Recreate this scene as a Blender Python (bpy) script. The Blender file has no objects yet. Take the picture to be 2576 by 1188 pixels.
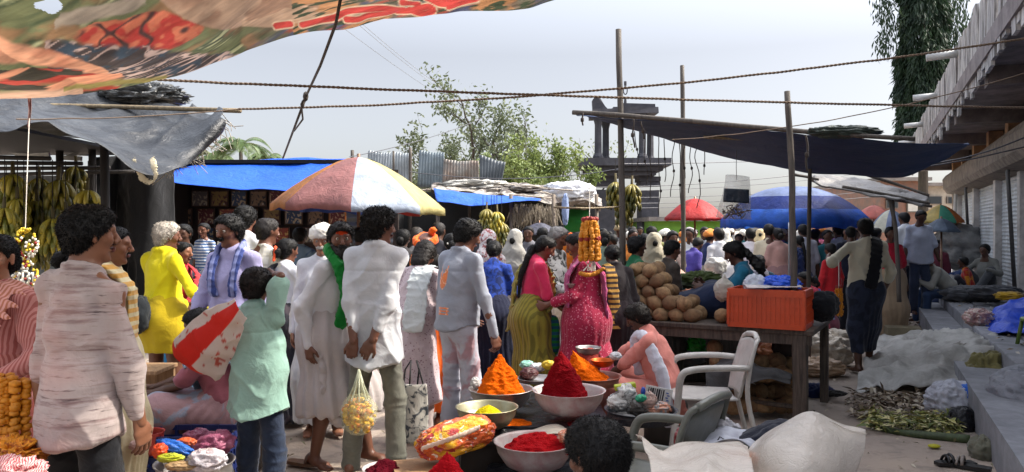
import bpy, math, random
import numpy as np
from mathutils import Vector, Matrix
rnd = random.Random(7); RS = np.random.RandomState(11)
SC = bpy.context.scene; COL = SC.collection
F_, CX, HY, CH = 1946.0, 1288.0, 578.0, 1.57
def W(px, py, d): return np.array([(px-CX)/F_*d, d, CH-(py-HY)/F_*d])
def gd(py, z=0.0): return (CH-z)*F_/(py-HY)          # distance of a point seen at row py that lies at height z
def A(*v): return np.array(v, float)
def nrm(v):
    v = np.asarray(v, float); return v/max(np.linalg.norm(v), 1e-9)
def s2l(c):
    c = np.asarray(c, float)/255.0
    return tuple(np.where(c <= .04045, c/12.92, ((c+.055)/1.055)**2.4))
def hx(h):
    if isinstance(h, str): return s2l([int(h[i:i+2], 16) for i in (0, 2, 4)])
    return tuple(h)
# ---------------------------------------------------------------- noise
def _h(ix, iy, iz, s):
    n = (ix*374761393 + iy*668265263 + iz*2147483647 + s*974634777) & 0x7fffffff
    n = ((n ^ (n >> 13))*1274126177) & 0x7fffffff
    n = (n ^ (n >> 16)) & 0xffff
    return n/65535.0
def vnoise(P, s=0):
    P = np.asarray(P, float); I = np.floor(P).astype(np.int64); f = P-I; f = f*f*(3-2*f)
    r = 0
    for dx in (0, 1):
        for dy in (0, 1):
            for dz in (0, 1):
                w = (f[:, 0] if dx else 1-f[:, 0])*(f[:, 1] if dy else 1-f[:, 1])*(f[:, 2] if dz else 1-f[:, 2])
                r = r+w*_h(I[:, 0]+dx, I[:, 1]+dy, I[:, 2]+dz, s)
    return r*2-1
def fbm(P, s=0, o=3):
    P = np.asarray(P, float); r = 0; a = 1
    for i in range(o): r = r+a*vnoise(P*2**i+17.3*i, s+i); a *= .5
    return r
def ridg(P, s=0): return 1-2*np.abs(vnoise(P, s))
# ---------------------------------------------------------------- materials
MATS = {}
def nodes(name):
    m = bpy.data.materials.new(name); m.use_nodes = True; nt = m.node_tree
    b = nt.nodes['Principled BSDF']
    return m, nt, b
def nn(nt, t, **k):
    n = nt.nodes.new(t)
    for a, v in k.items():
        if a.startswith('i_'): n.inputs[a[2:].replace('_', ' ')].default_value = v
        else: setattr(n, a, v)
    return n
def rgba(c): return (c[0], c[1], c[2], 1)
def mixc(nt, fac, a, b, mode='MIX'):
    n = nt.nodes.new('ShaderNodeMix'); n.data_type = 'RGBA'; n.blend_type = mode
    L = nt.links
    for s, v in ((0, fac), (6, a), (7, b)):
        if hasattr(v, 'links'): L.new(v, n.inputs[s])
        elif s == 0: n.inputs[0].default_value = v
        else: n.inputs[s].default_value = rgba(v)
    return n.outputs[2]
def ramp(nt, src, p0, p1, c0=(0, 0, 0), c1=(1, 1, 1)):
    r = nt.nodes.new('ShaderNodeValToRGB'); r.color_ramp.elements[0].position = p0; r.color_ramp.elements[1].position = p1
    r.color_ramp.elements[0].color = rgba(c0); r.color_ramp.elements[1].color = rgba(c1)
    nt.links.new(src, r.inputs[0]); return r.outputs[0]
def coords(nt, scale=(1, 1, 1), gen='Object'):
    t = nt.nodes.new('ShaderNodeTexCoord'); m = nt.nodes.new('ShaderNodeMapping'); m.inputs['Scale'].default_value = scale
    nt.links.new(t.outputs[gen], m.inputs[0]); return m.outputs[0]
def noise(nt, co, scale, detail=4, rough=.6, dist=0):
    n = nt.nodes.new('ShaderNodeTexNoise'); n.inputs['Scale'].default_value = scale; n.inputs['Detail'].default_value = detail
    n.inputs['Roughness'].default_value = rough; n.inputs['Distortion'].default_value = dist
    nt.links.new(co, n.inputs['Vector']); return n.outputs['Fac']
def bump(nt, b, h, strength=.4, dist=.01, chain=None):
    n = nt.nodes.new('ShaderNodeBump'); n.inputs['Strength'].default_value = strength; n.inputs['Distance'].default_value = dist
    nt.links.new(h, n.inputs['Height'])
    if chain is not None: nt.links.new(chain, n.inputs['Normal'])
    nt.links.new(n.outputs[0], b.inputs['Normal']); return n.outputs[0]
def mat(color, kind='cloth', rough=None, pat=None, c2=None, sc=1.0, tr=0.0, var=.16):
    """one procedural material per look"""
    key = (str(color), kind, rough, pat, str(c2), sc, tr, var)
    if key in MATS: return MATS[key]
    m, nt, b = nodes(kind); L = nt.links; c = hx(color) if color != 'obj' else None
    co = coords(nt)
    if c is None:
        oi = nt.nodes.new('ShaderNodeObjectInfo'); base = oi.outputs['Color']
    else:
        base = c
    R = {'cloth': .88, 'skin': .48, 'metal': .35, 'plastic': .38, 'sheet': .3, 'wood': .75, 'hair': .5, 'stone': .9, 'powder': .98, 'leaf': .6, 'fruit': .45, 'tarp': .5, 'paint': .5, 'bag': .22}[kind]
    b.inputs['Roughness'].default_value = R if rough is None else rough
    if pat == 'streak':
        n1 = noise(nt, coords(nt, (3, 3, 26)), 1.6, 5, .62, .3)
        n2 = noise(nt, coords(nt, (9, 9, 120)), 1.2, 4, .6)
        base = mixc(nt, ramp(nt, n1, .52, .68), base, hx(c2)); base = mixc(nt, ramp(nt, n2, .6, .7), base, s2l((96, 78, 80)))
        n3 = noise(nt, coords(nt, (2, 2, 3)), 1.5, 2); base = mixc(nt, ramp(nt, n3, .45, .65), base, mixc(nt, .5, base, s2l((205, 160, 150))))
    elif pat == 'vstripe':
        w = nn(nt, 'ShaderNodeTexWave', i_Scale=22*sc, i_Distortion=.8); w.bands_direction = 'X'; L.new(co, w.inputs[0])
        base = mixc(nt, ramp(nt, w.outputs['Fac'], .45, .6), base, hx(c2))
    elif pat == 'hstripe':
        w = nn(nt, 'ShaderNodeTexWave', i_Scale=6*sc, i_Distortion=.5); w.bands_direction = 'Z'; L.new(co, w.inputs[0])
        base = mixc(nt, ramp(nt, w.outputs['Fac'], .5, .56), base, hx(c2))
    elif pat == 'check':
        w = nn(nt, 'ShaderNodeTexWave', i_Scale=7*sc, i_Distortion=.3); w.bands_direction = 'Z'; L.new(co, w.inputs[0])
        w2 = nn(nt, 'ShaderNodeTexWave', i_Scale=7*sc, i_Distortion=.3); w2.bands_direction = 'X'; L.new(co, w2.inputs[0])
        base = mixc(nt, ramp(nt, w.outputs['Fac'], .8, .9), base, hx(c2)); base = mixc(nt, ramp(nt, w2.outputs['Fac'], .8, .9), base, hx(c2))
    elif pat == 'dots':
        v = nn(nt, 'ShaderNodeTexVoronoi', i_Scale=30*sc); L.new(co, v.inputs['Vector'])
        base = mixc(nt, ramp(nt, v.outputs['Distance'], .18, .3), hx(c2), base)
    elif pat == 'blotch':
        n1 = noise(nt, co, 7*sc, 3, .5, 1.2); base = mixc(nt, ramp(nt, n1, .5, .58), base, hx(c2))
    elif pat == 'dirt':
        n1 = noise(nt, co, 3*sc, 6, .7, .4); base = mixc(nt, ramp(nt, n1, .42, .72), base, hx(c2))
    elif pat == 'grain':
        n1 = noise(nt, coords(nt, (14*sc, 14*sc, 1.2*sc)), 3, 5, .65, .5); base = mixc(nt, ramp(nt, n1, .35, .7), base, hx(c2))
    elif pat == 'print':      # crowded printed packaging
        v = nn(nt, 'ShaderNodeTexVoronoi', i_Scale=11*sc); L.new(co, v.inputs['Vector'])
        n1 = noise(nt, co, 9*sc, 3, .6, 2.0)
        base = mixc(nt, ramp(nt, n1, .52, .56), base, hx(c2)); base = mixc(nt, ramp(nt, v.outputs['Distance'], .16, .2), s2l((235, 225, 205)), base)
    if var:
        n0 = noise(nt, co, 5, 4, .6); base = mixc(nt, 1.0, base, ramp(nt, n0, .25, .75, (1-var*1.6,)*3, (1, 1, 1)), 'MULTIPLY')
    if hasattr(base, 'links'): L.new(base, b.inputs['Base Color'])
    else: b.inputs['Base Color'].default_value = rgba(base)
    if kind == 'cloth':
        ch = bump(nt, b, noise(nt, co, 8, 4, .55, .5), .55, .025)
        bump(nt, b, noise(nt, co, 320, 2), .15, .001, ch); b.inputs['Sheen Weight'].default_value = .15
        b.inputs['Specular IOR Level'].default_value = .25
    elif kind == 'skin':
        bump(nt, b, noise(nt, co, 60, 4), .25, .003); b.inputs['Subsurface Weight'].default_value = .06
        b.inputs['Subsurface Radius'].default_value = (.02, .008, .005); b.inputs['Specular IOR Level'].default_value = .45
    elif kind == 'hair':
        bump(nt, b, noise(nt, coords(nt, (1, 1, .3)), 220, 3, .6), .5, .004); b.inputs['Specular IOR Level'].default_value = .3
    elif kind == 'metal':
        b.inputs['Metallic'].default_value = .8; bump(nt, b, noise(nt, co, 30, 4), .2, .004)
        L.new(ramp(nt, noise(nt, co, 12, 5), .3, .7, (.25,)*3, (.6,)*3), b.inputs['Roughness'])
    elif kind in ('tarp', 'sheet', 'bag'):
        ch = bump(nt, b, noise(nt, co, 9, 6, .62, 1.0), .8, .03); bump(nt, b, noise(nt, co, 60, 3), .3, .004, ch)
    elif kind == 'powder':
        ch = bump(nt, b, noise(nt, co, 55, 6, .75), 1.0, .02); b.inputs['Specular IOR Level'].default_value = .1
    elif kind in ('stone', 'wood', 'leaf', 'fruit', 'plastic', 'paint'):
        bump(nt, b, noise(nt, co, {'stone': 22, 'wood': 40, 'leaf': 30, 'fruit': 50, 'plastic': 18, 'paint': 25}[kind], 5, .65), .35, .01)
    if tr > 0:
        out = nt.nodes['Material Output']; t = nt.nodes.new('ShaderNodeBsdfTranslucent'); mx = nt.nodes.new('ShaderNodeMixShader'); mx.inputs[0].default_value = tr
        if hasattr(base, 'links'): L.new(base, t.inputs['Color'])
        else: t.inputs['Color'].default_value = rgba(base)
        L.new(b.outputs[0], mx.inputs[1]); L.new(t.outputs[0], mx.inputs[2]); L.new(mx.outputs[0], out.inputs['Surface'])
    MATS[key] = m; return m
def clear_mat(color='e8eef0', a=.3, rough=.12):
    key = ('clear', color, a)
    if key in MATS: return MATS[key]
    m, nt, b = nodes('clear_plastic'); b.inputs['Base Color'].default_value = rgba(hx(color)); b.inputs['Roughness'].default_value = rough
    b.inputs['Alpha'].default_value = a; co = coords(nt); bump(nt, b, noise(nt, co, 30, 5, .6, 1), .8, .01)
    MATS[key] = m; return m
def attr_mat(name, kind='sheet', tr=0.0, rough=.55, bs=6):
    """colour painted per vertex (a printed design), the print only"""
    m, nt, b = nodes(name); L = nt.links
    a = nn(nt, 'ShaderNodeAttribute', attribute_name='print'); b.inputs['Roughness'].default_value = rough
    co = coords(nt); L.new(a.outputs['Color'], b.inputs['Base Color']); ch = bump(nt, b, noise(nt, co, bs, 6, .6, 1.0), .45, .03)
    if tr:
        out = nt.nodes['Material Output']; t = nt.nodes.new('ShaderNodeBsdfTranslucent'); mx = nt.nodes.new('ShaderNodeMixShader'); mx.inputs[0].default_value = tr
        L.new(a.outputs['Color'], t.inputs['Color']); L.new(b.outputs[0], mx.inputs[1]); L.new(t.outputs[0], mx.inputs[2]); L.new(mx.outputs[0], out.inputs['Surface'])
    return m
# ---------------------------------------------------------------- mesh output
def mkmesh(name, V, Fc, smooth=True, mats=(), mi=None, loc=None):
    V = np.asarray(V, np.float32); me = bpy.data.meshes.new(name)
    if isinstance(Fc, np.ndarray):
        k = Fc.shape[1]; n = len(Fc)
        me.vertices.add(len(V)); me.vertices.foreach_set('co', V.ravel())
        me.loops.add(n*k); me.loops.foreach_set('vertex_index', Fc.astype(np.int32).ravel())
        me.polygons.add(n); me.polygons.foreach_set('loop_start', np.arange(0, n*k, k, dtype=np.int32))
        me.update(calc_edges=True)
    else:
        me.from_pydata([tuple(map(float, v)) for v in V], [], [tuple(map(int, f)) for f in Fc]); me.update()
    for m in mats: me.materials.append(m)
    me.polygons.foreach_set('use_smooth', np.full(len(me.polygons), smooth))
    if mi is not None: me.polygons.foreach_set('material_index', np.asarray(mi, np.int32))
    return me
def link(name, me, parent=None, loc=None, rz=0):
    o = bpy.data.objects.new(name, me); COL.objects.link(o)
    if parent is not None: o.parent = parent
    if loc is not None: o.location = tuple(map(float, loc))
    o.rotation_euler[2] = rz
    return o
def tag(o, label=None, cat=None, group=None, kind=None):
    if label: o['label'] = label
    if cat: o['category'] = cat
    if group: o['group'] = group
    if kind: o['kind'] = kind
    return o
def thing(name, label, cat, loc=(0, 0, 0), rz=0, group=None):
    return tag(link(name, None, None, loc, rz), label, cat, group)
class MB:
    """collects simple solids into one mesh"""
    def __init__(s): s.V = []; s.F = []; s.n = 0
    def add(s, V, Fc):
        V = np.asarray(V, float); s.V.append(V); s.F += [tuple(int(i)+s.n for i in f) for f in Fc]; s.n += len(V); return s
    def box(s, c, size, rz=0, R=None, bev=0):
        hx_, hy_, hz_ = np.asarray(size)/2.; q = []
        for z in (-hz_, hz_):
            for x, y in ((-hx_, -hy_), (hx_, -hy_), (hx_, hy_), (-hx_, hy_)): q.append((x, y, z))
        q = np.array(q)
        if R is None: R = rotz(rz)
        return s.add(q@R.T+np.asarray(c), [(3, 2, 1, 0), (4, 5, 6, 7), (0, 1, 5, 4), (1, 2, 6, 5), (2, 3, 7, 6), (3, 0, 4, 7)])
    def tube(s, pts, r, n=8, cap=True, sx=1.0):
        pts = np.asarray(pts, float); m = len(pts); r = np.broadcast_to(np.asarray(r, float), (m,))
        T = np.gradient(pts, axis=0); T /= np.maximum(np.linalg.norm(T, axis=1)[:, None], 1e-9)
        up = A(0, 0, 1) if abs(T[0][2]) < .9 else A(1, 0, 0); V = []
        for i in range(m):
            u = up-T[i]*np.dot(up, T[i]); u = nrm(u); w = np.cross(T[i], u); up = u
            for k in range(n):
                a = 2*math.pi*k/n; V.append(pts[i]+r[i]*(math.cos(a)*u+math.sin(a)*w*sx))
        Fc = [(i*n+k, i*n+(k+1) % n, (i+1)*n+(k+1) % n, (i+1)*n+k) for i in range(m-1) for k in range(n)]
        if cap: Fc += [tuple(range(n-1, -1, -1)), tuple((m-1)*n+k for k in range(n))]
        return s.add(V, Fc)
    def lathe(s, prof, c=(0, 0, 0), n=32, R=None, close=False):
        prof = np.asarray(prof, float); m = len(prof); V = []
        for r, z in prof:
            for k in range(n): a = 2*math.pi*k/n; V.append((r*math.cos(a), r*math.sin(a), z))
        V = np.array(V)
        if R is not None: V = V@R.T
        V = V+np.asarray(c)
        return s.add(V, [(i*n+k, i*n+(k+1) % n, (i+1)*n+(k+1) % n, (i+1)*n+k) for i in range(m-1) for k in range(n)])
    def prism(s, poly, a, b):
        """2-D polygon given as 3-D points, pushed by vector b-a"""
        p = np.asarray(poly, float); n = len(p); d = np.asarray(b, float)-np.asarray(a, float)
        return s.add(np.vstack([p, p+d]), [tuple(range(n-1, -1, -1)), tuple(range(n, 2*n))]+[(i, (i+1) % n, n+(i+1) % n, n+i) for i in range(n)])
    def ball(s, c, r, n=10, R=None):
        r = np.broadcast_to(np.asarray(r, float), (3,)); V = []; m = n//2+1
        for i in range(m):
            t = math.pi*i/(m-1)
            for k in range(n): a = 2*math.pi*k/n; V.append((math.sin(t)*math.cos(a)*r[0], math.sin(t)*math.sin(a)*r[1], math.cos(t)*r[2]))
        V = np.array(V)
        if R is not None: V = V@R.T
        return s.add(V+np.asarray(c), [(i*n+k, (i+1)*n+k, (i+1)*n+(k+1) % n, i*n+(k+1) % n) for i in range(m-1) for k in range(n)])
    def get(s): return (np.vstack(s.V), s.F)
    def build(s, name, m, parent=None, smooth=False, loc=None, rz=0, jit=0, bevel=0, mi=None):
        V = np.vstack(s.V)
        if jit: V = V+jit*np.stack([vnoise(V*9, 3), vnoise(V*9, 4), vnoise(V*9, 5)], 1)
        me = mkmesh(name, V, s.F, smooth, m if isinstance(m, (list, tuple)) else (m,), mi)
        o = link(name, me, parent, loc, rz)
        if bevel:
            b = o.modifiers.new('b', 'BEVEL'); b.width = bevel; b.segments = 2; b.limit_method = 'ANGLE'
        return o
def rotz(a): c, s = math.cos(a), math.sin(a); return np.array([[c, -s, 0], [s, c, 0], [0, 0, 1.]])
def rotx(a): c, s = math.cos(a), math.sin(a); return np.array([[1., 0, 0], [0, c, -s], [0, s, c]])
def roty(a): c, s = math.cos(a), math.sin(a); return np.array([[c, 0, s], [0, 1., 0], [-s, 0, c]])
def grid_faces(nu, nv):
    i, j = np.meshgrid(np.arange(nu-1), np.arange(nv-1), indexing='ij'); a = i*nv+j
    return np.stack([a, a+nv, a+nv+1, a+1], -1).reshape(-1, 4)
def catmull(P, n):
    P = np.asarray(P, float); m = len(P)
    if m < 3:
        t = np.linspace(0, 1, n).reshape((-1,)+(1,)*(P.ndim-1)); return P[0]*(1-t)+P[-1]*t
    E = np.concatenate([[2*P[0]-P[1]], P, [2*P[-1]-P[-2]]]); t = np.linspace(0, m-1-1e-9, n); i = t.astype(int); f = (t-i).reshape((-1,)+(1,)*(P.ndim-1))
    a, b, c, d = E[i], E[i+1], E[i+2], E[i+3]
    return .5*((2*b)+(c-a)*f+(2*a-5*b+4*c-d)*f**2+(3*b-a-3*c+d)*f**3)
def patch(ctrl, nu, nv):
    ctrl = np.asarray(ctrl, float); g = catmull(ctrl, nu); g = catmull(np.swapaxes(g, 0, 1), nv); return np.swapaxes(g, 0, 1)
def gnormals(G):
    du = np.gradient(G, axis=0); dv = np.gradient(G, axis=1); n = np.cross(du, dv); return n/np.maximum(np.linalg.norm(n, axis=2)[..., None], 1e-9)
def sheet(name, ctrl, nu, nv, m, parent=None, amp=.02, fr=3.0, seed=1, thick=.003, fold=0.0, ffr=(1, 1, 1), colf=None, post=None, ends=None):
    """cloth or plastic sheet through a grid of control points, creased along its normal"""
    G = patch(ctrl, nu, nv); N = gnormals(G); P = G.reshape(-1, 3)
    dsp = amp*fbm(P*fr+seed*7.7, seed, 3)
    if fold: dsp = dsp+fold*ridg(P*np.asarray(ffr)+fbm(P*1.7, seed+5, 2)[:, None]*.5, seed+9)
    P = P+N.reshape(-1, 3)*dsp[:, None]
    if post is not None: P = post(P.reshape(nu, nv, 3)).reshape(-1, 3)
    me = mkmesh(name, P, grid_faces(nu, nv), True, (m,))
    if colf is not None:
        u, v = np.meshgrid(np.linspace(0, 1, nu), np.linspace(0, 1, nv), indexing='ij')
        c = colf(u.ravel(), v.ravel(), G.reshape(-1, 3)); at = me.color_attributes.new('print', 'FLOAT_COLOR', 'POINT')
        c4 = np.ones((len(c), 4), np.float32); c4[:, :3] = c; at.data.foreach_set('color', c4.ravel())
    o = link(name, me, parent)
    if thick:
        s = o.modifiers.new('s', 'SOLIDIFY'); s.thickness = thick; s.offset = 0
    return o
def rope_pts(a, b, sag, n=24):
    t = np.linspace(0, 1, n)[:, None]; P = np.asarray(a)*(1-t)+np.asarray(b)*t; P[:, 2] -= 4*sag*(t*(1-t))[:, 0]; return P
def crumple(name, c, r, m, parent=None, seed=1, amp=.18, fr=4.0, n=40, R=None, flat=None, sq=1.0, post=None, tip=0):
    """crumpled bag or bundle: a closed body with sharp creases"""
    nu, nv = n, n+n//2; t = np.linspace(0, math.pi, nu); a = np.linspace(0, 2*math.pi, nv, endpoint=False); T, Aa = np.meshgrid(t, a, indexing='ij')
    S = np.stack([np.sin(T)*np.cos(Aa), np.sin(T)*np.sin(Aa), np.cos(T)], -1)
    if sq != 1: S = np.sign(S)*np.abs(S)**sq
    D = S.reshape(-1, 3); d = 1+amp*(ridg(D*fr*.5+seed*3.1, seed)*.6+ridg(D*fr+seed, seed+2)*.3+.35*ridg(D*fr*2.3+seed, seed+4))-amp*.4
    P = D*d[:, None]*np.asarray(r, float)
    if tip: P[:, 2] += tip*np.exp(-((D[:, 0]**2+D[:, 1]**2)/.05))*(D[:, 2] > 0)
    if R is not None: P = P@R.T
    if flat is not None: P[:, 2] = np.maximum(P[:, 2], flat)
    P = P+np.asarray(c, float)
    if post: P = post(P)
    i, j = np.meshgrid(np.arange(nu-1), np.arange(nv), indexing='ij'); q = np.stack([i*nv+j, (i+1)*nv+j, (i+1)*nv+(j+1) % nv, i*nv+(j+1) % nv], -1).reshape(-1, 4)
    return link(name, mkmesh(name, P, q, True, (m,)), parent)
def add_leaves(V, Fq, P, D, N, L, Wd, curl=.0):
    """append thin pointed blades (4-vertex kites) at P along D with normal N"""
    P = np.asarray(P); n = len(P); S = np.cross(D, N); S /= np.maximum(np.linalg.norm(S, axis=1)[:, None], 1e-9)
    L = np.broadcast_to(L, (n,))[:, None]; Wd = np.broadcast_to(Wd, (n,))[:, None]
    a = P; b = P+D*L*.45+S*Wd*.5; c = P+D*L-N*curl*L; d = P+D*L*.45-S*Wd*.5
    base = len(V); Vn = np.stack([a, b, c, d], 1).reshape(-1, 3)
    Q = base+np.arange(n)[:, None]*4+np.array([[0, 1, 2, 3]])
    return np.vstack([V, Vn]) if len(V) else Vn, (np.vstack([Fq, Q]) if len(Fq) else Q)
# ---------------------------------------------------------------- implicit surfaces -> one continuous skin
def prim(a, b, ra, rb=None, u=None, k=.02):
    """rounded limb from a to b; ra, rb radii or (width, depth) pairs with u the width direction"""
    if rb is None: rb = ra
    return (np.asarray(a, float), np.asarray(b, float), ra, rb, u, k)
def field(prims, h, cut=None, pad=2):
    los, his = [], []; cuts = {}; q_ = []
    for p_ in prims:
        if callable(p_): cuts[len(q_)] = p_
        else: q_.append(p_)
    prims = q_
    for a, b, ra, rb, u, k in prims:
        R = max(np.max(ra), np.max(rb)); los.append(np.minimum(a, b)-R); his.append(np.maximum(a, b)+R)
    lo = np.min(los, 0)-h*pad; hi = np.max(his, 0)+h*pad; dims = np.ceil((hi-lo)/h).astype(int)+1
    Fd = np.full(dims, .2, np.float32); ax = [lo[i]+h*np.arange(dims[i]) for i in range(3)]
    for ip, ((a, b, ra, rb, u, k), l, g) in enumerate(zip(prims, los, his)):
        if ip in cuts: Fd = np.maximum(Fd, cuts[ip](*np.meshgrid(*ax, indexing='ij'))).astype(np.float32)
        m = k+2*h; i0 = np.maximum(((l-m-lo)/h).astype(int), 0); i1 = np.minimum(((g+m-lo)/h).astype(int)+2, dims)
        X, Y, Z = np.meshgrid(ax[0][i0[0]:i1[0]], ax[1][i0[1]:i1[1]], ax[2][i0[2]:i1[2]], indexing='ij')
        P = np.stack([X, Y, Z], -1).astype(np.float32); ab = b-a; L2 = max(float(ab@ab), 1e-9)
        t = np.clip(((P-a)@ab)/L2, 0, 1); w = P-a-t[..., None]*ab
        if u is None: D = np.linalg.norm(w, axis=-1)-(ra+(rb-ra)*t)
        else:
            rx = ra[0]+(rb[0]-ra[0])*t; ry = ra[1]+(rb[1]-ra[1])*t; un = nrm(u); wx = w@un; rest = w-wx[..., None]*un; wy = np.linalg.norm(rest, axis=-1)
            q = np.sqrt((wx/rx)**2+(wy/ry)**2); g2 = np.sqrt((wx/rx**2)**2+(wy/ry**2)**2)+1e-6; D = q*(q-1)/g2
        S = Fd[i0[0]:i1[0], i0[1]:i1[1], i0[2]:i1[2]]
        hh = np.maximum(k-np.abs(S-D), 0)/k; S[...] = np.minimum(S, D)-hh*hh*k*.25
    if cut is not None:
        X, Y, Z = np.meshgrid(*ax, indexing='ij'); Fd = np.maximum(Fd, cut(X, Y, Z))
    Fd[0] = Fd[-1] = .1; Fd[:, 0] = Fd[:, -1] = .1; Fd[:, :, 0] = Fd[:, :, -1] = .1
    return Fd, lo
def nets(Fd, lo, h):
    s = Fd < 0; c = sum(s[i:s.shape[0]-1+i, j:s.shape[1]-1+j, k:s.shape[2]-1+k].astype(np.int8) for i in (0, 1) for j in (0, 1) for k in (0, 1))
    m = (c > 0) & (c < 8); I = np.argwhere(m); idx = np.full(m.shape, -1, np.int32); idx[m] = np.arange(len(I)); pos = np.zeros((len(I), 3)); cnt = np.zeros(len(I))
    C = [(i, j, k) for i in (0, 1) for j in (0, 1) for k in (0, 1)]
    for p in C:
        for ax in range(3):
            if p[ax]: continue
            q = list(p); q[ax] = 1; fa = Fd[I[:, 0]+p[0], I[:, 1]+p[1], I[:, 2]+p[2]]; fb = Fd[I[:, 0]+q[0], I[:, 1]+q[1], I[:, 2]+q[2]]
            x = (fa < 0) != (fb < 0); t = np.where(x, fa/np.where(x, fa-fb, 1), 0); e = np.tile(np.array(p, float), (len(I), 1)); e[:, ax] += t
            pos += e*x[:, None]; cnt += x
    V = (I+pos/np.maximum(cnt, 1)[:, None])*h+lo; Q = []
    for ax in range(3):
        a1, a2 = (ax+1) % 3, (ax+2) % 3
        sl = [slice(None)]*3; sl[ax] = slice(0, -1); s0 = s[tuple(sl)]; sl[ax] = slice(1, None); s1 = s[tuple(sl)]
        E = np.argwhere(s0 != s1); E = E[(E[:, a1] > 0) & (E[:, a2] > 0) & (E[:, a1] < s.shape[a1]-1) & (E[:, a2] < s.shape[a2]-1)]
        if not len(E): continue
        def g(d1, d2): e = E.copy(); e[:, a1] -= d1; e[:, a2] -= d2; return idx[e[:, 0], e[:, 1], e[:, 2]]
        q = np.stack([g(1, 1), g(0, 1), g(0, 0), g(1, 0)], 1); f = s0[E[:, 0], E[:, 1], E[:, 2]]; q[~f] = q[~f][:, ::-1]; Q.append(q)
    return V, np.vstack(Q)
def vnorm(V, Q):
    n = np.cross(V[Q[:, 2]]-V[Q[:, 0]], V[Q[:, 3]]-V[Q[:, 1]]); N = np.zeros_like(V)
    for k in range(4): np.add.at(N, Q[:, k], n)
    return N/np.maximum(np.linalg.norm(N, axis=1)[:, None], 1e-12)
def relax(V, Q, it=1, f=.5):
    for _ in range(it):
        S = np.zeros_like(V); c = np.zeros(len(V))
        for a, b in ((0, 1), (1, 2), (2, 3), (3, 0)):
            np.add.at(S, Q[:, a], V[Q[:, b]]); np.add.at(c, Q[:, a], 1); np.add.at(S, Q[:, b], V[Q[:, a]]); np.add.at(c, Q[:, b], 1)
        V = V*(1-f)+f*S/np.maximum(c, 1)[:, None]
    return V
def solid(prims, h, cut=None, it=2, disp=None):
    Fd, lo = field(prims, h, cut); V, Q = nets(Fd, lo, h); V = relax(V, Q, it)
    if disp is not None:
        N = vnorm(V, Q); V = V+N*disp(V, N)[:, None]
    return V, Q
def joinm(L):
    Vs, Qs, n = [], [], 0
    for V, Q in L: Vs.append(V); Qs.append(Q+n); n += len(V)
    return np.vstack(Vs), np.vstack(Qs)
def ik(a, t, l1, l2, hint):
    d = t-a; L = np.linalg.norm(d)
    if L > (l1+l2)*.998: d = d*((l1+l2)*.998/L); L = (l1+l2)*.998
    t = a+d; u = d/max(L, 1e-6); x = (l1*l1-l2*l2+L*L)/(2*L); y = math.sqrt(max(l1*l1-x*x, 0)); hn = np.asarray(hint, float); hn = hn-u*(hn@u); hn = nrm(hn)
    return a+u*x+hn*y, t
def mir(v, s): return A(v[0]*s, v[1], v[2])
def skeleton(p):
    g = p.get('g', 'm'); K = {}; R = math.radians
    P = A(*p.get('pelvis', (0, 0, .92))); lean, side, tw = R(p.get('lean', 2)), R(p.get('side', 0)), R(p.get('twist', 0)); prot = R(p.get('ptilt', 0))
    Rc = rotz(-tw)@rotx(-lean)@roty(side); Rh2 = rotz(-tw*.4)@rotx(-lean*.45)@roty(side*.5); Rp = rotx(-prot)
    wa = P+Rh2@A(0, 0, .12); ch = wa+Rc@A(0, 0, .2); nb = ch+Rc@A(0, -.012, .205)
    sw = {'m': .156, 'f': .140, 'c': .145}[g]*p.get('sw', 1); K.update(P=P, wa=wa, ch=ch, nb=nb, Rc=Rc, Rm=Rh2, Rp=Rp)
    Rh = rotz(-R(p.get('hy', 0)))@rotx(-R(p.get('hp', 5)))@roty(R(p.get('hr', 0))); hs = p.get('hs', 1.0)
    K['nt'] = nb+Rc@A(0, 0, .045)+(Rh@A(0, .008, .03)); K['hc'] = nb+Rc@A(0, .0, .035)+Rh@A(0, .022, .105*hs); K['Rh'] = Rh; K['hs'] = hs
    for s, q in ((1, 'r'), (-1, 'l')):
        sh = nb+Rc@A(s*sw, 0, -.068+p.get(q+'sh', 0)); hd = p.get(q+'h'); hd = A(*hd) if hd is not None else A(s*(sw+.085), .03, .84)+(P-A(0, 0, .92))*1+(0)
        eh = p.get(q+'e', (s*.35, -1, -.2)); el, wr = ik(sh, hd, .285, .25, eh); K[q+'s'] = sh; K[q+'el'] = el; K[q+'w'] = wr
        fd = nrm(wr-el); d0 = p.get(q+'hd'); K[q+'hd'] = nrm(A(*d0)) if d0 is not None else fd
        n0 = p.get(q+'hn'); n = A(*n0) if n0 is not None else A(-s, .15, -.1); n = n-K[q+'hd']*(n@K[q+'hd']); K[q+'hn'] = nrm(n)
        hp = P+Rp@A(s*.088, 0, -.02); ft = p.get(q+'f'); ft = A(*ft) if ft is not None else A(s*.10, 0, 0); an = ft+A(0, 0, .075)
        kn, an = ik(hp, an, .42, .41, p.get(q+'k', (s*.12, 1, 0))); K[q+'hip'] = hp; K[q+'kn'] = kn; K[q+'an'] = an
        K[q+'toe'] = nrm(A(*p.get(q+'toe', (s*.18, 1, -.12))))
    return K
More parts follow.
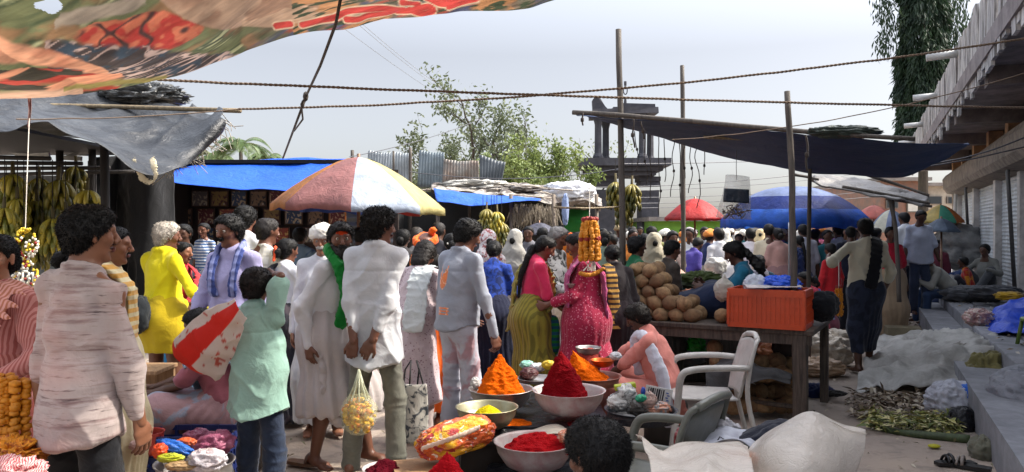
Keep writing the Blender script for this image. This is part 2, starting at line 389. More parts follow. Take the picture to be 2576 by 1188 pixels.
def hand(K, q, curl=28, spread=.5):
    w, d, n = K[q+'w'], K[q+'hd'], K[q+'hn']; s = 1 if q == 'r' else -1; sd = np.cross(d, n)*s   # thumb side
    if s < 0: sd = np.cross(d, n)*-1
    thumb = sd; L = []
    L.append(prim(w-d*.02, w+d*.045, (.028, .018), (.038, .014), thumb, .012)); L.append(prim(w+d*.04, w+d*.085, (.038, .0145), (.039, .012), thumb, .01))
    for i, (off, ln, r) in enumerate(((.030, .074, .0088), (.0105, .082, .0092), (-.0100, .077, .0088), (-.029, .06, .0078))):
        b = w+d*(.088-abs(i-1)*.004)+thumb*off; c = math.radians(curl*(1+.12*i)); dd = nrm(d+thumb*(off*spread*3)); p = b
        for j, fr in enumerate((.46, .31, .23)):
            dd = math.cos(c)*dd+math.sin(c)*n; dd = nrm(dd); e = p+dd*ln*fr; L.append(prim(p, e, r*(1-.08*j), r*(.92-.08*j), None, .004)); p = e
    b = w+d*.028+thumb*.028; dd = nrm(d*.75+thumb*.55+n*.35); e = b+dd*.042; L.append(prim(b, e, .0135, .0105, None, .012)); dd = nrm(d*.9+thumb*.1+n*.4); L.append(prim(e, e+dd*.032, .0105, .0085, None, .005))
    return L
def head_prims(K, g='m', nose=1.0):
    R, c, s = K['Rh'], K['hc'], K['hs']; X = R@A(1, 0, 0)
    def q(x, y, z): return c+R@(A(x, y, z)*s)
    w = {'m': 1.0, 'f': .95, 'c': .97}[g]; jw = {'m': 1.0, 'f': .86, 'c': .85}[g]
    L = [prim(q(0, -.022, .032), q(0, .018, .036), (.073*s*w, .073*s), (.069*s*w, .068*s), X, .02), prim(q(0, .022, -.005), q(0, .036, -.062), (.062*s*w, .058*s), (.044*s*jw, .036*s), X, .03),
         prim(q(0, .055, -.088), q(0, .066, -.092), .019*s*jw, .016*s, None, .02),
         prim(q(0, .087, .022), q(0, .107*1, -.018), .008*s, .0125*s*nose, None, .012), prim(q(-.012, .092, -.024), q(.012, .092, -.024), .0085*s, .0085*s, None, .01),
         prim(q(-.034, .074, .03), q(.034, .074, .03), .0125*s, .0125*s, None, .012),
         prim(q(-.046, .055, -.012), q(-.04, .062, -.02), .018*s, .016*s, None, .018), prim(q(.046, .055, -.012), q(.04, .062, -.02), .018*s, .016*s, None, .018),
         prim(q(-.017, .088, -.048), q(.017, .088, -.048), .0068*s, .0068*s, None, .006), prim(q(-.014, .085, -.059), q(.014, .085, -.059), .0078*s, .0078*s, None, .006)]
    for e in (-1, 1):
        L.append(prim(q(e*.074, -.004, .018), q(e*.0745, .0, -.022), (.017*s, .008*s), (.011*s, .007*s), R@A(0, 1, 0), .008))
    return L
def body_prims(p, K, hands=True):
    g = p.get('g', 'm'); X = K['Rc']@A(1, 0, 0); Xm = K['Rm']@A(1, 0, 0); f = p.get('fat', 1.0)*.88; sw = abs((K['rs']-K['ls'])@X)/2*.93
    L = [prim(K['nb']-A(0, 0, .02), K['nt'], .056 if g == 'm' else .046, .052 if g == 'm' else .043, None, .03)]+head_prims(K, g)
    L += [prim(K['nb']+K['Rc']@A(0, -.005, -.1), K['ch']+K['Rc']@A(0, 0, -.02), (sw*.78, .085*f), (sw*.8, .098*f), X, .05), prim(K['ch'], K['wa'], (sw*.78, .095*f), (.125*f, .09*f), X, .05),
          prim(K['wa'], K['P'], (.125*f, .09*f), (.138*f, .10*f), Xm, .05)]+[prim(K['nb']-A(0, 0, .012), K[q+'s']+A(0, 0, .0), .048, .036, None, .04) for q in 'rl']
    a = p.get('armr', 1.0)*(1.0 if g == 'm' else .88); sl = p.get('_sl', 0); c1 = .014 if sl > 0 else 0; c2 = .012 if sl > .55 else 0; cl = .012 if p.get('_bt') == 'trousers' else 0
    for q in 'rl':
        L += [prim(K[q+'s'], K[q+'el'], .049*a-c1, .038*a-(c1 if sl > .35 else 0), None, .03), prim(K[q+'el'], K[q+'el']*.6+K[q+'w']*.4, .037*a-c2, .037*a-c2, None, .02), prim(K[q+'el']*.6+K[q+'w']*.4, K[q+'w'], .036*a, .025*a, None, .02)]
        L += [prim(K[q+'hip'], K[q+'kn'], .070-cl, .052-cl, None, .04), prim(K[q+'kn'], K[q+'kn']*.65+K[q+'an']*.35, .05-cl, .053-cl, None, .03), prim(K[q+'kn']*.65+K[q+'an']*.35, K[q+'an'], .053, .034, None, .03)]
        t = K[q+'toe']; an = K[q+'an']; sd = np.cross(t, A(0, 0, 1)); L += [prim(an-A(0, 0, .035)-t*.04, an+t*.10-A(0, 0, .035), (.032, .034), (.042, .026), sd, .03), prim(an+t*.10-A(0, 0, .04), an+t*.165-A(0, 0, .045), (.043, .023), (.036, .015), sd, .02)]
    return L
def crest(P, s, p=5): return (1-np.abs(vnoise(P, s)))**p-.28
FA, FB = roty(.5)@rotx(.25), roty(-.62)@rotx(-.2)
def wrinkle(amp=.006, seed=0, dirs=(9, 9, 3), joints=(), fine=.3):
    dv = np.asarray(dirs, float)*.55
    def f(V, N):
        w = .35*np.stack([vnoise(V*3+seed, seed), vnoise(V*3+seed, seed+1), vnoise(V*3+seed, seed+2)], 1)
        d = amp*(1.3*fbm(V*3.4+seed, seed+8, 2)+1.25*crest((V@FA)*dv+w, seed+1)+1.1*crest((V@FB)*dv*1.25+w, seed+3)+fine*crest((V@FB.T)*dv*2.6+w*2, seed+5))
        for c, r, s in joints:
            e = np.exp(-((V-c)**2).sum(1)/r**2); d = d+s*e*crest(V*A(5, 5, 17)+w*2.5, seed+5, 3)*1.2+s*e*.2
        return d
    return f
def pleats(K, n=26, amp=.012, top=1.0, seed=0, ax=None):
    c = K['P']
    def f(V, N):
        bt = (K['ran']+K['lan'])/2; t = np.clip((top-V[:, 2])/(top+.01), 0, 1); cx = c[0]+(bt[0]-c[0])*t; cy = c[1]+(bt[1]-c[1])*t
        th = np.arctan2(V[:, 1]-cy, V[:, 0]-cx); ph = n*th+3*vnoise(np.stack([th*1.5, V[:, 2]*1.5, th*0], 1)+seed, seed)+2*V[:, 2]
        return amp*(.25+t)*(np.cos(ph)*.6+.35*np.cos(ph*.37+2))+.010*fbm(V*3, seed+2, 2)+.004*crest(V*A(7, 7, 2), seed, 4)
    return f
def hairball(V, Q, n, L, seed, down=.4, curl=.5, wd_=.003):
    R = np.random.RandomState(seed); N = vnorm(V, Q); i = R.randint(0, len(V), n); D = N[i]*.6+R.normal(0, curl, (n, 3)); D[:, 2] -= down; D = D/np.linalg.norm(D, axis=1)[:, None]
    Nn = np.cross(D, R.normal(0, 1, (n, 3))); Nn /= np.linalg.norm(Nn, axis=1)[:, None]
    return add_leaves(V, Q, V[i]-N[i]*.003, D, Nn, L*R.uniform(.5, 1.3, n), wd_*R.uniform(.6, 1.6, n), .3)
def make_hair(p, K, hv, d):
    st = p.get('hair', 'short'); s = K['hs']; R, c = K['Rh'], K['hc']; X = R@A(1, 0, 0); hv = max(hv, .005)
    def q(x, y, z): return c+R@(A(x, y, z)*s)
    vol = {'short': .004, 'crop': 0.0, 'curly': .014, 'thick': .010, 'bun': .002, 'braid': .002, 'long': .004, 'messy': .014, 'bald': 0, 'bob': .012}.get(st, .004)
    low = {'short': -.065, 'crop': -.05, 'curly': -.07, 'thick': -.07, 'messy': -.08, 'bob': -.12}.get(st, -.085)
    L = [prim(q(0, -.024, .034), q(0, .016, .042), ((.079+vol)*s, (.079+vol)*s), ((.074+vol)*s, (.073+vol)*s), X, .02), prim(q(0, -.045, .0), q(0, -.05, -.045), ((.066+vol)*s, (.045+vol)*s), ((.05+vol)*s, (.035+vol)*s), X, .03)]
    ex = []
    if st == 'bun': ex += [prim(q(0, -.115, -.02), q(0, -.118, -.035), .042*s, .038*s, None, .01)]
    if st in ('braid', 'long'):
        e0 = q(0, -.10, -.05); b = K['Rc']@A(0, -1, 0); pts = [e0, K['nb']+b*.085+A(0, 0, .02), K['ch']+b*.135+A(0, 0, .06), K['wa']+b*.13+A(0, 0, .05)]; r = (.03, .03, .024, .012) if st == 'braid' else (.05, .055, .05, .02)
        for i in range(3): ex.append(prim(pts[i], pts[i+1], r[i], r[i+1], None, .012))
    if st == 'bob': ex += [prim(q(0, -.06, -.02), q(0, -.06, -.12), (.085*s, .05*s), (.075*s, .045*s), X, .03)]
    face = p.get('hline', .013)
    def cut(Xg, Y, Z):
        Pl = np.stack([Xg-c[0], Y-c[1], Z-c[2]], -1)@R/s
        f = Pl[..., 1]*.776-Pl[..., 2]*.63-face-vol*.4; b2 = low-Pl[..., 2]
        return np.maximum(f, b2)*.9
    seed = p.get('seed', 1); ca = {'curly': .009, 'messy': .009, 'thick': .005}.get(st, .003)
    V, Q = solid(L, hv, cut, 1, lambda V, N: ca*fbm(V*38+seed, seed, 2)+.4*ca*ridg(V*70, seed))
    if ex:
        V2, Q2 = solid(ex, hv, None, 1, lambda V, N: .003*ridg(V*A(50, 50, 36), seed)); V, Q = joinm([(V, Q), (V2, Q2)])
    n = int(np.clip(60000/d**1.4, 0, 16000)) if d < 11 else 0
    if n: V, Q = hairball(V, Q, n, {'curly': .022, 'messy': .022, 'thick': .013, 'crop': .006}.get(st, .011)*s, seed, .2 if st == 'curly' else .6, .9 if st == 'curly' else .3, min(.0038, .0007*d+.0002))
    return V, Q
SKIN = {'d': '6e4736', 'm': '875a42', 'l': '9c6b50', 'dd': '573a2c'}
def top_prims(p, K, o):
    """o: style dict: sl sleeve 0..1 (share of the arm covered), hem drop below pelvis, ease looseness"""
    X = K['Rc']@A(1, 0, 0); Xm = K['Rm']@A(1, 0, 0); e = o.get('ease', .022); f = p.get('fat', 1.0); sw = abs((K['rs']-K['ls'])@X)/2; hem = o.get('hem', .1)
    hd = K['P']+K['Rp']@A(0, 0, -hem); fl = o.get('flare', 0.0)
    L = [prim(K['nb']+K['Rc']@A(0, -.008, -.12), K['ch']+K['Rc']@A(0, 0, -.02), (sw*.78+e*.5, .082*f+e*.8), (sw*.8+e, .098*f+e), X, .05), prim(K['ch'], K['wa'], (sw*.79+e, .10*f+e), (.132*f+e*1.2, .096*f+e*1.2), X, .05),
         prim(K['wa'], hd-A(0, 0, .06), (.132*f+e*1.2, .096*f+e*1.2), (.170*f+e+fl, .138*f+e+fl), Xm, .05), prim(K['nb']-A(0, 0, .035), K['nb']+K['Rc']@A(0, 0, -.008), .066, .06, None, .03)]+[prim(K['nb']-A(0, 0, .02), K[q+'s']+A(0, 0, .01), .056, .041+e*.3, None, .04) for q in 'rl']
    hc_ = hd+A(0, 0, 0); tail = o.get('tail', .035)
    L.append(lambda Xg, Y, Z: (hc_[2]+tail*(((Xg-hc_[0])/.17)**2-.5)+.5*0-Z+(.0 if True else 0))*.9)
    sl = o.get('sl', 1.0); se = o.get('se', .015)
    for q in 'rl':
        if sl <= 0: continue
        s0, e0, w0 = K[q+'s'], K[q+'el'], K[q+'w']; s2 = o.get('sl'+q, sl)
        if s2 <= .5: L.append(prim(s0, s0+(e0-s0)*s2*2, .043+se*.6, .042+se*1.2, None, .035))
        else:
            t = (s2-.5)*2; w2 = e0+(w0-e0)*min(t, 1.0); L += [prim(s0, e0, .043+se*.6, .036+se*.95, None, .035), prim(e0, w2, .036+se, .027+se*.85, None, .025)]
    if o.get('collar', True): 
        nbk = K['nb']+K['Rc']@A(0, 0, .012)
        for i in range(8):
            a = math.pi*2*i/8; b = math.pi*2*(i+1)/8; r = .064
            L.append(prim(nbk+K['Rc']@A(r*math.sin(a), -r*math.cos(a)*.95, .018*math.cos(a)), nbk+K['Rc']@A(r*math.sin(b), -r*math.cos(b)*.95, .018*math.cos(b)), .0135, .0135, None, .008))
    return L
def leg_prims(p, K, o):
    e = o.get('ease', .014); f = p.get('fat', 1.0); X = K['Rm']@A(1, 0, 0); L = [prim(K['wa']-A(0, 0, .03), K['P']-A(0, 0, .03), (.124*f+e*.7, .09*f+e*.7), (.138*f+e*.8, .103*f+e*.8), X, .04)]; ln = o.get('len', 1.0)
    for q in 'rl':
        h, k, a = K[q+'hip'], K[q+'kn'], K[q+'an']; h = K['P']+(h-K['P'])*A(.78, 1, 1); L.append(prim(h, k, .071+e*.8, .056+e, None, .035))
        if ln > .5: L.append(prim(k, k+(a-k)*(ln-.5)*2*1.03, .056+e, .045+e*1.25, None, .03))
    return L
def skirt_prims(p, K, o):
    e = o.get('ease', .03); f = p.get('fat', 1.0); X = K['Rm']@A(1, 0, 0); w = o.get('w', .02); L = [prim(K['wa'], K['P']-A(0, 0, .02), (.14*f+e*.7, .11*f+e*.7), (.165*f+e, .13*f+e), X, .05)]; m = (K['ran']+K['lan'])/2; k = .13
    for q in 'rl':
        h, kn, a = K[q+'hip'], K[q+'kn'], K[q+'an']; L += [prim(h, kn, .10+e, .085+e+w, None, k), prim(kn, a, .085+e+w, .075+e+w*2, None, k)]
    mk = (K['rkn']+K['lkn'])/2; L += [prim(K['P'], mk, .12+e, .10+e+w, None, .1), prim(mk, m, .10+e+w, .09+e+w*2, None, .1)]
    return L
PEOPLE = []
def person(label, px, dist, face, H=1.65, cat='person', group=None, z0=0.0, pose=None, skin='d', hairc='0d0b0a', top=None, bottom=None, extras=(), eyes=None, lod=1.0, parts=True, **kw):
    """stand a person where column px of the street lies at distance dist; face 0 looks away from the camera, -90 to the right of it"""
    p = dict(pose or {}); p.update(kw); s = H/1.70; d = dist*lod; K = skeleton(p)
    loc = A((px-CX)/F_*dist, dist, z0); e = thing('person', label, cat, loc, math.radians(face), group); e.scale = (s, s, s)
    hb = float(np.clip(d*.00155, .0055, .03)); hc = float(np.clip(d*.0019, .006, .035)); g = p.get('g', 'm')
    sm = mat(SKIN.get(skin, skin), 'skin', pat='dirt', c2='3a2219', var=.1) if False else mat(SKIN.get(skin, skin), 'skin', var=.14)
    lipm = mat('5e302a' if skin in 'dmdd' else '7a4038', 'skin', var=.05)
    p['_sl'] = (top or {}).get('sl', 1.0) if top else 0; p['_bt'] = (bottom or {}).get('st')
    bp = body_prims(p, K)
    if d < 8: M_ = [solid(bp, hb*1.15, None, 1)]; 
    else: M_ = [solid(bp, hb, None, 1)]
    hh = float(np.clip(d*.0011, .0032, .03))
    for q in 'rl':
        if d < 12 and not p.get('no'+q+'hand'): M_.append(solid(hand(K, q, p.get(q+'curl', 28)), hh, None, 1))
    V, Q = joinm(M_)
    # eye sockets pressed in, lips coloured
    R, c, sc = K['Rh'], K['hc'], K['hs']; Vl = (V-c)@R/sc
    for ex in (-1, 1):
        w = np.exp(-(((Vl-A(ex*.031, .082, .012))/A(.017, .02, .0085))**2).sum(1)); V = V-(w[:, None]*.010*sc)*(R@A(0, 1, 0))
    fc = Vl[Q].mean(1); lips = (np.abs(fc[:, 0]) < .024) & (fc[:, 1] > .078) & (fc[:, 2] > -.066) & (fc[:, 2] < -.042); mi = lips.astype(int)
    mats = [sm, lipm]
    if p.get('tilak') and True:
        t = (np.abs(fc[:, 0]) < .036) & (fc[:, 1] > .05) & (fc[:, 2] > .042) & (fc[:, 2] < .066); mi[t] = 2; mats.append(mat('c8401a', 'powder', var=.05))
    link('body', mkmesh('body', V, Q, True, mats, mi), e)
    if eyes is None: eyes = d < 9 and p.get('see_face', False)
    if eyes:
        for ex in (-1, 1):
            B = MB(); B.ball((0, 0, 0), .0115*sc, 14, rotx(-math.pi/2)); Vb, Fb = B.get(); cz = Vb[np.array(Fb)].mean(1)[:, 1]; ii = np.where(cz > .0088*sc, 1, 0)
            me = mkmesh('eye', Vb@R.T+(c+R@(A(ex*.031, .0755, .012)*sc)), Fb, True, (mat('a89c90', 'skin', .25, var=0), mat('160c08', 'skin', .15, var=0)), ii); link('eye', me, e)
        L = [prim(c+R@(A(ex*.014, .087, .031)*sc), c+R@(A(ex*.045, .073, .034)*sc), .0042, .003, None, .003) for ex in (-1, 1)]
        Ve, Qe = solid(L, .0028, None, 0); link('eyebrows', mkmesh('eyebrows', Ve, Qe, True, (mat(hairc, 'hair'),)), e)
    if p.get('hair') != 'bald':
        Vh, Qh = make_hair(p, K, float(np.clip(d*.0016, .005, .02)), d); link('hair', mkmesh('hair', Vh, Qh, True, (mat(hairc, 'hair', rough=.62),)), e)
    if p.get('beard'):
        def q(x, y, z): return c+R@(A(x, y, z)*sc)
        b = p['beard']; L = [prim(q(-.02, .096, -.038), q(.02, .096, -.038), .009, .009, None, .008)]
        if b > 1: L += [prim(q(-.05, .035, -.04), q(-.02, .075, -.09), .024, .026, None, .03), prim(q(.05, .035, -.04), q(.02, .075, -.09), .024, .026, None, .03), prim(q(0, .075, -.085), q(0, .075, -.11), .034, .028, None, .02)]
        Vb, Qb = solid(L, max(.004, hb*.7), None, 1, lambda V, N: .002*fbm(V*90, 3)); n = int(6000/d) if d < 9 else 0
        if n: Vb, Qb = hairball(Vb, Qb, n, .014, 5, .8, .5)
        link('beard', mkmesh('beard', Vb, Qb, True, (mat(p.get('beardc', hairc), 'hair'),)), e)
    seed = p.get('seed', int(px) % 97)
    if top:
        jo = [(K['rel'], .12, .008), (K['lel'], .12, .008), (K['wa'], .16, .004)]; am = top.get('wr', .0065)*1.35
        pr = top_prims(p, K, top); hemz = None
        wf = wrinkle(am, seed, top.get('wd', (9, 9, 3)), jo); yz = K['nb'][2]-.135
        sf = (lambda V, N: wf(V, N)-(.005*np.exp(-((V[:, 2]-yz-.02*np.abs(V[:, 0]))/.006)**2)*(V[:, 1] < K['ch'][1]) if d < 6 and top.get('collar', True) else 0))
        V, Q = solid(pr, hc, None, 1, sf)
        nm = top.get('name', 'shirt'); mm = [top['m']]; mi = None
        link(nm, mkmesh(nm, V, Q, True, mm), e)
    if bottom:
        st = bottom.get('st', 'trousers'); nm = bottom.get('name', {'trousers': 'trousers', 'skirt': 'skirt', 'lungi': 'lungi'}.get(st, st)); cutz = bottom.get('cut')
        if st == 'trousers':
            jo = [(K['rkn'], .13, .009), (K['lkn'], .13, .009), (K['ran'], .12, .012), (K['lan'], .12, .012), (K['P'], .15, .005)]; pr = leg_prims(p, K, bottom); df = wrinkle(.0045, seed+3, (9, 9, 16), jo)
        else: pr = skirt_prims(p, K, bottom); df = pleats(K, bottom.get('n', 24), bottom.get('amp', .011), K['wa'][2], seed)
        cf = (lambda X, Y, Z: cutz-Z) if cutz is not None else None
        V, Q = solid(pr, hc, cf, 1, df); link(nm, mkmesh(nm, V, Q, True, (bottom['m'],)), e)
    for ex in extras:
        L = ex['f'](K); V, Q = solid(L, ex.get('h', max(hc*.75, .006)), ex.get('cut'), 1, wrinkle(ex.get('amp', .005), seed+7, ex.get('wd', (16, 16, 12))))
        link(ex['name'], mkmesh(ex['name'], V, Q, True, (ex['m'],)), e)
    PEOPLE.append(e); e['_k'] = 0; del e['_k']
    return e, K, s
def band(pts, w, th, u, k=.02):
    pts = [np.asarray(q, float) for q in pts]; n = len(pts); w = np.broadcast_to(w, (n,)); th = np.broadcast_to(th, (n,))
    us = u if isinstance(u, list) else [u]*n
    return [prim(pts[i], pts[i+1], (w[i], th[i]), (w[i+1], th[i+1]), us[i], k) for i in range(n-1)]
# ================================================================ camera, light, sky
cam = bpy.data.objects.new('camera', bpy.data.cameras.new('camera')); COL.objects.link(cam); cam.data.lens = 27.2; cam.data.shift_y = -.0062
cam.location = (0, 0, CH); cam.rotation_euler = (math.pi/2, 0, 0); cam.data.clip_end = 3000; cam.data.clip_start = .05; SC.camera = cam
SUN = nrm([.80, .03, .86]); el = math.asin(SUN[2]); az = math.atan2(SUN[0], SUN[1])
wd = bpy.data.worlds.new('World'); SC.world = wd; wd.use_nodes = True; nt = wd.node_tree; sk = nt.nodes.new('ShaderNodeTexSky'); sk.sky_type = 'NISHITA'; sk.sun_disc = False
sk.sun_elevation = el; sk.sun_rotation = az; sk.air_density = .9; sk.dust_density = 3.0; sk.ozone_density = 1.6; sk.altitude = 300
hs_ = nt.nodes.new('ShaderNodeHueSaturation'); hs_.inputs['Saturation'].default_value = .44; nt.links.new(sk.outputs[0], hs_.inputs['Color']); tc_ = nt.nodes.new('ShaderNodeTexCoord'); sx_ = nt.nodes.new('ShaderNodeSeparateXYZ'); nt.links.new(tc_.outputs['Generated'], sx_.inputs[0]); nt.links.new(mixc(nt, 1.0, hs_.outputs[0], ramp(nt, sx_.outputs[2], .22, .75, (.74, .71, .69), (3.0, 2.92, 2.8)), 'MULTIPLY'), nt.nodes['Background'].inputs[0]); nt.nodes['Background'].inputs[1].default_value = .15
sl = bpy.data.lights.new('sun', 'SUN'); so = bpy.data.objects.new('sun', sl); COL.objects.link(so); sl.energy = 3.0; sl.angle = math.radians(.55); sl.color = (1, .93, .82)
so.rotation_euler = Vector(tuple(SUN)).to_track_quat('Z', 'Y').to_euler()
SC.view_settings.view_transform = 'Standard'; SC.view_settings.look = 'None'; SC.view_settings.exposure = 0.95
SC.cycles.max_bounces = 6; SC.cycles.transparent_max_bounces = 12; SC.cycles.use_denoising = True
# ================================================================ ground
def g_mat():
    m, nt, b = nodes('ground'); co = coords(nt); c = mixc(nt, ramp(nt, noise(nt, co, .8, 5, .6), .35, .65), s2l((172, 155, 138)), s2l((150, 138, 128)))
    c = mixc(nt, ramp(nt, noise(nt, co, 5, 6, .7, .5), .5, .72), c, s2l((122, 112, 104))); c = mixc(nt, ramp(nt, noise(nt, co, 40, 3, .6), .66, .72), c, s2l((165, 150, 132)))
    v = nn(nt, 'ShaderNodeTexVoronoi', i_Scale=.9); v.feature = 'DISTANCE_TO_EDGE'; nt.links.new(coords(nt, (1, 1, 0)), v.inputs[0]); c = mixc(nt, ramp(nt, v.outputs[0], .002, .006, (.25,)*3, (0, 0, 0)), c, s2l((60, 54, 50)))
    nt.links.new(c, b.inputs['Base Color']); b.inputs['Roughness'].default_value = .9; ch = bump(nt, b, noise(nt, co, 14, 6, .7), .5, .02); bump(nt, b, noise(nt, co, 120, 3), .3, .004, ch); return m
xs = np.concatenate([np.linspace(-400, -14, 12), np.linspace(-12, 14, 120), np.linspace(16, 400, 12)]); ys = np.concatenate([np.linspace(-30, 0, 6), np.linspace(.5, 24, 110), np.linspace(27, 900, 14)])
X, Y = np.meshgrid(xs, ys, indexing='ij'); P = np.stack([X.ravel(), Y.ravel(), 0*X.ravel()], 1); P[:, 2] = .014*fbm(P*.9, 3, 4)-.014
tag(link('ground', mkmesh('ground', P, grid_faces(len(xs), len(ys)), True, (g_mat(),))), kind='structure')
# ================================================================ building on the right, raised pavement
BR = -math.radians(24.7)
def Bp(o, t, z): return A(t*.418+o*.908, t*.908-o*.418, z)
stone = mat('96979c', 'stone', pat='dirt', c2='74757a'); conc = mat('8b8580', 'stone', pat='dirt', c2='5c5652', sc=.8)
mb = MB(); mb.box((.94, 13, .12), (.36, 36, .34)); mb.build('pavement_step', stone, None, rz=BR, jit=.012); tag(bpy.data.objects['pavement_step'], kind='structure')
mb = MB()
for i in range(18):
    for j_ in range(3): mb.box((1.29+.33*j_, -4+i*2.0+.35*j_, .2-.012*((i+j_) % 2)), (.315, 1.97, .50))
mb.box((2.6, 13, .19), (1.0, 36, .50)); tag(mb.build('pavement', stone, None, rz=BR, bevel=.015), kind='structure')
bld = thing('shop_building', 'grey concrete shop row with metal roller shutters and deep streaked eave', 'building', (0, 0, 0), BR)
wallm = mat('a48d7c', 'stone', pat='dirt', c2='6e6052'); ochre = mat('a67f5a', 'stone', pat='dirt', c2='6d5847'); dark = mat('2b2624', 'stone')
mb = MB(); mb.box((2.36, 10.5, 1.45), (.10, 25, 2.2)); mb.box((2.33, 10.5, 3.0), (.3, 25, 1.0)); mb.box((2.3, 23.1, 1.9), (.6, .2, 3.0)); mb.build('wall', wallm, bld)
shm = mat('b9c0c6', 'paint', pat='dirt', c2='8d9092', rough=.45)
def shutter(t0, t1):
    n = 30; prof = []
    z = .46
    mb = MB(); zs = np.linspace(.46, 2.5, 30*6+1); xo = 2.19+.014*np.abs(np.sin((zs-.46)/(2.04/30)*math.pi)); V = [(x, t, z) for x, z in zip(xo[::-1], zs[::-1]) for t in (t0, t1)]
    mb.add(V, [(2*i, 2*i+1, 2*i+3, 2*i+2) for i in range(len(zs)-1)]); s = mb.build('roller_shutter', shm, bld, True); mb = MB(); mb.box((2.17, (t0+t1)/2, .50), (.05, t1-t0, .07)); mb.box((2.15, (t0+t1)/2, .62), (.03, .14, .03)); mb.build('handle_rail', mat('6e6b68', 'metal'), s)
ed = [-1.5, 1.7, 4.9, 8.1, 11.2, 14.0, 16.5, 19.6, 23.0]
for a, b in zip(ed[:-1], ed[1:]): shutter(a+.13, b-.13)
for t in ed:
    mb = MB(); mb.box((2.17, t, 1.5), (.16, .25, 2.15)); mb.build('pilaster', mat('c9c4c0', 'paint', pat='dirt', c2='8b8580'), bld, bevel=.01)
for i, (a, b) in enumerate(zip(ed[:-1], ed[1:])):
    if i % 2 == 0 or i > 4:
        mb = MB(); z0 = 2.46; q = [(2.10, a-.05, z0), (1.86, a-.05, z0+.05), (1.78, a-.05, z0+.16), (1.77, a-.05, z0+.42), (1.82, a-.05, z0+.5), (2.2, a-.05, z0+.55), (2.2, a-.05, z0)]; mb.prism(q, (0, a, 0), (0, b+.03, 0)); mb.build('shutter_hood', mat('8a7d70', 'stone', pat='dirt', c2='4c423a', sc=2), bld, jit=.02)
    else:
        mb = MB(); th = np.linspace(-1.9, 1.9, 18); q = [(1.98+.26*-math.cos(u), a, 2.72+.3*math.sin(u)) for u in th]; mb.prism(q, (0, a, 0), (0, b-.15, 0)); mb.build('shutter_hood', mat('6f7684', 'metal', rough=.5), bld)
mb = MB(); mb.box((1.95, 10.6, 3.42), (1.75, 27, .2)); mb.box((2.9, 10.6, 4.0), (1.0, 27, 1.0)); mb.build('eave_slab', mat('8d8482', 'stone', pat='dirt', c2='5a5252'), bld)
for k in range(8):
    mb = MB(); mb.box((1.66, 23.0-k*3.3, 3.22), (.98, .28, .20)); mb.build('beam', mat('7a6f6a', 'stone', pat='dirt', c2='4b4444'), bld)
for k in range(12):
    mb = MB(); mb.box((2.05, 22.4-k*2.1, 3.06), (.22, .3, .5)); mb.build('column', ochre, bld)
fas = MB(); t = 24.1; i = 0
while t > -3:
    w = .12+.16*_h(i, 3, 1, 2); L = .74+.16*_h(i, 7, 4, 1)+(.12 if i % 7 == 0 else 0); fas.box((1.10+.035*_h(i, 5, 2, 9), t-w/2, 4.07-L/2), (.035, w*.96, L), R=roty(.05*(_h(i, 1, 1, 1)-.5))); t -= w; i += 1
def fasm():
    m, nt, b = nodes('streaked_fascia'); co = coords(nt, (6, 6, .7)); c = mixc(nt, ramp(nt, noise(nt, co, 2.2, 5, .7, .3), .38, .62), s2l((112, 108, 106)), s2l((205, 202, 198))); c = mixc(nt, ramp(nt, noise(nt, coords(nt, (12, 12, 1)), 2, 5, .7), .5, .7), c, s2l((52, 48, 47)))
    nt.links.new(c, b.inputs['Base Color']); b.inputs['Roughness'].default_value = .9; return m
fas.build('fascia', fasm(), bld)
for t, z in ((6.5, 3.92), (11.9, 3.93), (15.3, 3.9), (19.0, 3.86), (22.5, 3.84)):
    mb = MB(); mb.tube([(1.1, t, z), (.72, t, z-.02)], .055, 12); mb.build('spout_pipe', mat('bdbcb8', 'plastic'), bld, True)
mb = MB(); mb.tube([(1.7, 5.2, 3.3), (1.7, 5.2, 3.0)], .012); mb.lathe([(.02, .05), (.05, .02), (.07, -.05), (.03, -.09), (0, -.1)], (1.7, 5.2, 2.97), 12); mb.build('lamp_holder', mat('1f1d1d', 'plastic'), bld, True)
for o_, t_ in ((2.04, 13.9), (2.04, 19.5)):
    mb = MB(); mb.tube([(o_-.02, t_, 3.3), (o_-.02, t_+.02, 2.7), (o_-.1, t_, 2.45), (o_, t_, .5)], .03, 8); mb.build('drain_pipe', mat('4d4a49', 'plastic'), bld, True)
# far buildings behind the market
def block(name, label, px0, px1, py0, d, depth, m, roofm=None, wins=(), z0=0, py1=None):
    a, b = W(px0, py0, d), W(px1, py0, d); zt = a[2]; e = thing(name, label, 'building', ((a[0]+b[0])/2, d, 0)); w = b[0]-a[0]; mb = MB(); mb.box((0, depth/2, zt/2), (w, depth, zt)); mb.build('wall', m, e)
    mb = MB(); mb.box((0, depth/2-.1, zt+.06), (w+.3, depth+.4, .14)); mb.build('roof', roofm or conc, e)
    for u, v, ww, hh, mm in wins:
        f = MB(); f.box((u*w, -.03, v*zt), (ww, .08, hh)); fo = f.build('window', mat('6a655f', 'paint'), e); g = MB(); g.box((u*w, -.076, v*zt), (ww*.85, .012, hh*.85)); g.build('pane', mm, fo)
glass = mat('31383d', 'plastic', .15)
block('house', 'pale two storey house with dark windows at the far end of the street', 2325, 2440, 468, 34, 8, mat('b9b09f', 'paint', pat='dirt', c2='8a8073'), wins=[(-.3, .55, .9, .6, glass), (.1, .55, .9, .6, glass), (-.3, .82, .7, .35, glass), (.2, .82, .9, .3, glass), (-.32, .25, .7, .5, mat('7a8790', 'paint'))])
block('house', 'reddish brown flat roofed house left of the pale two storey house', 2215, 2326, 455, 32, 8, mat('8a5f4c', 'paint', pat='dirt', c2='6a5a50'), wins=[(-.25, .75, .5, .5, glass), (.22, .72, .5, .6, mat('c9c6bd', 'paint'))])
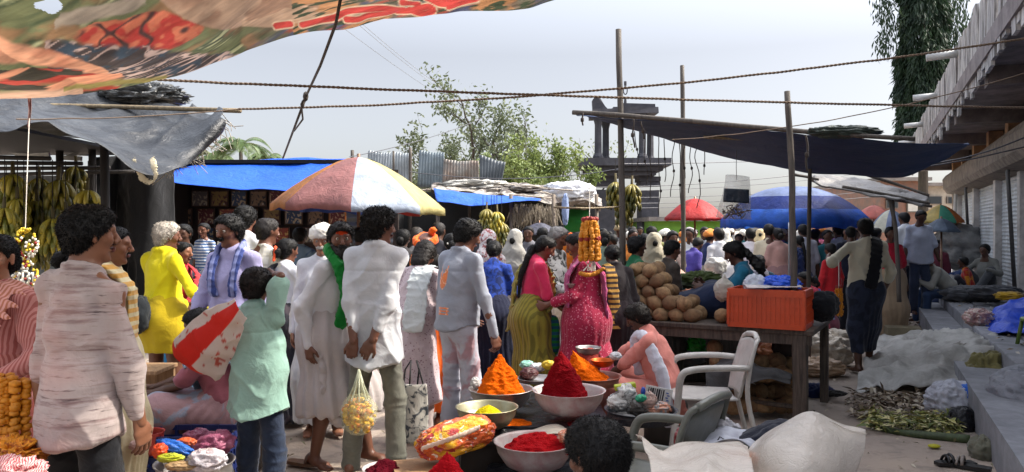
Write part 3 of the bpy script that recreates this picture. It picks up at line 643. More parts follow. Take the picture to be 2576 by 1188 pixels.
block('shop', 'low shop with lime green painted front below the red umbrella', 1640, 1830, 556, 26, 6, mat('7bb23a', 'paint'), wins=[(-.28, .35, .5, 1.1, glass)])
block('house', 'long grey house with white washed wall behind the market stalls', 1430, 1640, 562, 30, 6, mat('aaa9a2', 'paint', pat='dirt', c2='77736c'), wins=[(.3, .6, .6, .5, mat('2f7f4a', 'paint')), (-.2, .6, .6, .5, glass)])
st = thing('outdoor_stair', 'green edged concrete stair against the lime green shop front', 'stair', (W(1770, 600, 24)[0], 24, 0)); mb = MB()
for i in range(8): mb.box((0, -i*.16, (7.5-i)*.09), (1.1, .16, (8-i)*.18))
mb.build('steps', mat('9fb377', 'paint'), st)
# ================================================================ trees
barkm = mat('4c443a', 'wood', pat='grain', c2='2c2722')
def leafm(c1, c2):
    key = ('lf', c1, c2)
    if key in MATS: return MATS[key]
    m, nt, b = nodes('leaf'); co = coords(nt); c = mixc(nt, ramp(nt, noise(nt, co, 1.3, 5, .7), .35, .68), hx(c1), hx(c2)); nt.links.new(c, b.inputs['Base Color']); b.inputs['Roughness'].default_value = .55
    out = nt.nodes['Material Output']; t = nt.nodes.new('ShaderNodeBsdfTranslucent'); mx = nt.nodes.new('ShaderNodeMixShader'); mx.inputs[0].default_value = .3; nt.links.new(c, t.inputs[0]); nt.links.new(b.outputs[0], mx.inputs[1]); nt.links.new(t.outputs[0], mx.inputs[2]); nt.links.new(mx.outputs[0], out.inputs[0]); MATS[key] = m; return m
def tree(label, px, d, topy, spread, seed, c1, c2, nleaf=60, ls=.11, r0=.16, lean=(0, 0), lv=5, fork=.45, z0=0):
    R = np.random.RandomState(seed); base = A((px-CX)/F_*d, d, z0); Ht = CH-(topy-HY)/F_*d-z0; e = thing('tree', label, 'tree', base); mb = MB(); LV, LF = np.zeros((0, 3)), np.zeros((0, 4), int)
    tips = []
    def br(p, dr, L, r, k):
        n = 6; pts = [p]; q = p.copy(); dd = dr.copy()
        for i in range(n): dd = nrm(dd+R.normal(0, .16 if k else .05, 3)+A(0, 0, .05)); q = q+dd*L/n; pts.append(q.copy())
        mb.tube(pts, np.linspace(r, r*.6, n+1), 7 if k < 2 else 5, False)
        if k >= 2: tips.extend([(pts[j], dd) for j in (3, 5, 6)])
        if k < lv:
            for j in range(2 if k else 4):
                a = R.uniform(0, 6.28); up = nrm(dd*1.0+A(math.cos(a)*spread, math.sin(a)*spread, R.uniform(-.1, .55))*(1.0 if k else 1.3)); br(pts[-1 if j == 0 else R.randint(3, 6)], up, L*R.uniform(.6, .85) if k else Ht*.33, r*.58, k+1)
    br(A(0, 0, 0), nrm(A(lean[0], lean[1], 1)), Ht*fork, r0, 0); tp = np.array([t[0] for t in tips]); sc = Ht/max(tp[:, 2].max(), .1)
    mb.V = [v*A(1, 1, sc) for v in mb.V]; tp = tp*A(1, 1, sc); mb.build('trunk', barkm, e, True); n = len(tp)*nleaf//4; i = R.randint(0, len(tp), n); Pp = tp[i]+R.normal(0, .16*Ht/6, (n, 3)); D = R.normal(0, 1, (n, 3)); D[:, 2] -= .4; D /= np.linalg.norm(D, axis=1)[:, None]; N = np.cross(D, R.normal(0, 1, (n, 3))); N /= np.linalg.norm(N, axis=1)[:, None]
    keep = fbm(Pp*1.4+seed, seed, 2) > -.25; V, Q = add_leaves(LV, LF, Pp[keep], D[keep], N[keep], ls*R.uniform(.6, 1.4, keep.sum()), ls*.55, .15); link('crown', mkmesh('crown', V, Q, False, (leafm(c1, c2),)), e); return e
tree('tall gnarled sparse tree rising behind the corrugated zinc sheets', 1250, 30, 190, .62, 4, '525c44', '747e5e', 50, .18, .2, (.02, 0), 5, .42)
tree('low wide spreading tree just left of the tall gnarled tree', 1165, 33, 312, .9, 8, '505a42', '6f7858', 48, .18, .15, (-.05, 0), 5, .35)
tree('bright yellow green bushy tree between the tall tree and the stone tower', 1410, 27, 350, .6, 12, '65763c', '808c50', 90, .15, .12, (0, 0), 5, .3)
tree('thin twiggy half bare tree beside the stone tower', 1450, 31, 322, .8, 15, '5f6a44', '81895f', 12, .14, .14, (0, 0), 5, .32)
tree('dull green bush tree below the tall gnarled tree', 1325, 28, 395, .7, 21, '56683a', '7d8c50', 80, .15, .1, (0, 0), 4, .3)
tree('grey green tree far behind on the left of the zinc sheets', 1120, 40, 395, .8, 23, '55603f', '707b55', 60, .2, .12, (0, 0), 4, .3)
def palm(label, px, py, d, Rr, seed):
    R = np.random.RandomState(seed); top = W(px, py, d); e = thing('palm_tree', label, 'palm tree', (top[0], d, 0)); mb = MB(); mb.tube([(0, 0, 0), (.15, 0, top[2]*.5), (0, 0, top[2])], [.2, .16, .13], 8); mb.build('trunk', barkm, e, True); V, Q = np.zeros((0, 3)), np.zeros((0, 4), int); st = MB()
    for k in range(20):
        a = R.uniform(0, 6.28); up = R.uniform(.1, 1.2); L = Rr*R.uniform(.8, 1.15); t = np.linspace(0, 1, 22)[:, None]; D = A(math.cos(a), math.sin(a), 0); c = A(0, 0, top[2])+D*L*t*math.cos(up*.6)+A(0, 0, 1)*(up*L*.7*t-L*(.55+.35*up)*t**2.2); st.tube(c, np.linspace(.03, .008, 22), 4, False)
        tn = np.gradient(c, axis=0); tn /= np.linalg.norm(tn, axis=1)[:, None]; sd = np.cross(tn, A(0, 0, 1)); sd /= np.maximum(np.linalg.norm(sd, axis=1)[:, None], .01)
        for s in (-1, 1):
            for h in (0, .5):
                cc = c[2:]+(c[1:-1]-c[2:])*h; D2 = sd[2:]*s+tn[2:]*.5-A(0, 0, .55); D2 /= np.linalg.norm(D2, axis=1)[:, None]; V, Q = add_leaves(V, Q, cc, D2, np.cross(D2, tn[2:]), Rr*.26*np.sin(np.linspace(.5, 3.0, len(cc))), .05, .1)
    st.build('midribs', mat('6b7340', 'leaf'), e); link('crown', mkmesh('crown', V, Q, False, (leafm('41542e', '62794a'),)), e)
palm('tall coconut palm standing highest above the blue tarpaulin', 605, 366, 55, 2.6, 2); palm('shorter coconut palm leaning left beside the black tarpaulin', 535, 392, 58, 2.0, 5); palm('coconut palm half hidden behind the blue tarpaulin on the right of the tall palm', 672, 398, 62, 2.0, 9)
def ashoka():
    d = 27.; R = np.random.RandomState(3); x = W(2322, 0, d)[0]; e = thing('ashoka_tree', 'tall narrow dark evergreen with drooping leaves beside the streaked eave', 'tree', (x, d, 0)); mb = MB(); mb.tube([(0, 0, 0), (0, 0, 12.5)], [.2, .06], 8); mb.build('trunk', barkm, e, True)
    n = 26000; z = R.uniform(4.3, 13, n); a = R.uniform(0, 6.28, n); rr = (1.0+.22*vnoise(np.stack([np.cos(a)*2, np.sin(a)*2, z*.8], 1), 3)+.2*vnoise(np.stack([np.cos(a)*5, np.sin(a)*5, z*2.2], 1), 5))*R.uniform(.45, 1.0, n)**.5*(.95-.02*z)
    Pp = np.stack([rr*np.cos(a), rr*np.sin(a), z], 1); D = np.stack([np.cos(a)*.35, np.sin(a)*.35, -np.ones(n)], 1)+R.normal(0, .25, (n, 3)); D /= np.linalg.norm(D, axis=1)[:, None]; N = np.cross(D, R.normal(0, 1, (n, 3))); N /= np.linalg.norm(N, axis=1)[:, None]
    V, Q = add_leaves(np.zeros((0, 3)), np.zeros((0, 4), int), Pp, D, N, .26*R.uniform(.6, 1.3, n), .065, .15)
    n = 900; z = R.uniform(8.0, 10.2, n); s = R.choice([-1, 1], n); Pp = np.stack([s*R.uniform(1.0, 1.5, n)+.12*np.sin(z*5), R.normal(0, .3, n), z-R.uniform(0, .5, n)], 1); D = A(0, 0, -1)+R.normal(0, .3, (n, 3)); D /= np.linalg.norm(D, axis=1)[:, None]; N = np.cross(D, R.normal(0, 1, (n, 3))); N /= np.linalg.norm(N, axis=1)[:, None]
    V, Q = add_leaves(V, Q, Pp, D, N, .24, .06, .1); link('crown', mkmesh('crown', V, Q, False, (leafm('1c2f22', '33492c'),)), e)
ashoka()
# ================================================================ stone tower
def tower():
    d = 28.; c = W(1570, 578, d); e = thing('stone_tower', 'dark old stone tower with four slender pillars on a bracketed platform', 'tower', (c[0], d, 0)); sm = mat('4a4a50', 'stone', pat='dirt', c2='33333a')
    def X(px): return W(px, 0, d)[0]-c[0]
    def Z(py): return CH-(py-HY)/F_*d
    def bx(mb, p0, p1, y0, y1, dep=.5, yo=0): mb.box(((X(p0)+X(p1))/2, yo, (Z(y0)+Z(y1))/2), (X(p1)-X(p0), dep, Z(y0)-Z(y1)))
    mb = MB(); bx(mb, 1452, 1672, 405, 424, 2.4); bx(mb, 1470, 1655, 424, 436, 2.0); bx(mb, 1485, 1640, 436, 446, 1.7); mb.build('platform', sm, e, jit=.03)
    for a, b in ((1492, 1542), (1608, 1652)):
        mb = MB(); bx(mb, a-6, b+3, 446, 458, 1.1); bx(mb, a-3, b+2, 458, 470, 1.0); bx(mb, a, b, 480, 640, 1.0); mb.add([(X(a), -.5, 0), (X(b), -.5, 0), (X(b), .5, 0), (X(a), .5, 0), (X(a), -.5, Z(640)), (X(b), -.5, Z(640)), (X(b), .5, Z(640)), (X(a), .5, Z(640))], [(0, 1, 5, 4), (1, 2, 6, 5), (2, 3, 7, 6), (3, 0, 4, 7)]); mb.build('pier', sm, e, jit=.04)
    for a, yo in ((1500, -.6), (1528, .5), (1609, -.6), (1642, .5)):
        mb = MB(); mb.lathe([(.19, Z(406)), (.19, Z(398)), (.13, Z(390)), (.12, Z(320)), (.15, Z(312)), (.2, Z(296)), (.2, Z(290))], (X(a), yo, 0), 8); mb.build('pillar', sm, e)
    mb = MB(); bx(mb, 1486, 1560, 284, 294, 1.8); bx(mb, 1535, 1645, 278, 294, 1.7); bx(mb, 1560, 1640, 268, 280, 1.4); mb.build('roof_slab', sm, e, jit=.03)
    mb = MB(); q = [(X(1490), 0, Z(284)), (X(1490), 0, Z(252)), (X(1497), 0, Z(246)), (X(1508), 0, Z(250)), (X(1522), 0, Z(268)), (X(1530), 0, Z(284))]; mb.prism([A(*v)-A(0, .25, 0) for v in q], (0, -.25, 0), (0, .2, 0)); mb.build('carved_finial', sm, e, jit=.05)
    mb = MB(); x = X(1573); mb.tube([(x, 0, Z(275)), (x, 0, Z(245))], [.07, .04], 6); th = np.linspace(0, 2*math.pi, 16)
    mb.tube([(x+.07*math.cos(u), 0, Z(228)+.14*math.sin(u)) for u in th], .022, 5); mb.tube([(x, 0, Z(216)), (x, 0, Z(205))], .05, 6); mb.build('finial', sm, e)
tower()
# ================================================================ poles, ropes
wood = mat('5f574e', 'wood', pat='grain', c2='38322d'); woodl = mat('7d7062', 'wood', pat='grain', c2='544a40'); bamb = mat('8f7f62', 'wood', pat='grain', c2='5c4f3d')
def pole(label, pts, r, m=wood, cat='pole', name='wooden_pole', grp=None, d=None):
    """pts: (px, py, d)"""
    P = np.array([W(*p) for p in pts]); P = catmull(P, 14); P = P+.008*np.stack([vnoise(P*3, 1), vnoise(P*3, 2), 0*P[:, 0]], 1)
    mb = MB(); mb.tube(P, np.linspace(r, r*.82, 14)*(1+.08*vnoise(P*7, 5)), 9); o = mb.build(name, m, None, True); return tag(o, label, cat, grp)
pole('tallest wooden pole, holding the upper end of the navy tarpaulin', [(1573, 980, 7.75), (1566, 600, 7.8), (1556, 74, 7.8)], .036)
pole('second tallest wooden pole, right of the tallest one', [(1718, 880, 10.2), (1719, 500, 10.2), (1716, 165, 10.2)], .034)
pole('grey wooden pole tied in front of the orange crate', [(2004, 1056, 6.35), (1995, 560, 6.4), (1981, 230, 6.45)], .03)
pole('dark wooden pole right behind the orange crate', [(2032, 930, 8.6), (2036, 600, 8.6), (2039, 322, 8.6)], .026)
pole('thin pale metal pole beside the grey wooden pole', [(1986, 840, 9.5), (1984, 560, 9.5)], .012, mat('b9bcbe', 'metal'))
def rope(label, a, b, sag, r, m=None, name='rope', cat='rope', grp=None, n=60, tw=True):
    P = rope_pts(W(*a), W(*b), sag, n); P = P+.004*np.stack([vnoise(P*6, 1), vnoise(P*6, 2), vnoise(P*6, 3)], 1)
    mb = MB(); L = np.linalg.norm(P[-1]-P[0])
    if tw and r > .005:
        n2 = 700; t = np.linspace(0, 1, n2); i = t*(n-1); k = np.minimum(i.astype(int), n-2); f = (i-k)[:, None]; Q = P[k]*(1-f)+P[k+1]*f; ph = t*L*2*math.pi/.055; T = nrm(P[-1]-P[0]); u = nrm(np.cross(T, A(0, 0, 1))); v = np.cross(T, u)
        for s in (0, math.pi): mb.tube(Q+.42*r*(np.cos(ph+s)[:, None]*u+np.sin(ph+s)[:, None]*v), r*.66, 5, False)
    else: mb.tube(P, r, 5, False)
    return tag(mb.build(name, m or mat('6b5a4a', 'cloth', var=0), None, True), label, cat, grp)
rope('long level twisted rope crossing the sky from banner to eave', (395, 201, 4.4), (2620, 272, 5.6), .02, .0085)
rope('long twisted rope rising to the upper right over the market', (598, 275, 5.6), (2640, 88, 5.2), .10, .0085)
rope('thin rope lying across the black tarpaulin', (40, 300, 5.1), (600, 275, 5.6), .02, .0045)
rope('thin rope sloping up in front of the navy tarpaulin', (1690, 352, 6.9), (2640, 165, 6.2), .10, .0045)
tag((lambda mb: mb.build('knotted_rope', mat('3b332d', 'cloth', var=0), None, True))(MB().tube(np.array([W(860, -20, 3.4), W(845, 60, 3.7), W(806, 165, 4.4), W(772, 238, 5.2)]), .008, 6).tube(np.array([W(772, 238, 5.2), W(745, 310, 6.4), W(712, 398, 8.4)]), .010, 6).tube(np.array([W(774, 236, 5.2), W(758, 262, 5.3), W(762, 300, 5.5), W(740, 330, 6.6)]), .007, 5).ball(W(769, 243, 5.22), (.02, .02, .035), 8).ball(W(762, 262, 5.3), (.013, .013, .03), 8)), 'dark knotted rope hanging down from the printed banner to the blue tarpaulin', 'rope')
WG = 'power lines crossing the sky'
for i, (a, b, s) in enumerate([((858, 66, 26), (1290, 345, 40), .25), ((900, 60, 26), (1190, 275, 40), .2), ((911, 60, 26), (1200, 275, 40), .2)]): rope('faint thin wire running down from the printed banner behind the trees', a, b, s, .009, mat('7d8288', 'plastic', var=0), 'wire', 'wire', WG, 24, False)
for i, (a, b, s, L) in enumerate([((1290, 470, 16), (2010, 440, 20), .12, 'thin wire passing in front of the stone tower platform'), ((1560, 412, 18), (2300, 380, 24), .1, 'thin wire above the hanging plastic bag'), ((1600, 480, 18), (2200, 432, 24), .1, 'highest of the sagging wires behind the hanging plastic bag'), ((1600, 497, 18), (2200, 462, 24), .1, 'second of the sagging wires behind the hanging plastic bag'), ((1600, 512, 18), (2200, 480, 24), .08, 'third of the sagging wires behind the hanging plastic bag'), ((1600, 524, 18), (2200, 495, 24), .06, 'lowest of the sagging wires behind the hanging plastic bag'),
        ((2240, 420, 8), (2640, 318, 8), .1, 'brown cable strung from the navy tarpaulin to the building'), ((2200, 432, 9), (2640, 352, 9), .06, 'black cable strung low along the building front'), ((880, 395, 14), (1230, 290, 20), .1, 'faint wire rising right from the umbrella'), ((1030, 432, 14), (1560, 425, 14), .15, 'pale cord stretched in front of the zinc sheets')]): rope(L, a, b, s, .008 if i > 1 else .01, mat('4a4a4e', 'plastic', var=0), 'wire', 'wire', None, 24, False)
# ================================================================ printed banner overhead
def banner():
    E = [(-120, 252, 3.75), (40, 247, 3.8), (150, 244, 3.85), (250, 234, 3.95), (400, 203, 4.1), (560, 158, 4.3), (740, 92, 4.5), (860, 66, 4.7), (1000, 48, 4.9), (1200, 26, 5.1), (1445, -3, 5.4), (1700, -30, 5.7)]
    r0 = np.array([W(*e) for e in E]); rows = []
    for dy, dz in ((0, 0), (.28, .02), (.6, .00), (1.0, .06), (1.5, .16), (2.2, .3), (3.0, .38)):
        r = r0.copy(); r[:, 1] -= dy; r[:, 2] += dz; r[:, 0] *= (1-.05*dy); rows.append(r)
    def colf(u, v, G):
        px = G[:, 0]/np.maximum(G[:, 1], .3)*F_+CX; py = HY-(G[:, 2]-CH)/np.maximum(G[:, 1], .3)*F_
        Q = np.stack([G[:, 0]*1.0, G[:, 1]*1.0, G[:, 2]*0], 1); n1 = fbm(Q*3.2, 4, 4); n2 = fbm(Q*A(3, 14, 0)+fbm(Q*2, 8, 2)[:, None]*2, 9, 4); n3 = fbm(Q*16, 5, 3)
        wx = px+26*n1+6*n3; wy = py+14*n1+5*n3
        def C(*c): return np.array(s2l(c))[None, :]
        def lay(c, m, col): m = np.clip(m, 0, 1)[:, None]; return c*(1-m)+col*m
        c = C(118, 122, 78)+0*px[:, None]; c = lay(c, (n2+.25)*1.8, C(66, 80, 54)); c = lay(c, (n2-.25)*2.5, C(190, 188, 130)); c = lay(c, (fbm(Q*7, 22, 4)-.15)*2.2, C(150, 112, 72))
        right = np.clip((wx-600)/120, 0, 1); c = lay(c, right*.75, C(112, 98, 84)); c = lay(c, right*(n2*1.8), C(82, 92, 70)); c = lay(c, right*((fbm(Q*A(5, 12, 0), 31, 4))*2.2-.3), C(84, 88, 112)); c = lay(c, right*((fbm(Q*A(6, 14, 0), 37, 4))*3-1.0), C(160, 76, 56))
        # long pale leaf, red fruit heap, tan round shape, striped dark mane, pale limb
        d = np.abs((wy-50)+(wx-180)*.36); c = lay(c, (1-d/30)*3*(wx > 150)*(wx < 360), C(166, 148, 124))
        red = (1-((wx-355)/165)**2-((wy-84+.10*(wx-355))/44)**2)*4; c = lay(c, red, C(190, 52, 36)); c = lay(c, np.clip(red, 0, 1)*(fbm(Q*18, 41, 3)*3+.1), C(214, 112, 70)); c = lay(c, np.clip(red, 0, 1)*(ridg(Q*13, 44)*4-2.6), C(84, 58, 52))
        c = lay(c, (1-((px-655)/262)**2-((py+22+6*n1)/102)**2)*14, C(190, 152, 118)); c = lay(c, (1-((px-655)/262)**2-((py+22)/102)**2)*14*np.clip(n1*1.2, 0, .5), C(164, 124, 94))
        mane = (1-np.abs((wy-152-.012*(wx-400))/(40*np.clip((820-wx)/420, .1, 1))))*4*(wx > 120); c = lay(c, mane, C(76, 66, 62)); c = lay(c, np.clip(mane, 0, 1)*(ridg(Q*A(4, 34, 1)+fbm(Q*5, 3, 2)[:, None]*1.2, 51)*5-3.0), C(196, 164, 146)); c = lay(c, np.clip(mane, 0, 1)*(ridg(Q*A(3, 22, 1)+fbm(Q*4, 13, 2)[:, None], 57)*5-3.6), C(60, 74, 84))
        limb = (1-np.abs((wy-128-.16*wx+.00002*wx**2)/(34-.10*np.clip(wx, 0, 300))))*3*(wx < 262); c = lay(c, limb, C(214, 146, 104)); c = lay(c, np.clip(limb, 0, 1)*(n1*2), C(190, 96, 60))
        low = (wy > 172)*(wx < 300)*1.0; c = lay(c, low*(n1*3+1.0), C(176, 52, 34)); c = lay(c, low*(fbm(Q*8, 61, 3)*5-.5), C(60, 56, 46)); c = lay(c, low*(fbm(Q*A(2, 10, 0), 66, 3)*5-1.0), C(214, 138, 96))
        c = lay(c, ((py-226+.05*px)/9)*(px < 210), C(204, 158, 124)); c = lay(c, (1-np.abs(wy-(215-.15*(px-200)))/12)*2*(px > 160)*(px < 420), C(150, 134, 66))
        # red brush lettering with cream outline along the far edge
        L = [[(762, 66), (800, 52), (840, 40), (880, 22), (960, 14), (1012, 22)], [(868, 42), (900, 40), (930, 30), (1010, 26)], [(1000, 30), (1040, 26), (1052, 14), (1010, 2)], [(1030, 26), (1060, 34), (1090, 30), (1078, 20), (1046, 24)], [(1075, 0), (1110, 14), (1150, 4)], [(1105, 2), (1190, -2)], [(700, 76), (735, 68)], [(1130, 20), (1170, 10), (1200, 2)]]
        D = np.full(len(px), 1e9)
        for s in L:
            s = catmull(np.array(s, float), 26)
            for a, b in zip(s[:-1], s[1:]):
                t = np.clip(((px-a[0])*(b[0]-a[0])+(py-a[1])*(b[1]-a[1]))/max(((b-a)**2).sum(), 1e-6), 0, 1); D = np.minimum(D, np.hypot(px-a[0]-t*(b[0]-a[0]), py-a[1]-t*(b[1]-a[1])))
        ed = (px > 740)*1.0; c = lay(c, ed*(fbm(Q*7, 71, 4)*3), C(190, 130, 76)); c = lay(c, ed*(fbm(Q*A(12, 30, 0), 77, 3)*4-.4), C(66, 76, 54)); c = lay(c, (11-D)/2, C(214, 180, 140)); c = lay(c, (7.5-D)/1.5, C(206, 58, 44)); c = lay(c, ((1-v*40)*3)*(px > 640), C(182, 140, 112))
        g_ = c.mean(1, keepdims=True); c = g_+(c-g_)*.86; c = c*(1+.28*fbm(Q*A(9, 34, 0)+n1[:, None], 91, 4)+.12*n3)[:, None]
        return np.clip(c, .004, .9)
    m = attr_mat('printed_banner', tr=.33, rough=.5, bs=5)
    o = sheet('banner', rows, 300, 520, m, amp=.02, fr=2.2, seed=4, thick=0, fold=.018, ffr=(1.2, 2.5, 1), colf=colf)
    me = o.data; n = len(me.vertices); co = np.zeros(n*3); me.vertices.foreach_get('co', co); co = co.reshape(-1, 3); px = co[:, 0]/np.maximum(co[:, 1], .2)*F_+CX; py = HY-(co[:, 2]-CH)/np.maximum(co[:, 1], .2)*F_
    bad = (((px-126)/32)**2+((py-14)/17)**2+.35*np.sin(px*.13)) < 1; import bmesh; bm = bmesh.new(); bm.from_mesh(me); bm.verts.ensure_lookup_table(); bmesh.ops.delete(bm, geom=[bm.verts[int(i)] for i in np.where(bad)[0]], context='VERTS'); bm.to_mesh(me); bm.free()
    tag(o, 'faded printed plastic banner with red letters stretched overhead', 'banner')
banner()
tag((lambda mb: mb.build('tie_rope', mat('c3a19a', 'cloth', pat='hstripe', c2='7d3a34', sc=4), None, True))(MB().tube([W(74, 240, 3.9), W(76, 275, 4.4), W(72, 318, 5.1)], .009, 6)), 'short red and white twisted rope tying the banner to the black tarpaulin', 'rope')
# ================================================================ black tarpaulin over the banana stall
blk = mat('17191c', 'tarp', rough=.42, pat='dirt', c2='44474a', sc=1.0)
ctrl = [[W(-150, 248, 7.2), W(0, 244, 7.2), W(150, 240, 7.2), W(300, 262, 7.2), W(430, 270, 7.0), W(520, 276, 6.7), W(566, 284, 6.4)],
        [W(-150, 270, 6.5), W(0, 268, 6.5), W(150, 286, 6.5), W(280, 318, 6.4), W(400, 335, 6.4), W(500, 322, 6.3), W(566, 292, 6.3)],
        [W(-150, 300, 5.7), W(0, 296, 5.7), W(130, 322, 5.7), W(260, 372, 5.7), W(385, 408, 5.8), W(490, 372, 6.0), W(560, 304, 6.2)],
        [W(-150, 345, 5.1), W(-10, 336, 5.1), W(80, 320, 5.1), W(235, 385, 5.2), W(372, 460, 5.4), W(470, 408, 5.9), W(548, 322, 6.2)]]
tag(sheet('tarpaulin', ctrl, 110, 170, blk, amp=.03, fr=1.8, seed=3, thick=.004, fold=.06, ffr=(3.4, .9, .9)), 'weathered black plastic tarpaulin sagging over the banana stall', 'tarpaulin')
tag(crumple('plastic_bundle', W(355, 245, 7.3), (.36, .22, .11), mat('3a3d3f', 'tarp', rough=.3, pat='dirt', c2='8b8d8c'), None, 3, .55, 5, 60), 'crumpled black plastic heap lying on top of the black tarpaulin', 'plastic heap')
tag(crumple('plastic_bundle', W(235, 240, 7.4), (.26, .2, .10), mat('17191b', 'tarp', rough=.3), None, 8, .5, 5, 50), 'small dark plastic bundle half hidden behind the banner edge', 'plastic heap')
mb = MB(); mb.tube(catmull(np.array([W(-100, 262, 6.8), W(250, 268, 6.9), W(605, 279, 6.4)]), 12), .02, 8); tag(mb.build('bamboo_pole', bamb, None, True), 'bamboo pole along the upper edge of the black tarpaulin, tip sticking out', 'pole')
th = MB(); R_ = np.random.RandomState(4)
for k in range(170):
    t = R_.rand(); p = W(430+125*t+R_.normal(0, 5), 405-115*t+R_.normal(0, 8), 6.3+R_.rand()*.3); q = p+A(R_.normal(0, .10), R_.normal(0, .05), -R_.uniform(.03, .17)); th.tube([p, (p+q)/2+R_.normal(0, .02, 3), q], .0035, 4, False)
tag(th.build('thatch_fringe', mat('a89f92', 'leaf', pat='grain', c2='6e665c'), None, True), 'frayed grey thatch fringe under the right end of the black tarpaulin', 'thatch', kind='stuff')
lp = catmull(np.array([W(332, 402, 5.45), W(345, 425, 5.45), W(358, 448, 5.45), W(380, 459, 5.45), (W(392, 446, 5.4)), W(388, 420, 5.4), W(382, 398, 5.45)]), 26)
L = band(list(lp), np.linspace(.035, .03, 26), .006, A(.75, 0, .66), .004); V, Q = solid(L, .007, None, 1, wrinkle(.004, 3, (20, 20, 20)))
tag(link('cloth_loop', mkmesh('cloth_loop', V, Q, True, (mat('cfc2a2', 'cloth'),))), 'cream cloth loop dangling from the corner of the black tarpaulin', 'cloth')
# banana stall
bs = thing('banana_stall', 'dark timber banana stall under the black tarpaulin', 'stall', W(110, 0, 6.6)*A(1, 1, 0)); bo = np.array(bs.location)
def inl(mb): mb.V = [v-bo for v in mb.V]; return mb
for px, d in ((-60, 6.0), (262, 6.2), (150, 7.6), (232, 7.5)):
    mb = MB(); a = W(px, 578, d); mb.tube([(a[0], d, 0), (a[0]+.02, d, 1.2), (a[0], d, 2.35)], .035, 8); inl(mb).build('post', mat('2a2522', 'wood'), bs, True)
mb = MB(); a, b = W(-120, 0, 7.9), W(238, 0, 7.9); mb.box(((a[0]+b[0])/2, 7.9, 1.06), (b[0]-a[0], .04, 2.12)); inl(mb).build('back_panel', mat('5d6466', 'tarp', rough=.6, pat='dirt', c2='33373a'), bs)
mb = MB(); mb.box(((a[0]+b[0])/2+.2, 6.9, 2.36), (b[0]-a[0]+.4, 2.3, .03)); inl(mb).build('roof', mat('1b1c1e', 'wood'), bs); mb = MB(); a, b = W(-120, 0, 6.9), W(262, 0, 6.9)
for i in range(4): mb.tube([(a[0], 6.1+i*.45, 2.16-.02*i), (b[0], 6.1+i*.45, 2.13)], .018, 6)
inl(mb).build('hanging_rail', mat('2c2723', 'wood'), bs, True)
R_ = np.random.RandomState(9); mb = MB()
for k in range(16): c = W(R_.uniform(-20, 215), R_.uniform(340, 400), 7.7+R_.rand()*.3); mb.box(c, (R_.uniform(.1, .45), .03, R_.uniform(.012, .05)), R=roty(R_.normal(0, .12)))
inl(mb).build('roof_slat', mat('aeb0ac', 'paint', pat='dirt', c2='6d6d6a'), bs)
# banana bunches
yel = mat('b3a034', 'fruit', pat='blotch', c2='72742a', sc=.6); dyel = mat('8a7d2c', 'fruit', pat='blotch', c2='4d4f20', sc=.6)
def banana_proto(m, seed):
    R = np.random.RandomState(seed); e = link('banana_bunch', None); mb = MB(); mb.tube([(0, 0, .12), (.01, 0, -.02), (0, .01, -.2)], [.012, .018, .014], 6); mb.build('stalk', mat('5a4f2c', 'wood'), e, True)
    for h in range(3):
        mb = MB(); z = .02-h*.075; n = 10
        for k in range(n):
            a = 2*math.pi*k/n+h*.3+R.normal(0, .08); d = A(math.cos(a), math.sin(a), 0); t = np.linspace(0, 1, 7)[:, None]; L = .15*R.uniform(.85, 1.1)
            P = A(0, 0, z)+d*(.015+.085*np.sin(t*1.7))+A(0, 0, -1)*L*t**1.15+d*(-.02)*t**3; mb.tube(P, [.008, .014, .0185, .0195, .0185, .013, .005], 6)
        mb.build('banana_hand', m, e, True)
    return e
BG = 'banana bunches hanging in the stalls'
def copy_thing(src, loc, rz=0, label=None, cat=None, group=None, scale=1.0):
    c = src.copy(); COL.objects.link(c); c.location = tuple(map(float, loc)); c.rotation_euler[2] = rz; c.scale = (scale,)*3
    for ch in list(src.children):
        k = ch.copy(); COL.objects.link(k); k.parent = c
        for g in list(ch.children): kk = g.copy(); COL.objects.link(kk); kk.parent = k
    return tag(c, label, cat, group)
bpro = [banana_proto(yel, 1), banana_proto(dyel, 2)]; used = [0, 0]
def bunch(px, py, d, k, label, s=1.0, top=2.13):
    loc = W(px, py-14, d); rz = rnd.uniform(0, 6)
    if not used[k]:
        o = bpro[k]; used[k] = 1; o.location = tuple(loc); o.rotation_euler[2] = rz; o.scale = (s,)*3; tag(o, label, 'bananas', BG)
        o2 = o
    else: o2 = copy_thing(bpro[k], loc, rz, label, 'bananas', BG, s)
    for ch in list(o2.children):
        if ch.name.startswith('string'): bpy.data.objects.remove(ch)
    mb = MB(); mb.tube([(0, 0, .1), (0, 0, (top-loc[2])/s)], .004, 5, False); mb.build('string', mat('221d1a', 'cloth', var=0), o2)
    return o2
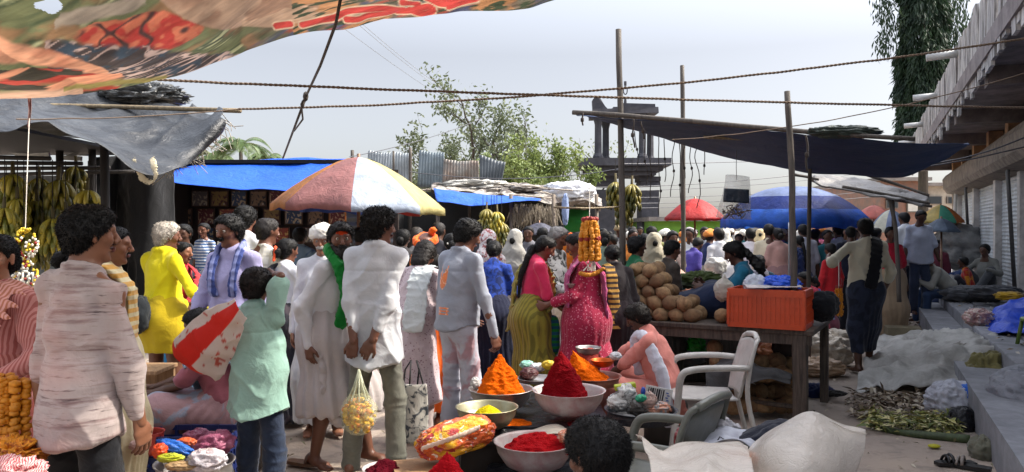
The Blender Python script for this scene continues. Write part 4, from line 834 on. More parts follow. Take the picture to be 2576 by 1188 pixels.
for (px, py, d, k, s, L) in [(32, 462, 6.3, 0, 1.15, 'leftmost of the upper yellow bananas in the left stall'), (98, 470, 6.7, 1, 1.0, 'dim bunch right of the leftmost upper yellow bananas'), (150, 476, 6.4, 1, 1.15, 'large dark bunch in the middle of the left stall'), (190, 440, 7.0, 1, 1.0, 'dim high bunch near the back posts of the left stall'), (222, 500, 6.3, 0, 1.0, 'bright bunch at the right end of the left stall'), (44, 522, 6.2, 0, 1.0, 'bright bunch in the second tier at the left'), (92, 528, 6.4, 1, 1.05, 'brownish bunch in the second tier, centre'), (12, 545, 5.9, 0, .9, 'green yellow bunch cut by the picture edge'), (132, 572, 6.2, 0, .95, 'low bright bunch beside the curly haired man'), (108, 585, 6.3, 1, .95, 'brownish bunch just left of the low bright bunch'), (165, 556, 6.3, 0, .9, 'small bright bunch above the curly head'), (60, 600, 6.1, 0, .9, 'lowest bunch behind the flower garland'), (190, 510, 6.7, 1, .9, 'dark bunch between two bright ones in the second tier'), (240, 540, 6.6, 1, .95, 'rust brown bunch beside the black shade sheet'), (95, 620, 6.4, 1, .9, 'low dark bunch above the bowed dark haired woman'), (16, 500, 6.6, 1, 1.0, 'dark bunch at the far left between tiers')]:
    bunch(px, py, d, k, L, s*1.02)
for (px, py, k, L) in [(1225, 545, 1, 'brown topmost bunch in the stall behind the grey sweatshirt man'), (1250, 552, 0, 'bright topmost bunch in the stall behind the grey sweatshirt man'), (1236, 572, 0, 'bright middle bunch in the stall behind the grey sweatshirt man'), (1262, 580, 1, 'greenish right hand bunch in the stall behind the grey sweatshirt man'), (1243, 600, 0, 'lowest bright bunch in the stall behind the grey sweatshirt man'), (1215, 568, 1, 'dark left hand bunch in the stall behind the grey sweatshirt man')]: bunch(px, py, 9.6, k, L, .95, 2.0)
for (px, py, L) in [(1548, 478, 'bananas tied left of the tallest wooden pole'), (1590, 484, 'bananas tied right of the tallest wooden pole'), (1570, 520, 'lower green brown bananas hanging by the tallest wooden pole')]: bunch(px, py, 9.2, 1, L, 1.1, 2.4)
# black sheet painted as shade of the dark interior between the stalls, blue tarpaulin, poster shop
dcl = mat('0c0d10', 'cloth')
tag(sheet('shade_sheet', [[W(232, 395, 7.9), W(300, 392, 8.2), W(370, 400, 7.9), W(438, 405, 8.2)], [W(236, 560, 8.0), W(300, 560, 8.3), W(370, 560, 8.0), W(440, 560, 8.3)], [W(240, 850, 8.0), W(300, 850, 8.3), W(370, 850, 8.0), W(440, 850, 8.3)]], 40, 90, dcl, amp=.02, seed=6, fold=.05, ffr=(5, 1, .3), thick=.006), 'black sheet standing in for the dark interior beside the banana stall', 'shade_sheet')
blue = mat('1c5fd6', 'tarp', rough=.55, tr=.25, var=.08)
tag(sheet('tarpaulin', [[W(425, 428, 10.8), W(500, 410, 10.8), W(650, 402, 10.8), W(780, 399, 10.8), W(900, 400, 10.8)], [W(425, 440, 10.2), W(500, 436, 10.2), W(650, 440, 10.2), W(780, 440, 10.2), W(900, 432, 10.2)], [W(428, 458, 9.6), W(520, 466, 9.6), W(640, 478, 9.6), W(780, 488, 9.6), W(900, 480, 9.6)]], 50, 110, blue, amp=.03, fr=1.2, seed=8, thick=.004, fold=.02, ffr=(1.5, 1, 1)), 'bright blue tarpaulin over the poster shop', 'tarpaulin')
ps = thing('poster_shop', 'dim shop with a wall of framed prints under the blue tarpaulin', 'stall', W(670, 0, 11.5)*A(1, 1, 0)); po = np.array(ps.location)
mb = MB(); a, b = W(400, 0, 11.9), W(1000, 0, 11.9); mb.box(((a[0]+b[0])/2, 12.0, 1.25), (b[0]-a[0], .06, 2.5)); mb.V = [v-po for v in mb.V]; mb.build('back_wall', mat('3d302a', 'wood', pat='dirt', c2='221b18'), ps)
mb = MB(); mb.box((W(660, 0, 11)[0], 11.3, 2.5), (3.3, 1.5, .05)); mb.V = [v-po for v in mb.V]; mb.build('roof', mat('2b2b2e', 'metal'), ps)
mb = MB(); mb.box((W(430, 0, 11.3)[0], 11.3, 1.25), (.06, 1.4, 2.5)); mb.V = [v-po for v in mb.V]; mb.build('side_wall', mat('241e1c', 'wood'), ps)
mb = MB(); mb.box((W(660, 0, 10.8)[0], 10.75, .45), (2.6, .7, .9)); mb.V = [v-po for v in mb.V]; mb.build('counter', mat('33261f', 'wood', pat='grain', c2='1d1613'), ps)
mb = MB(); a = W(930, 540, 11.6); xs_ = np.linspace(-.3, .3, 40)
zc = np.linspace(0, 1.6, 60); V = [(x, .012*math.sin(z*50), z) for z in zc for x in (-.35, .35)]; mb.add(np.array(V)+A(a[0], 11.6, .4), [(2*i, 2*i+1, 2*i+3, 2*i+2) for i in range(59)]); mb.V = [v-po for v in mb.V]; mb.build('shutter', mat('6f7172', 'metal'), ps, True)
pc = [('a8492c', 'e0b060'), ('6d2a24', 'caa27a'), ('8a6a4a', '2e2824'), ('394a63', 'c9b08a'), ('9c7a3a', '5a2a22'), ('6e6259', 'b9a68a')]; nmz = ['rust and gold', 'maroon and tan', 'brown and black', 'blue and tan', 'ochre and maroon', 'grey and beige']
ordn = ['first', 'second', 'third', 'fourth', 'fifth', 'sixth', 'seventh', 'eighth', 'ninth']
for r_, (y0, h, n) in enumerate(((500, 34, 9), (545, 36, 8), (592, 36, 7))):
    for k in range(n):
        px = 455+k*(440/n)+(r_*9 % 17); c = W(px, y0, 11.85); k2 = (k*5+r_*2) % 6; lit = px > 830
        e = thing('framed_picture', '%s framed print, %s in the %s row of the poster shop' % (nmz[k2], ordn[k], ('top', 'middle', 'bottom')[r_]), 'picture', c, 0, 'framed prints on the poster shop wall')
        w, hh = .24+.02*(k % 3), .25; mb = MB(); mb.box((0, 0, 0), (w, .03, hh)); mb.build('frame', mat('4b3426' if not lit else 'a8642c', 'wood'), e); mb = MB(); mb.box((0, -.018, 0), (w*.86, .008, hh*.86)); mb.build('print', mat(pc[k2][0], 'paint', pat='print', c2=pc[k2][1], sc=.6, var=.3), e)  # right-hand frames get a brighter wood colour, painted as if lit
# ================================================================ zinc sheets and centre stalls
def corr(name, label, cat, cs, m, n=16, amp=.010, d=.0):
    """corrugated sheet through four corners (top-left, top-right, bottom-right, bottom-left)"""
    tl, tr, br_, bl = [np.asarray(q, float) for q in cs]; nu = n*6+1; u = np.linspace(0, 1, nu)[:, None]; v = np.linspace(0, 1, 9)[:, None]; nv = nrm(np.cross(tr-tl, bl-tl)); V = []
    for i in range(nu):
        a = tl+(tr-tl)*u[i]+A(0, 0, .03*_h(i//9, 2, 3, 4)); b = bl+(br_-bl)*u[i]
        for j in range(9): V.append(a+(b-a)*v[j]+nv*(amp*math.sin(u[i, 0]*n*2*math.pi)+.02*math.sin(j*.8+u[i, 0]*4)))
    o = link(name, mkmesh(name, V, grid_faces(nu, 9), True, (m,))); s = o.modifiers.new('s', 'SOLIDIFY'); s.thickness = .004; return tag(o, label, cat, 'zinc sheets above the centre stalls')
zinc = mat('a4acb0', 'paint', pat='dirt', c2='878c8e'); rust = mat('85827c', 'paint', pat='dirt', c2='7a5f4c')
corr('zinc_sheet', 'leftmost pale corrugated zinc sheet standing behind the umbrella', 'metal sheet', [W(926, 382, 15), W(1036, 388, 15), W(1036, 470, 15), W(920, 460, 15)], zinc)
corr('zinc_sheet', 'bluish corrugated zinc sheet in the middle of the row', 'metal sheet', [W(1055, 381, 15.4), W(1118, 386, 15.4), W(1118, 472, 15.4), W(1050, 472, 15.4)], mat('7f8c93', 'paint', pat='dirt', c2='666f72'), 9)
corr('zinc_sheet', 'rust stained corrugated zinc sheet with a torn top edge', 'metal sheet', [W(1116, 404, 15.2), W(1204, 408, 15.2), W(1206, 476, 15.2), W(1112, 476, 15.2)], rust, 12)
corr('zinc_sheet', 'dark zinc sheet bent over at the right end of the row', 'metal sheet', [W(1206, 392, 15.6), W(1272, 410, 15.6), W(1258, 476, 15.6), W(1208, 476, 15.6)], mat('5a6166', 'paint'), 8)
for px, y, L in ((886, 378, 'short grey post top behind the umbrella peak'), (1032, 372, 'dark post at the right edge of the pale zinc sheet'), (990, 380, 'thin post at the middle of the pale zinc sheet')): pole(L, [(px, 640, 14.8), (px, 500, 14.8), (px, y, 14.8)], .04 if px != 990 else .025)
tag(sheet('patched_roof', [[W(1090, 468, 15), W(1180, 462, 15), W(1290, 470, 15), W(1390, 474, 15), W(1470, 490, 14.6), W(1510, 508, 14.4)], [W(1085, 476, 13.6), W(1180, 480, 13.6), W(1290, 484, 13.6), W(1390, 492, 13.4), W(1470, 505, 13.2), W(1512, 515, 13.0)], [W(1085, 486, 12.4), W(1180, 492, 12.4), W(1290, 498, 12.4), W(1390, 506, 12.2), W(1470, 514, 12), W(1515, 524, 11.8)]], 60, 130, mat('a39c92', 'tarp', pat='blotch', c2='5b4f47', sc=.7), amp=.09, fr=1.6, seed=5, thick=.006, fold=.09, ffr=(2.6, 3, 3)), 'patchwork roof of crumpled grey plastic and sticks over the centre stalls', 'roof')
rs = MB(); R_ = np.random.RandomState(12)
for k in range(36): a = W(R_.uniform(1090, 1480), R_.uniform(463, 492)+8, R_.uniform(12.3, 14.5)); b = a+A(R_.normal(0, .5), R_.normal(0, .5), R_.normal(.02, .05)); rs.tube([a, (a+b)/2+A(0, 0, .03), b], .012, 5)
tag(rs.build('roof_sticks', mat('b5aa9b', 'wood', pat='grain', c2='6d6257'), None, True), 'loose sticks scattered on the patchwork roof', 'sticks', kind='stuff')
tag(crumple('plastic_sheet_heap', W(1432, 484, 12.8), (.42, .3, .17), mat('d9dade', 'sheet', rough=.5), None, 4, .3, 4, 36), 'white plastic peak on the right of the patchwork roof', 'plastic heap')
tag(crumple('plastic_sheet_heap', W(1190, 470, 13.2), (.55, .3, .10), mat('b9b6ae', 'sheet', rough=.5), None, 9, .5, 4, 40), 'grey white crumpled plastic on the left of the patchwork roof', 'plastic heap')
tag(crumple('plastic_sheet_heap', W(1300, 480, 13.0), (.6, .3, .08), mat('9b938a', 'sheet', rough=.6), None, 15, .5, 4, 40), 'brownish crumpled plastic in the middle of the patchwork roof', 'plastic heap')
tag(sheet('tarpaulin', [[W(1090, 474, 12.2), W(1180, 486, 12.2), W(1300, 494, 12.2), W(1360, 498, 12.2)], [W(1095, 492, 11.9), W(1180, 500, 11.9), W(1300, 502, 11.9), W(1360, 502, 11.9)], [W(1100, 508, 11.7), W(1190, 518, 11.7), W(1290, 508, 11.7), W(1360, 504, 11.7)]], 20, 50, mat('2468d8', 'tarp', rough=.55, tr=.25), amp=.02, seed=11, thick=.004), 'narrow blue tarpaulin along the front of the centre stalls', 'tarpaulin')
cs = thing('market_stall', 'long dark timber stall under the patchwork roof', 'stall', (W(1280, 0, 14)[0], 14, 0)); co_ = np.array(cs.location)
mb = MB(); a, b = W(1010, 0, 15), W(1500, 0, 15); mb.box(((a[0]+b[0])/2, 15, 1.15), (b[0]-a[0], .05, 2.3)); mb.V = [v-co_ for v in mb.V]; mb.build('back_wall', mat('1f2224', 'wood', pat='dirt', c2='30302e'), cs)
mb = MB(); mb.box((a[0]+.02, 13.6, 1.15), (.05, 2.8, 2.3)); mb.V = [v-co_ for v in mb.V]; mb.build('side_wall', mat('17191b', 'wood'), cs)
for px, d in ((1100, 12), (1285, 12), (1392, 12), (1500, 12), (1180, 14.6), (1450, 14.6)):
    mb = MB(); x = W(px, 0, d)[0]; mb.tube([(x, d, 0), (x+.02, d, 1.0), (x, d, 2.12)], .03, 7); mb.V = [v-co_ for v in mb.V]; mb.build('post', woodl, cs, True)
tag(sheet('hanging_cloth', [[W(1418, 528, 13.5), W(1480, 530, 13.5)], [W(1418, 552, 13.4), W(1480, 556, 13.4)], [W(1420, 584, 13.5), W(1482, 582, 13.5)]], 20, 30, mat('2f8a3f', 'cloth'), amp=.02, seed=2, fold=.03, ffr=(4, 1, 1)), 'green cloth hanging inside the centre stalls', 'cloth')
dv = MB(); R_ = np.random.RandomState(5)
for k in range(420):
    p = W(R_.uniform(1285, 1405), R_.uniform(512, 532), 11.9+R_.rand()*.6); dv.tube([p, p+A(R_.normal(0, .05), R_.normal(0, .03), -R_.uniform(.1, .34))], .004, 3, False)
tag(dv.build('dry_thatch', mat('6a5f50', 'leaf', pat='grain', c2='a19580'), None), 'dry brown thatch strands hanging from the centre stall roof', 'thatch', kind='stuff')
tag((lambda c: crumple('cloth_bundle', c, (.05, .04, .22), mat('8fa0c4', 'cloth'), None, 2, .3, 5, 24))(W(1422, 528, 11.6)), 'pale blue rag knotted on the front edge of the patchwork roof', 'cloth')
# ================================================================ navy tarpaulin
navy = mat('16325c', 'tarp', rough=.6, var=.15, tr=.12)
ctrl = [[W(1450, 284, 7.9), W(1560, 292, 7.75), W(1720, 306, 7.4), W(1900, 322, 7.0), W(2080, 338, 6.7), (W(2260, 352, 6.5)), W(2440, 359, 6.3)],
        [W(1475, 290, 8.2), W(1580, 312, 8.2), W(1730, 335, 8.1), W(1900, 366, 7.9), W(2090, 388, 7.6), W(2260, 396, 7.4), W(2436, 362, 7.0)],
        [W(1500, 296, 8.6), W(1590, 322, 8.8), W(1735, 366, 9.0), W(1900, 408, 9.0), W(2100, 438, 8.8), W(2280, 440, 8.4), W(2430, 366, 7.6)]]
tag(sheet('tarpaulin', ctrl, 60, 150, navy, amp=.022, fr=1.6, seed=14, thick=.005, fold=.02, ffr=(2, 1, 1)), 'large navy blue tarpaulin sagging from a bamboo pole over the stalls', 'tarpaulin')
pole('long bamboo pole carrying the top edge of the navy tarpaulin', [(1440, 283, 7.95), (1560, 290, 7.72), (1900, 320, 6.98), (2120, 339, 6.6), (2300, 350, 6.45)], .024, wood, 'pole', 'bamboo_pole')
pole('thin sagging pole under the middle of the navy tarpaulin', [(1770, 345, 7.9), (1950, 352, 7.6), (2110, 346, 7.3)], .018, bamb, 'pole', 'bamboo_pole')
tag(crumple('cloth_bundle', W(2125, 333, 6.65), (.28, .1, .05), mat('39443c', 'tarp'), None, 2, .4, 5, 30), 'folded dark green plastic bunched on top of the navy tarpaulin', 'plastic heap')
for px, y0, y1, L in ((1466, 284, 316, 'short frayed rope end at the tip of the bamboo pole'), (1590, 300, 372, 'long frayed rope end beside the tallest wooden pole'), (1612, 305, 350, 'short frayed rope end right of the tallest wooden pole'), (2028, 340, 430, 'rope tail hanging from the grey wooden pole')):
    P = rope_pts(W(px, y0, 7.6 if px < 1900 else 6.4), W(px+3, y1, 7.6 if px < 1900 else 6.4), 0, 10); P[:, 0] += .03*vnoise(P*8, px); tag(MB().tube(P, .009, 5).ball(P[5], (.02, .015, .03), 6).build('rope_end', mat('3d352f', 'cloth', var=0), None, True), L, 'rope')
for k in range(11):
    px = 1600+k*17+(k*7 % 9); P = rope_pts(W(px, 330+k*5, 8.8), W(px+6-(k % 3)*5, 430+(k*37 % 120), 8.8), 0, 14); P[:, 0] += .035*vnoise(P*5, k); mb = MB().tube(P, .005, 4)
    mb.ball(P[6+k % 4], (.016, .012, .022), 6); tag(mb.build('string', mat('4b443f', 'cloth', var=0), None, True), 'thin knotted string, %s from the left below the navy tarpaulin' % ['first', 'second', 'third', 'fourth', 'fifth', 'sixth', 'seventh', 'eighth', 'ninth', 'tenth', 'eleventh'][k], 'string', 'strings hanging below the navy tarpaulin')
# hanging plastic bag with black cloth and snacks
hb = thing('hanging_bag', 'clear plastic bag with a black packet hung under the navy tarpaulin', 'plastic bag', W(1852, 500, 7.4))
def LP(px, py, d=7.4): return W(px, py, d)-np.array(hb.location)
G = [[LP(1826, 440), LP(1855, 443), LP(1884, 446)], [LP(1818, 490, 7.36), LP(1852, 490, 7.3), LP(1886, 492, 7.36)], [LP(1806, 530, 7.38), LP(1850, 532, 7.28), LP(1886, 534, 7.36)], [LP(1800, 546), LP(1850, 549, 7.36), LP(1889, 551)]]
sheet('bag_film', G, 30, 24, clear_mat('d8d4cc', .35), hb, amp=.006, fr=9, thick=.03)
sheet('black_packet', [[LP(1822, 474, 7.25), LP(1884, 477, 7.25)], [LP(1819, 508, 7.25), LP(1884, 512, 7.25)]], 8, 10, mat('1d2733', 'sheet'), hb, amp=.006, fr=9, thick=.02)
mb = MB(); R_ = np.random.RandomState(2)
for k in range(26): c = LP(R_.uniform(1820, 1876), R_.uniform(524, 544), 7.24); mb.tube(c+catmull(R_.normal(0, .02, (4, 3)), 7), .005, 5)
mb.build('contents', mat('6d5f55', 'fruit'), hb, True); MB().tube([LP(1853, 380, 7.7), LP(1852, 420), LP(1853, 452)], .003, 5).build('string', mat('6a6661', 'cloth', var=0), hb)
# ================================================================ umbrellas
def umbrella(label, px, apy, rpy, rpx, d, colf, n=8, tiltx=0, poley=None, poled=.018, rot=.2, tr=.35, val=.0, segs=8, name='market_umbrella', notch=.03, droop=1.7):
    ax = W(px, apy, d); R = rpx/F_*d; zr = CH-(rpy-HY)/F_*d; e = thing(name, label, 'umbrella', (ax[0], d, 0)); H = ax[2]; ms = {}; V, Q, mi = [], [], []; m = segs; per = 6; N = n*per
    for i in range(m+1):
        t = i/m
        for k in range(N):
            a = rot+2*math.pi*k/N; f = (k % per)/per; bul = math.sin(math.pi*f); r = R*t*(1-notch*2.2*bul*t); z = H-(H-zr)*t**droop+notch*R*bul*t*.3+.012*vnoise(np.array([[math.cos(a)*t*5, math.sin(a)*t*5, px]]), 3)[0]*t
            V.append((r*math.cos(a), r*math.sin(a), z+tiltx*r*math.cos(a)))
    vr = m+1
    if val:
        for k in range(N): v = V[m*N+k]; V.append((v[0]*1.005, v[1]*1.005, v[2]-val*(1+.15*math.sin(k*2.1))))
        vr = m+2
    for i in range(vr-1):
        for k in range(N):
            Q.append((i*N+k, i*N+(k+1) % N, (i+1)*N+(k+1) % N, (i+1)*N+k)); c = colf(k//per, i/m if i < m else 1.1)
            if c not in ms: ms[c] = len(ms)
            mi.append(ms[c])
    mats = [mat(c, 'tarp', rough=.55, tr=tr, var=.3) for c in ms]; o = link('canopy', mkmesh('canopy', V, np.array(Q), True, mats, mi), e); s = o.modifiers.new('s', 'SOLIDIFY'); s.thickness = .004
    MB().tube([(0, 0, 0), (0, 0, H+.04)], poled, 8).build('pole', mat('8d6f5c', 'metal', rough=.5), e, True)
    for k in range(n):
        a = rot+2*math.pi*k/n; P = [(R*t*math.cos(a), R*t*math.sin(a), H-(H-zr)*t**droop-.012+tiltx*R*t*math.cos(a)) for t in np.linspace(.03, .97, 7)]; MB().tube(P, .006, 5).build('rib', mat('55504c', 'metal'), e, True)
    return e
pcs = ['c27a74', 'd9dfea', 'e6d68a', 'b8322a', '29448c', 'b03028', '2a3f78', 'c97f2e']
# panel order is counted anticlockwise from the right-hand rib
def near_u(k, t):
    return {0: 'd8cc8c', 1: 'b8322a', 2: '29448c', 3: '2a4a90', 4: 'c97f2e', 5: 'a8706c', 6: 'bcc8d8', 7: 'd8cc8c'}[k]
umbrella('faded patchwork market umbrella of pink, white and yellow panels', 902, 396, 520, 216, 8.8, near_u, rot=0.12, tiltx=-.03, val=.075, notch=.06, droop=1.5, poled=.02)
def blue_u(k, t): return ('a9bbe4' if t < .62 else ('1f3f9c' if t < .76 else '4a8cf2')) if k != 7 else ('c3cdea' if t < .62 else ('1f3f9c' if t < .76 else '4fa63a' if t > 1 else '3f86ea'))
umbrella('largest blue market umbrella with dark band and bright blue skirt', 1992, 470, 552, 178, 13.5, blue_u, rot=.3, val=.16, tr=.6, droop=2.3, notch=.03)
umbrella('bright red market umbrella right of the stone tower', 1748, 500, 550, 78, 14.5, lambda k, t: 'd8342e' if k % 2 else 'c22a28', rot=.1, val=.04, droop=1.7)
umbrella('salmon pink umbrella right of the blue umbrella', 2198, 517, 552, 50, 18, lambda k, t: 'd8786a' if k % 2 else 'c9695c', rot=.5)
umbrella('white and grey blue umbrella overlapped by the salmon one', 2240, 528, 585, 56, 17, lambda k, t: ('d8d6c4', '8795b8', '76869f')[k % 3], rot=.9)
umbrella('multicoloured umbrella of green, yellow and orange panels near the far houses', 2366, 516, 556, 52, 17, lambda k, t: ('d8c070', '4fa58a', 'd47a34', 'e6b84a')[k % 4], rot=.2, val=.05)
umbrella('grey blue umbrella just below the multicoloured one', 2368, 550, 584, 46, 14, lambda k, t: ('6f7f93', '5e6d80')[k % 2], rot=.6)
umbrella('small black rain umbrella held among the crowd', 1357, 561, 592, 58, 11.5, lambda k, t: ('4a4a58', '3b3b48')[k % 2], rot=.3, tr=.05, poled=.008, name='rain_umbrella')
# far thatched lean-to on the right
tag(sheet('shade_roof', [[W(2035, 446, 12.5), W(2130, 452, 12.5), W(2230, 470, 12.5), W(2335, 500, 12.0)], [W(2040, 455, 11.2), W(2130, 466, 11.2), W(2230, 486, 11), W(2335, 500, 10.6)], [W(2050, 462, 10.4), W(2130, 484, 10.4), W(2200, 505, 10.2), W(2320, 508, 10.0)]], 40, 60, mat('5f5c5a', 'tarp', pat='dirt', c2='8b8782'), amp=.05, fr=2, seed=19, thick=.02, fold=.04, ffr=(2, 3, 1)), 'ragged grey sacking shade roof beyond the grey wooden pole', 'roof')
for i, (a, b) in enumerate((((2180, 440, 10.2), (2338, 492, 10.0)), ((2120, 470, 10.3), (2340, 512, 10.1)), ((2000, 440, 10.6), (2060, 452, 10.5)), ((2230, 500, 10.3), (2345, 520, 10.2)))): pole(['dark stick slanting down to the right over the ragged shade roof', 'lower stick under the ragged shade roof', 'short stick at the left tip of the ragged shade roof', 'shortest low stick at the right of the ragged shade roof'][i], [a, ((a[0]+b[0])/2, (a[1]+b[1])/2-1, a[2]), b], .022, wood, 'stick', 'stick')
pole('post holding the right end of the ragged shade roof', [(2262, 760, 10.2), (2255, 600, 10.2), (2238, 500, 10.2)], .03)
pole('rear post under the ragged shade roof', [(2248, 700, 12.4), (2246, 600, 12.4), (2246, 505, 12.4)], .03)
pole('white painted post at the far corner of the shop row', [(2402, 690, 19.5), (2402, 560, 19.5), (2404, 480, 19.5)], .05, mat('cfccc6', 'paint'))
# ================================================================ marigold garlands
fl_o = mat('d98a12', 'leaf', var=.25); fl_r = mat('8f1f16', 'leaf'); fl_w = mat('e8e4d6', 'leaf'); fl_y = mat('e0c02a', 'leaf')
def blossom(mb, c, r, R, n=7):
    mb.ball(c, np.array([r, r, r*.8])*R.uniform(.85, 1.15, 3), n, rotx(R.uniform(0, 3)))
def garland(label, top, bot, w, seed, cols=('o',), rows=14, ns=9, dep=.6):
    R = np.random.RandomState(seed); top = np.asarray(top); e = thing('flower_garland', label, 'garland', top); L = np.linalg.norm(np.asarray(bot)-top)
    for s in range(ns):
        a = 2*math.pi*s/ns; o = [MB(), MB(), MB()]; has = [0, 0, 0]
        for r in range(rows):
            t = (r+.5)/rows; ww = w*(.62+.38*math.sin(min(t*1.9, 1.57))); x = ww*math.cos(a); y = ww*dep*math.sin(a); c = A(x, y, -L*t)+R.normal(0, .003, 3); k = 1 if (t < .09 or abs(t-.5) < .03) and 'r' in cols else 0
            for j in range(2): blossom(o[k], c+A(0, 0, -L/rows*.5*j), L/rows*.42 if L/rows*.42 > w*.3 else w*.34, R)
            has[k] = 1
        for k in (0, 1):
            if has[k]: o[k].build('flower_string', (fl_o, fl_r)[k], e, True)
    MB().tube([(0, 0, -L*.5), (0, 0, .25)], .003, 4).build('string', mat('e8e4da', 'cloth', var=0), e); return e
g = garland('big red topped orange marigold garland in front of the crimson dressed woman', W(1483, 548, 6.0), W(1483, 652, 6.0), .068, 3, ('o', 'r'), 15, 9)
mb = MB(); R_ = np.random.RandomState(6)
for k in range(9): mb.tube([(R_.uniform(-.05, .05), R_.uniform(-.03, .0), -.32), (R_.uniform(-.06, .06), -.03, -.41)], .004, 4)
mb.build('tassel', fl_w, g); mb = MB()
for t in np.linspace(0, 1, 14): blossom(mb, A(-.07+.17*t, -.03, -.43-.05*math.sin(3.1*t)*0+.04*t-.03*math.sin(t*3)), .02, R_)
mb.build('flower_loop', fl_o, g, True)
pole('thin horizontal stick from which the big marigold garland hangs', [(1395, 522, 6.05), (1480, 524, 6.03), (1560, 520, 7.7)], .008, bamb, 'stick', 'stick')
garland('small orange marigold garland beside the walking man in the checked wrap', W(2110, 718, 7.6), W(2110, 792, 7.6), .035, 5, ('o', 'r'), 12, 6)
gl = thing('flower_garland', 'white yellow and red garland hanging in front of the banana stall', 'garland', W(64, 575, 4.6)); R_ = np.random.RandomState(8); parts = [MB(), MB(), MB(), MB()]
for k in range(240):
    t = R_.rand(); z = -.42*t; w = .022+.05*abs(math.sin(t*7)); a = R_.rand()*6.3; parts[(0 if t < .12 or t > .93 else (1 if R_.rand() < .5 else (2 if R_.rand() < .55 else 3)))].ball(A(w*math.cos(a), w*.6*math.sin(a), z), .0095, 6)
for pm, m in zip(parts, (fl_y, fl_w, fl_y, fl_r)): pm.build('flower_cluster', m, gl, True)
mb = MB()
for s in (-.04, -.015, .02, .045): mb.tube([(s, 0, -.26), (s*1.1, 0, -.37)], .006, 5)
mb.build('tassel', fl_w, gl, True); mb = MB()
for t in np.linspace(-1, 1, 9): blossom(mb, A(.05*t, -.01, -.38-.02*(1-t*t)), .014, R_)
mb.build('flower_loop', fl_y, gl, True); MB().tube([(0, 0, 0), (.01, 0, .3), (-.03, .1, .9)], .003, 4).build('string', mat('cfc8ba', 'cloth', var=0), gl)
# ================================================================ powder stall
steel = mat('b9b6b4', 'metal', rough=.35, pat='dirt', c2='8f8684'); alum = mat('c9c2c0', 'plastic', pat='dirt', c2='b07c7c', rough=.35, sc=2)
bplas = mat('20232b', 'bag', rough=.3)
def bowl(label, px, py, d, R, h, m, base=.55, inner=None, name='bowl', cat='bowl'):
    c = W(px, py, d); c[2] -= h; prof = [(R*base*.98, 0), (R*(base+.18), h*.15), (R*.93, h*.6), (R*.985, h*.93), (R*1.03, h*.97), (R*1.03, h), (R*.985, h*.985), (R*.95, h*.93), (R*.89, h*.6), (R*(base+.12), h*.17), (0.001, h*.08)]
    mb = MB(); mb.lathe([(0.001, 0)]+prof, (0, 0, 0), 48); o = mb.build(name, m, None, True, c); tag(o, label, cat); return o
def heap(label, px, py, d, R, H, m, seed, sh=1.0, blunt=.25, rough=.012, lump=0.0, lean=(0, 0), cat='powder'):
    c = W(px, py, d); n = 150; t = np.linspace(0, 1, n)[:, None]; a = np.linspace(0, 2*math.pi, 120, endpoint=False)[None, :]
    Rr = R*t*(1+.10*np.sin(3*a+seed)+.05*np.sin(7*a+seed*2)); prof = H*(1-((t**sh)*(1-blunt)+blunt*t**3)); X = Rr*np.cos(a); Y = Rr*np.sin(a); Z = prof+0*a
    P = np.stack([X+lean[0]*(Z/H), Y+lean[1]*(Z/H), Z], -1).reshape(-1, 3); N = np.stack([P[:, 0], P[:, 1], np.full(len(P), R*.4)], 1); N /= np.linalg.norm(N, axis=1)[:, None]
    P = P+N*(rough*.75*fbm(P*26+seed, seed, 5)+rough*.45*ridg(P*A(18, 18, 44)+seed, seed+3)+.0022*vnoise(P*190, seed)+lump*ridg(P*60, seed))[:, None]; nv = 120
    i, j = np.meshgrid(np.arange(n-1), np.arange(nv), indexing='ij'); q = np.stack([i*nv+j, (i+1)*nv+j, (i+1)*nv+(j+1) % nv, i*nv+(j+1) % nv], -1).reshape(-1, 4)
    o = link('powder_heap', mkmesh('powder_heap', P, q, True, (m,)), None, c); return tag(o, label, cat)
orangep, crim, yelp, redp, maroon = mat('f06a08', 'powder', var=.1), mat('8a0a16', 'powder', var=.12), mat('e2cc1c', 'powder', var=.1), mat('b8141c', 'powder', var=.12), mat('5e0a1c', 'powder', var=.2)
bowl('steel bowl holding the tall orange powder cone', 1260, 976, 5.0, .205, .13, steel); heap('tall cone of bright orange powder in a steel bowl', 1257, 990, 5.0, .148, .255, orangep, 2, .95, .25, .012)
bowl('wide white enamel bowl holding the crimson powder cone', 1431, 980, 4.8, .222, .145, alum); heap('tall cone of dark crimson powder in the wide white bowl', 1424, 996, 4.8, .142, .275, crim, 5, 1.0, .30, .010, 0, (-.03, 0))
bowl('olive tinted steel bowl with a little yellow powder', 1225, 1022, 4.6, .182, .12, mat('a9a68c', 'metal', rough=.4, pat='dirt', c2='8a876c')); heap('small mound of yellow powder in the olive steel bowl', 1228, 1052, 4.6, .10, .085, yelp, 7, 1.0, .2, .006)
bowl('front white enamel bowl with a low heap of red powder', 1345, 1108, 4.3, .222, .15, alum); heap('low wide heap of bright red powder in the front bowl', 1352, 1128, 4.3, .185, .075, redp, 9, 1.6, .5, .014)
bowl('pinkish wide tray behind the crimson powder bowl', 1487, 944, 5.35, .205, .07, mat('b48a80', 'metal', rough=.5, pat='dirt', c2='9a5a40'), .75); heap('slanting orange powder heap behind the crimson cone', 1478, 955, 5.35, .15, .20, orangep, 12, .8, .1, .012, 0, (-.10, .03))
bowl('small steel bowl on a red cloth behind the powder cones', 1480, 873, 5.75, .095, .06, steel); tag(crumple('cloth_bundle', W(1478, 912, 5.75), (.10, .09, .10), mat('8e2a22', 'cloth'), None, 4, .2, 4, 30), 'dark red cloth bundle under the small steel bowl', 'cloth')
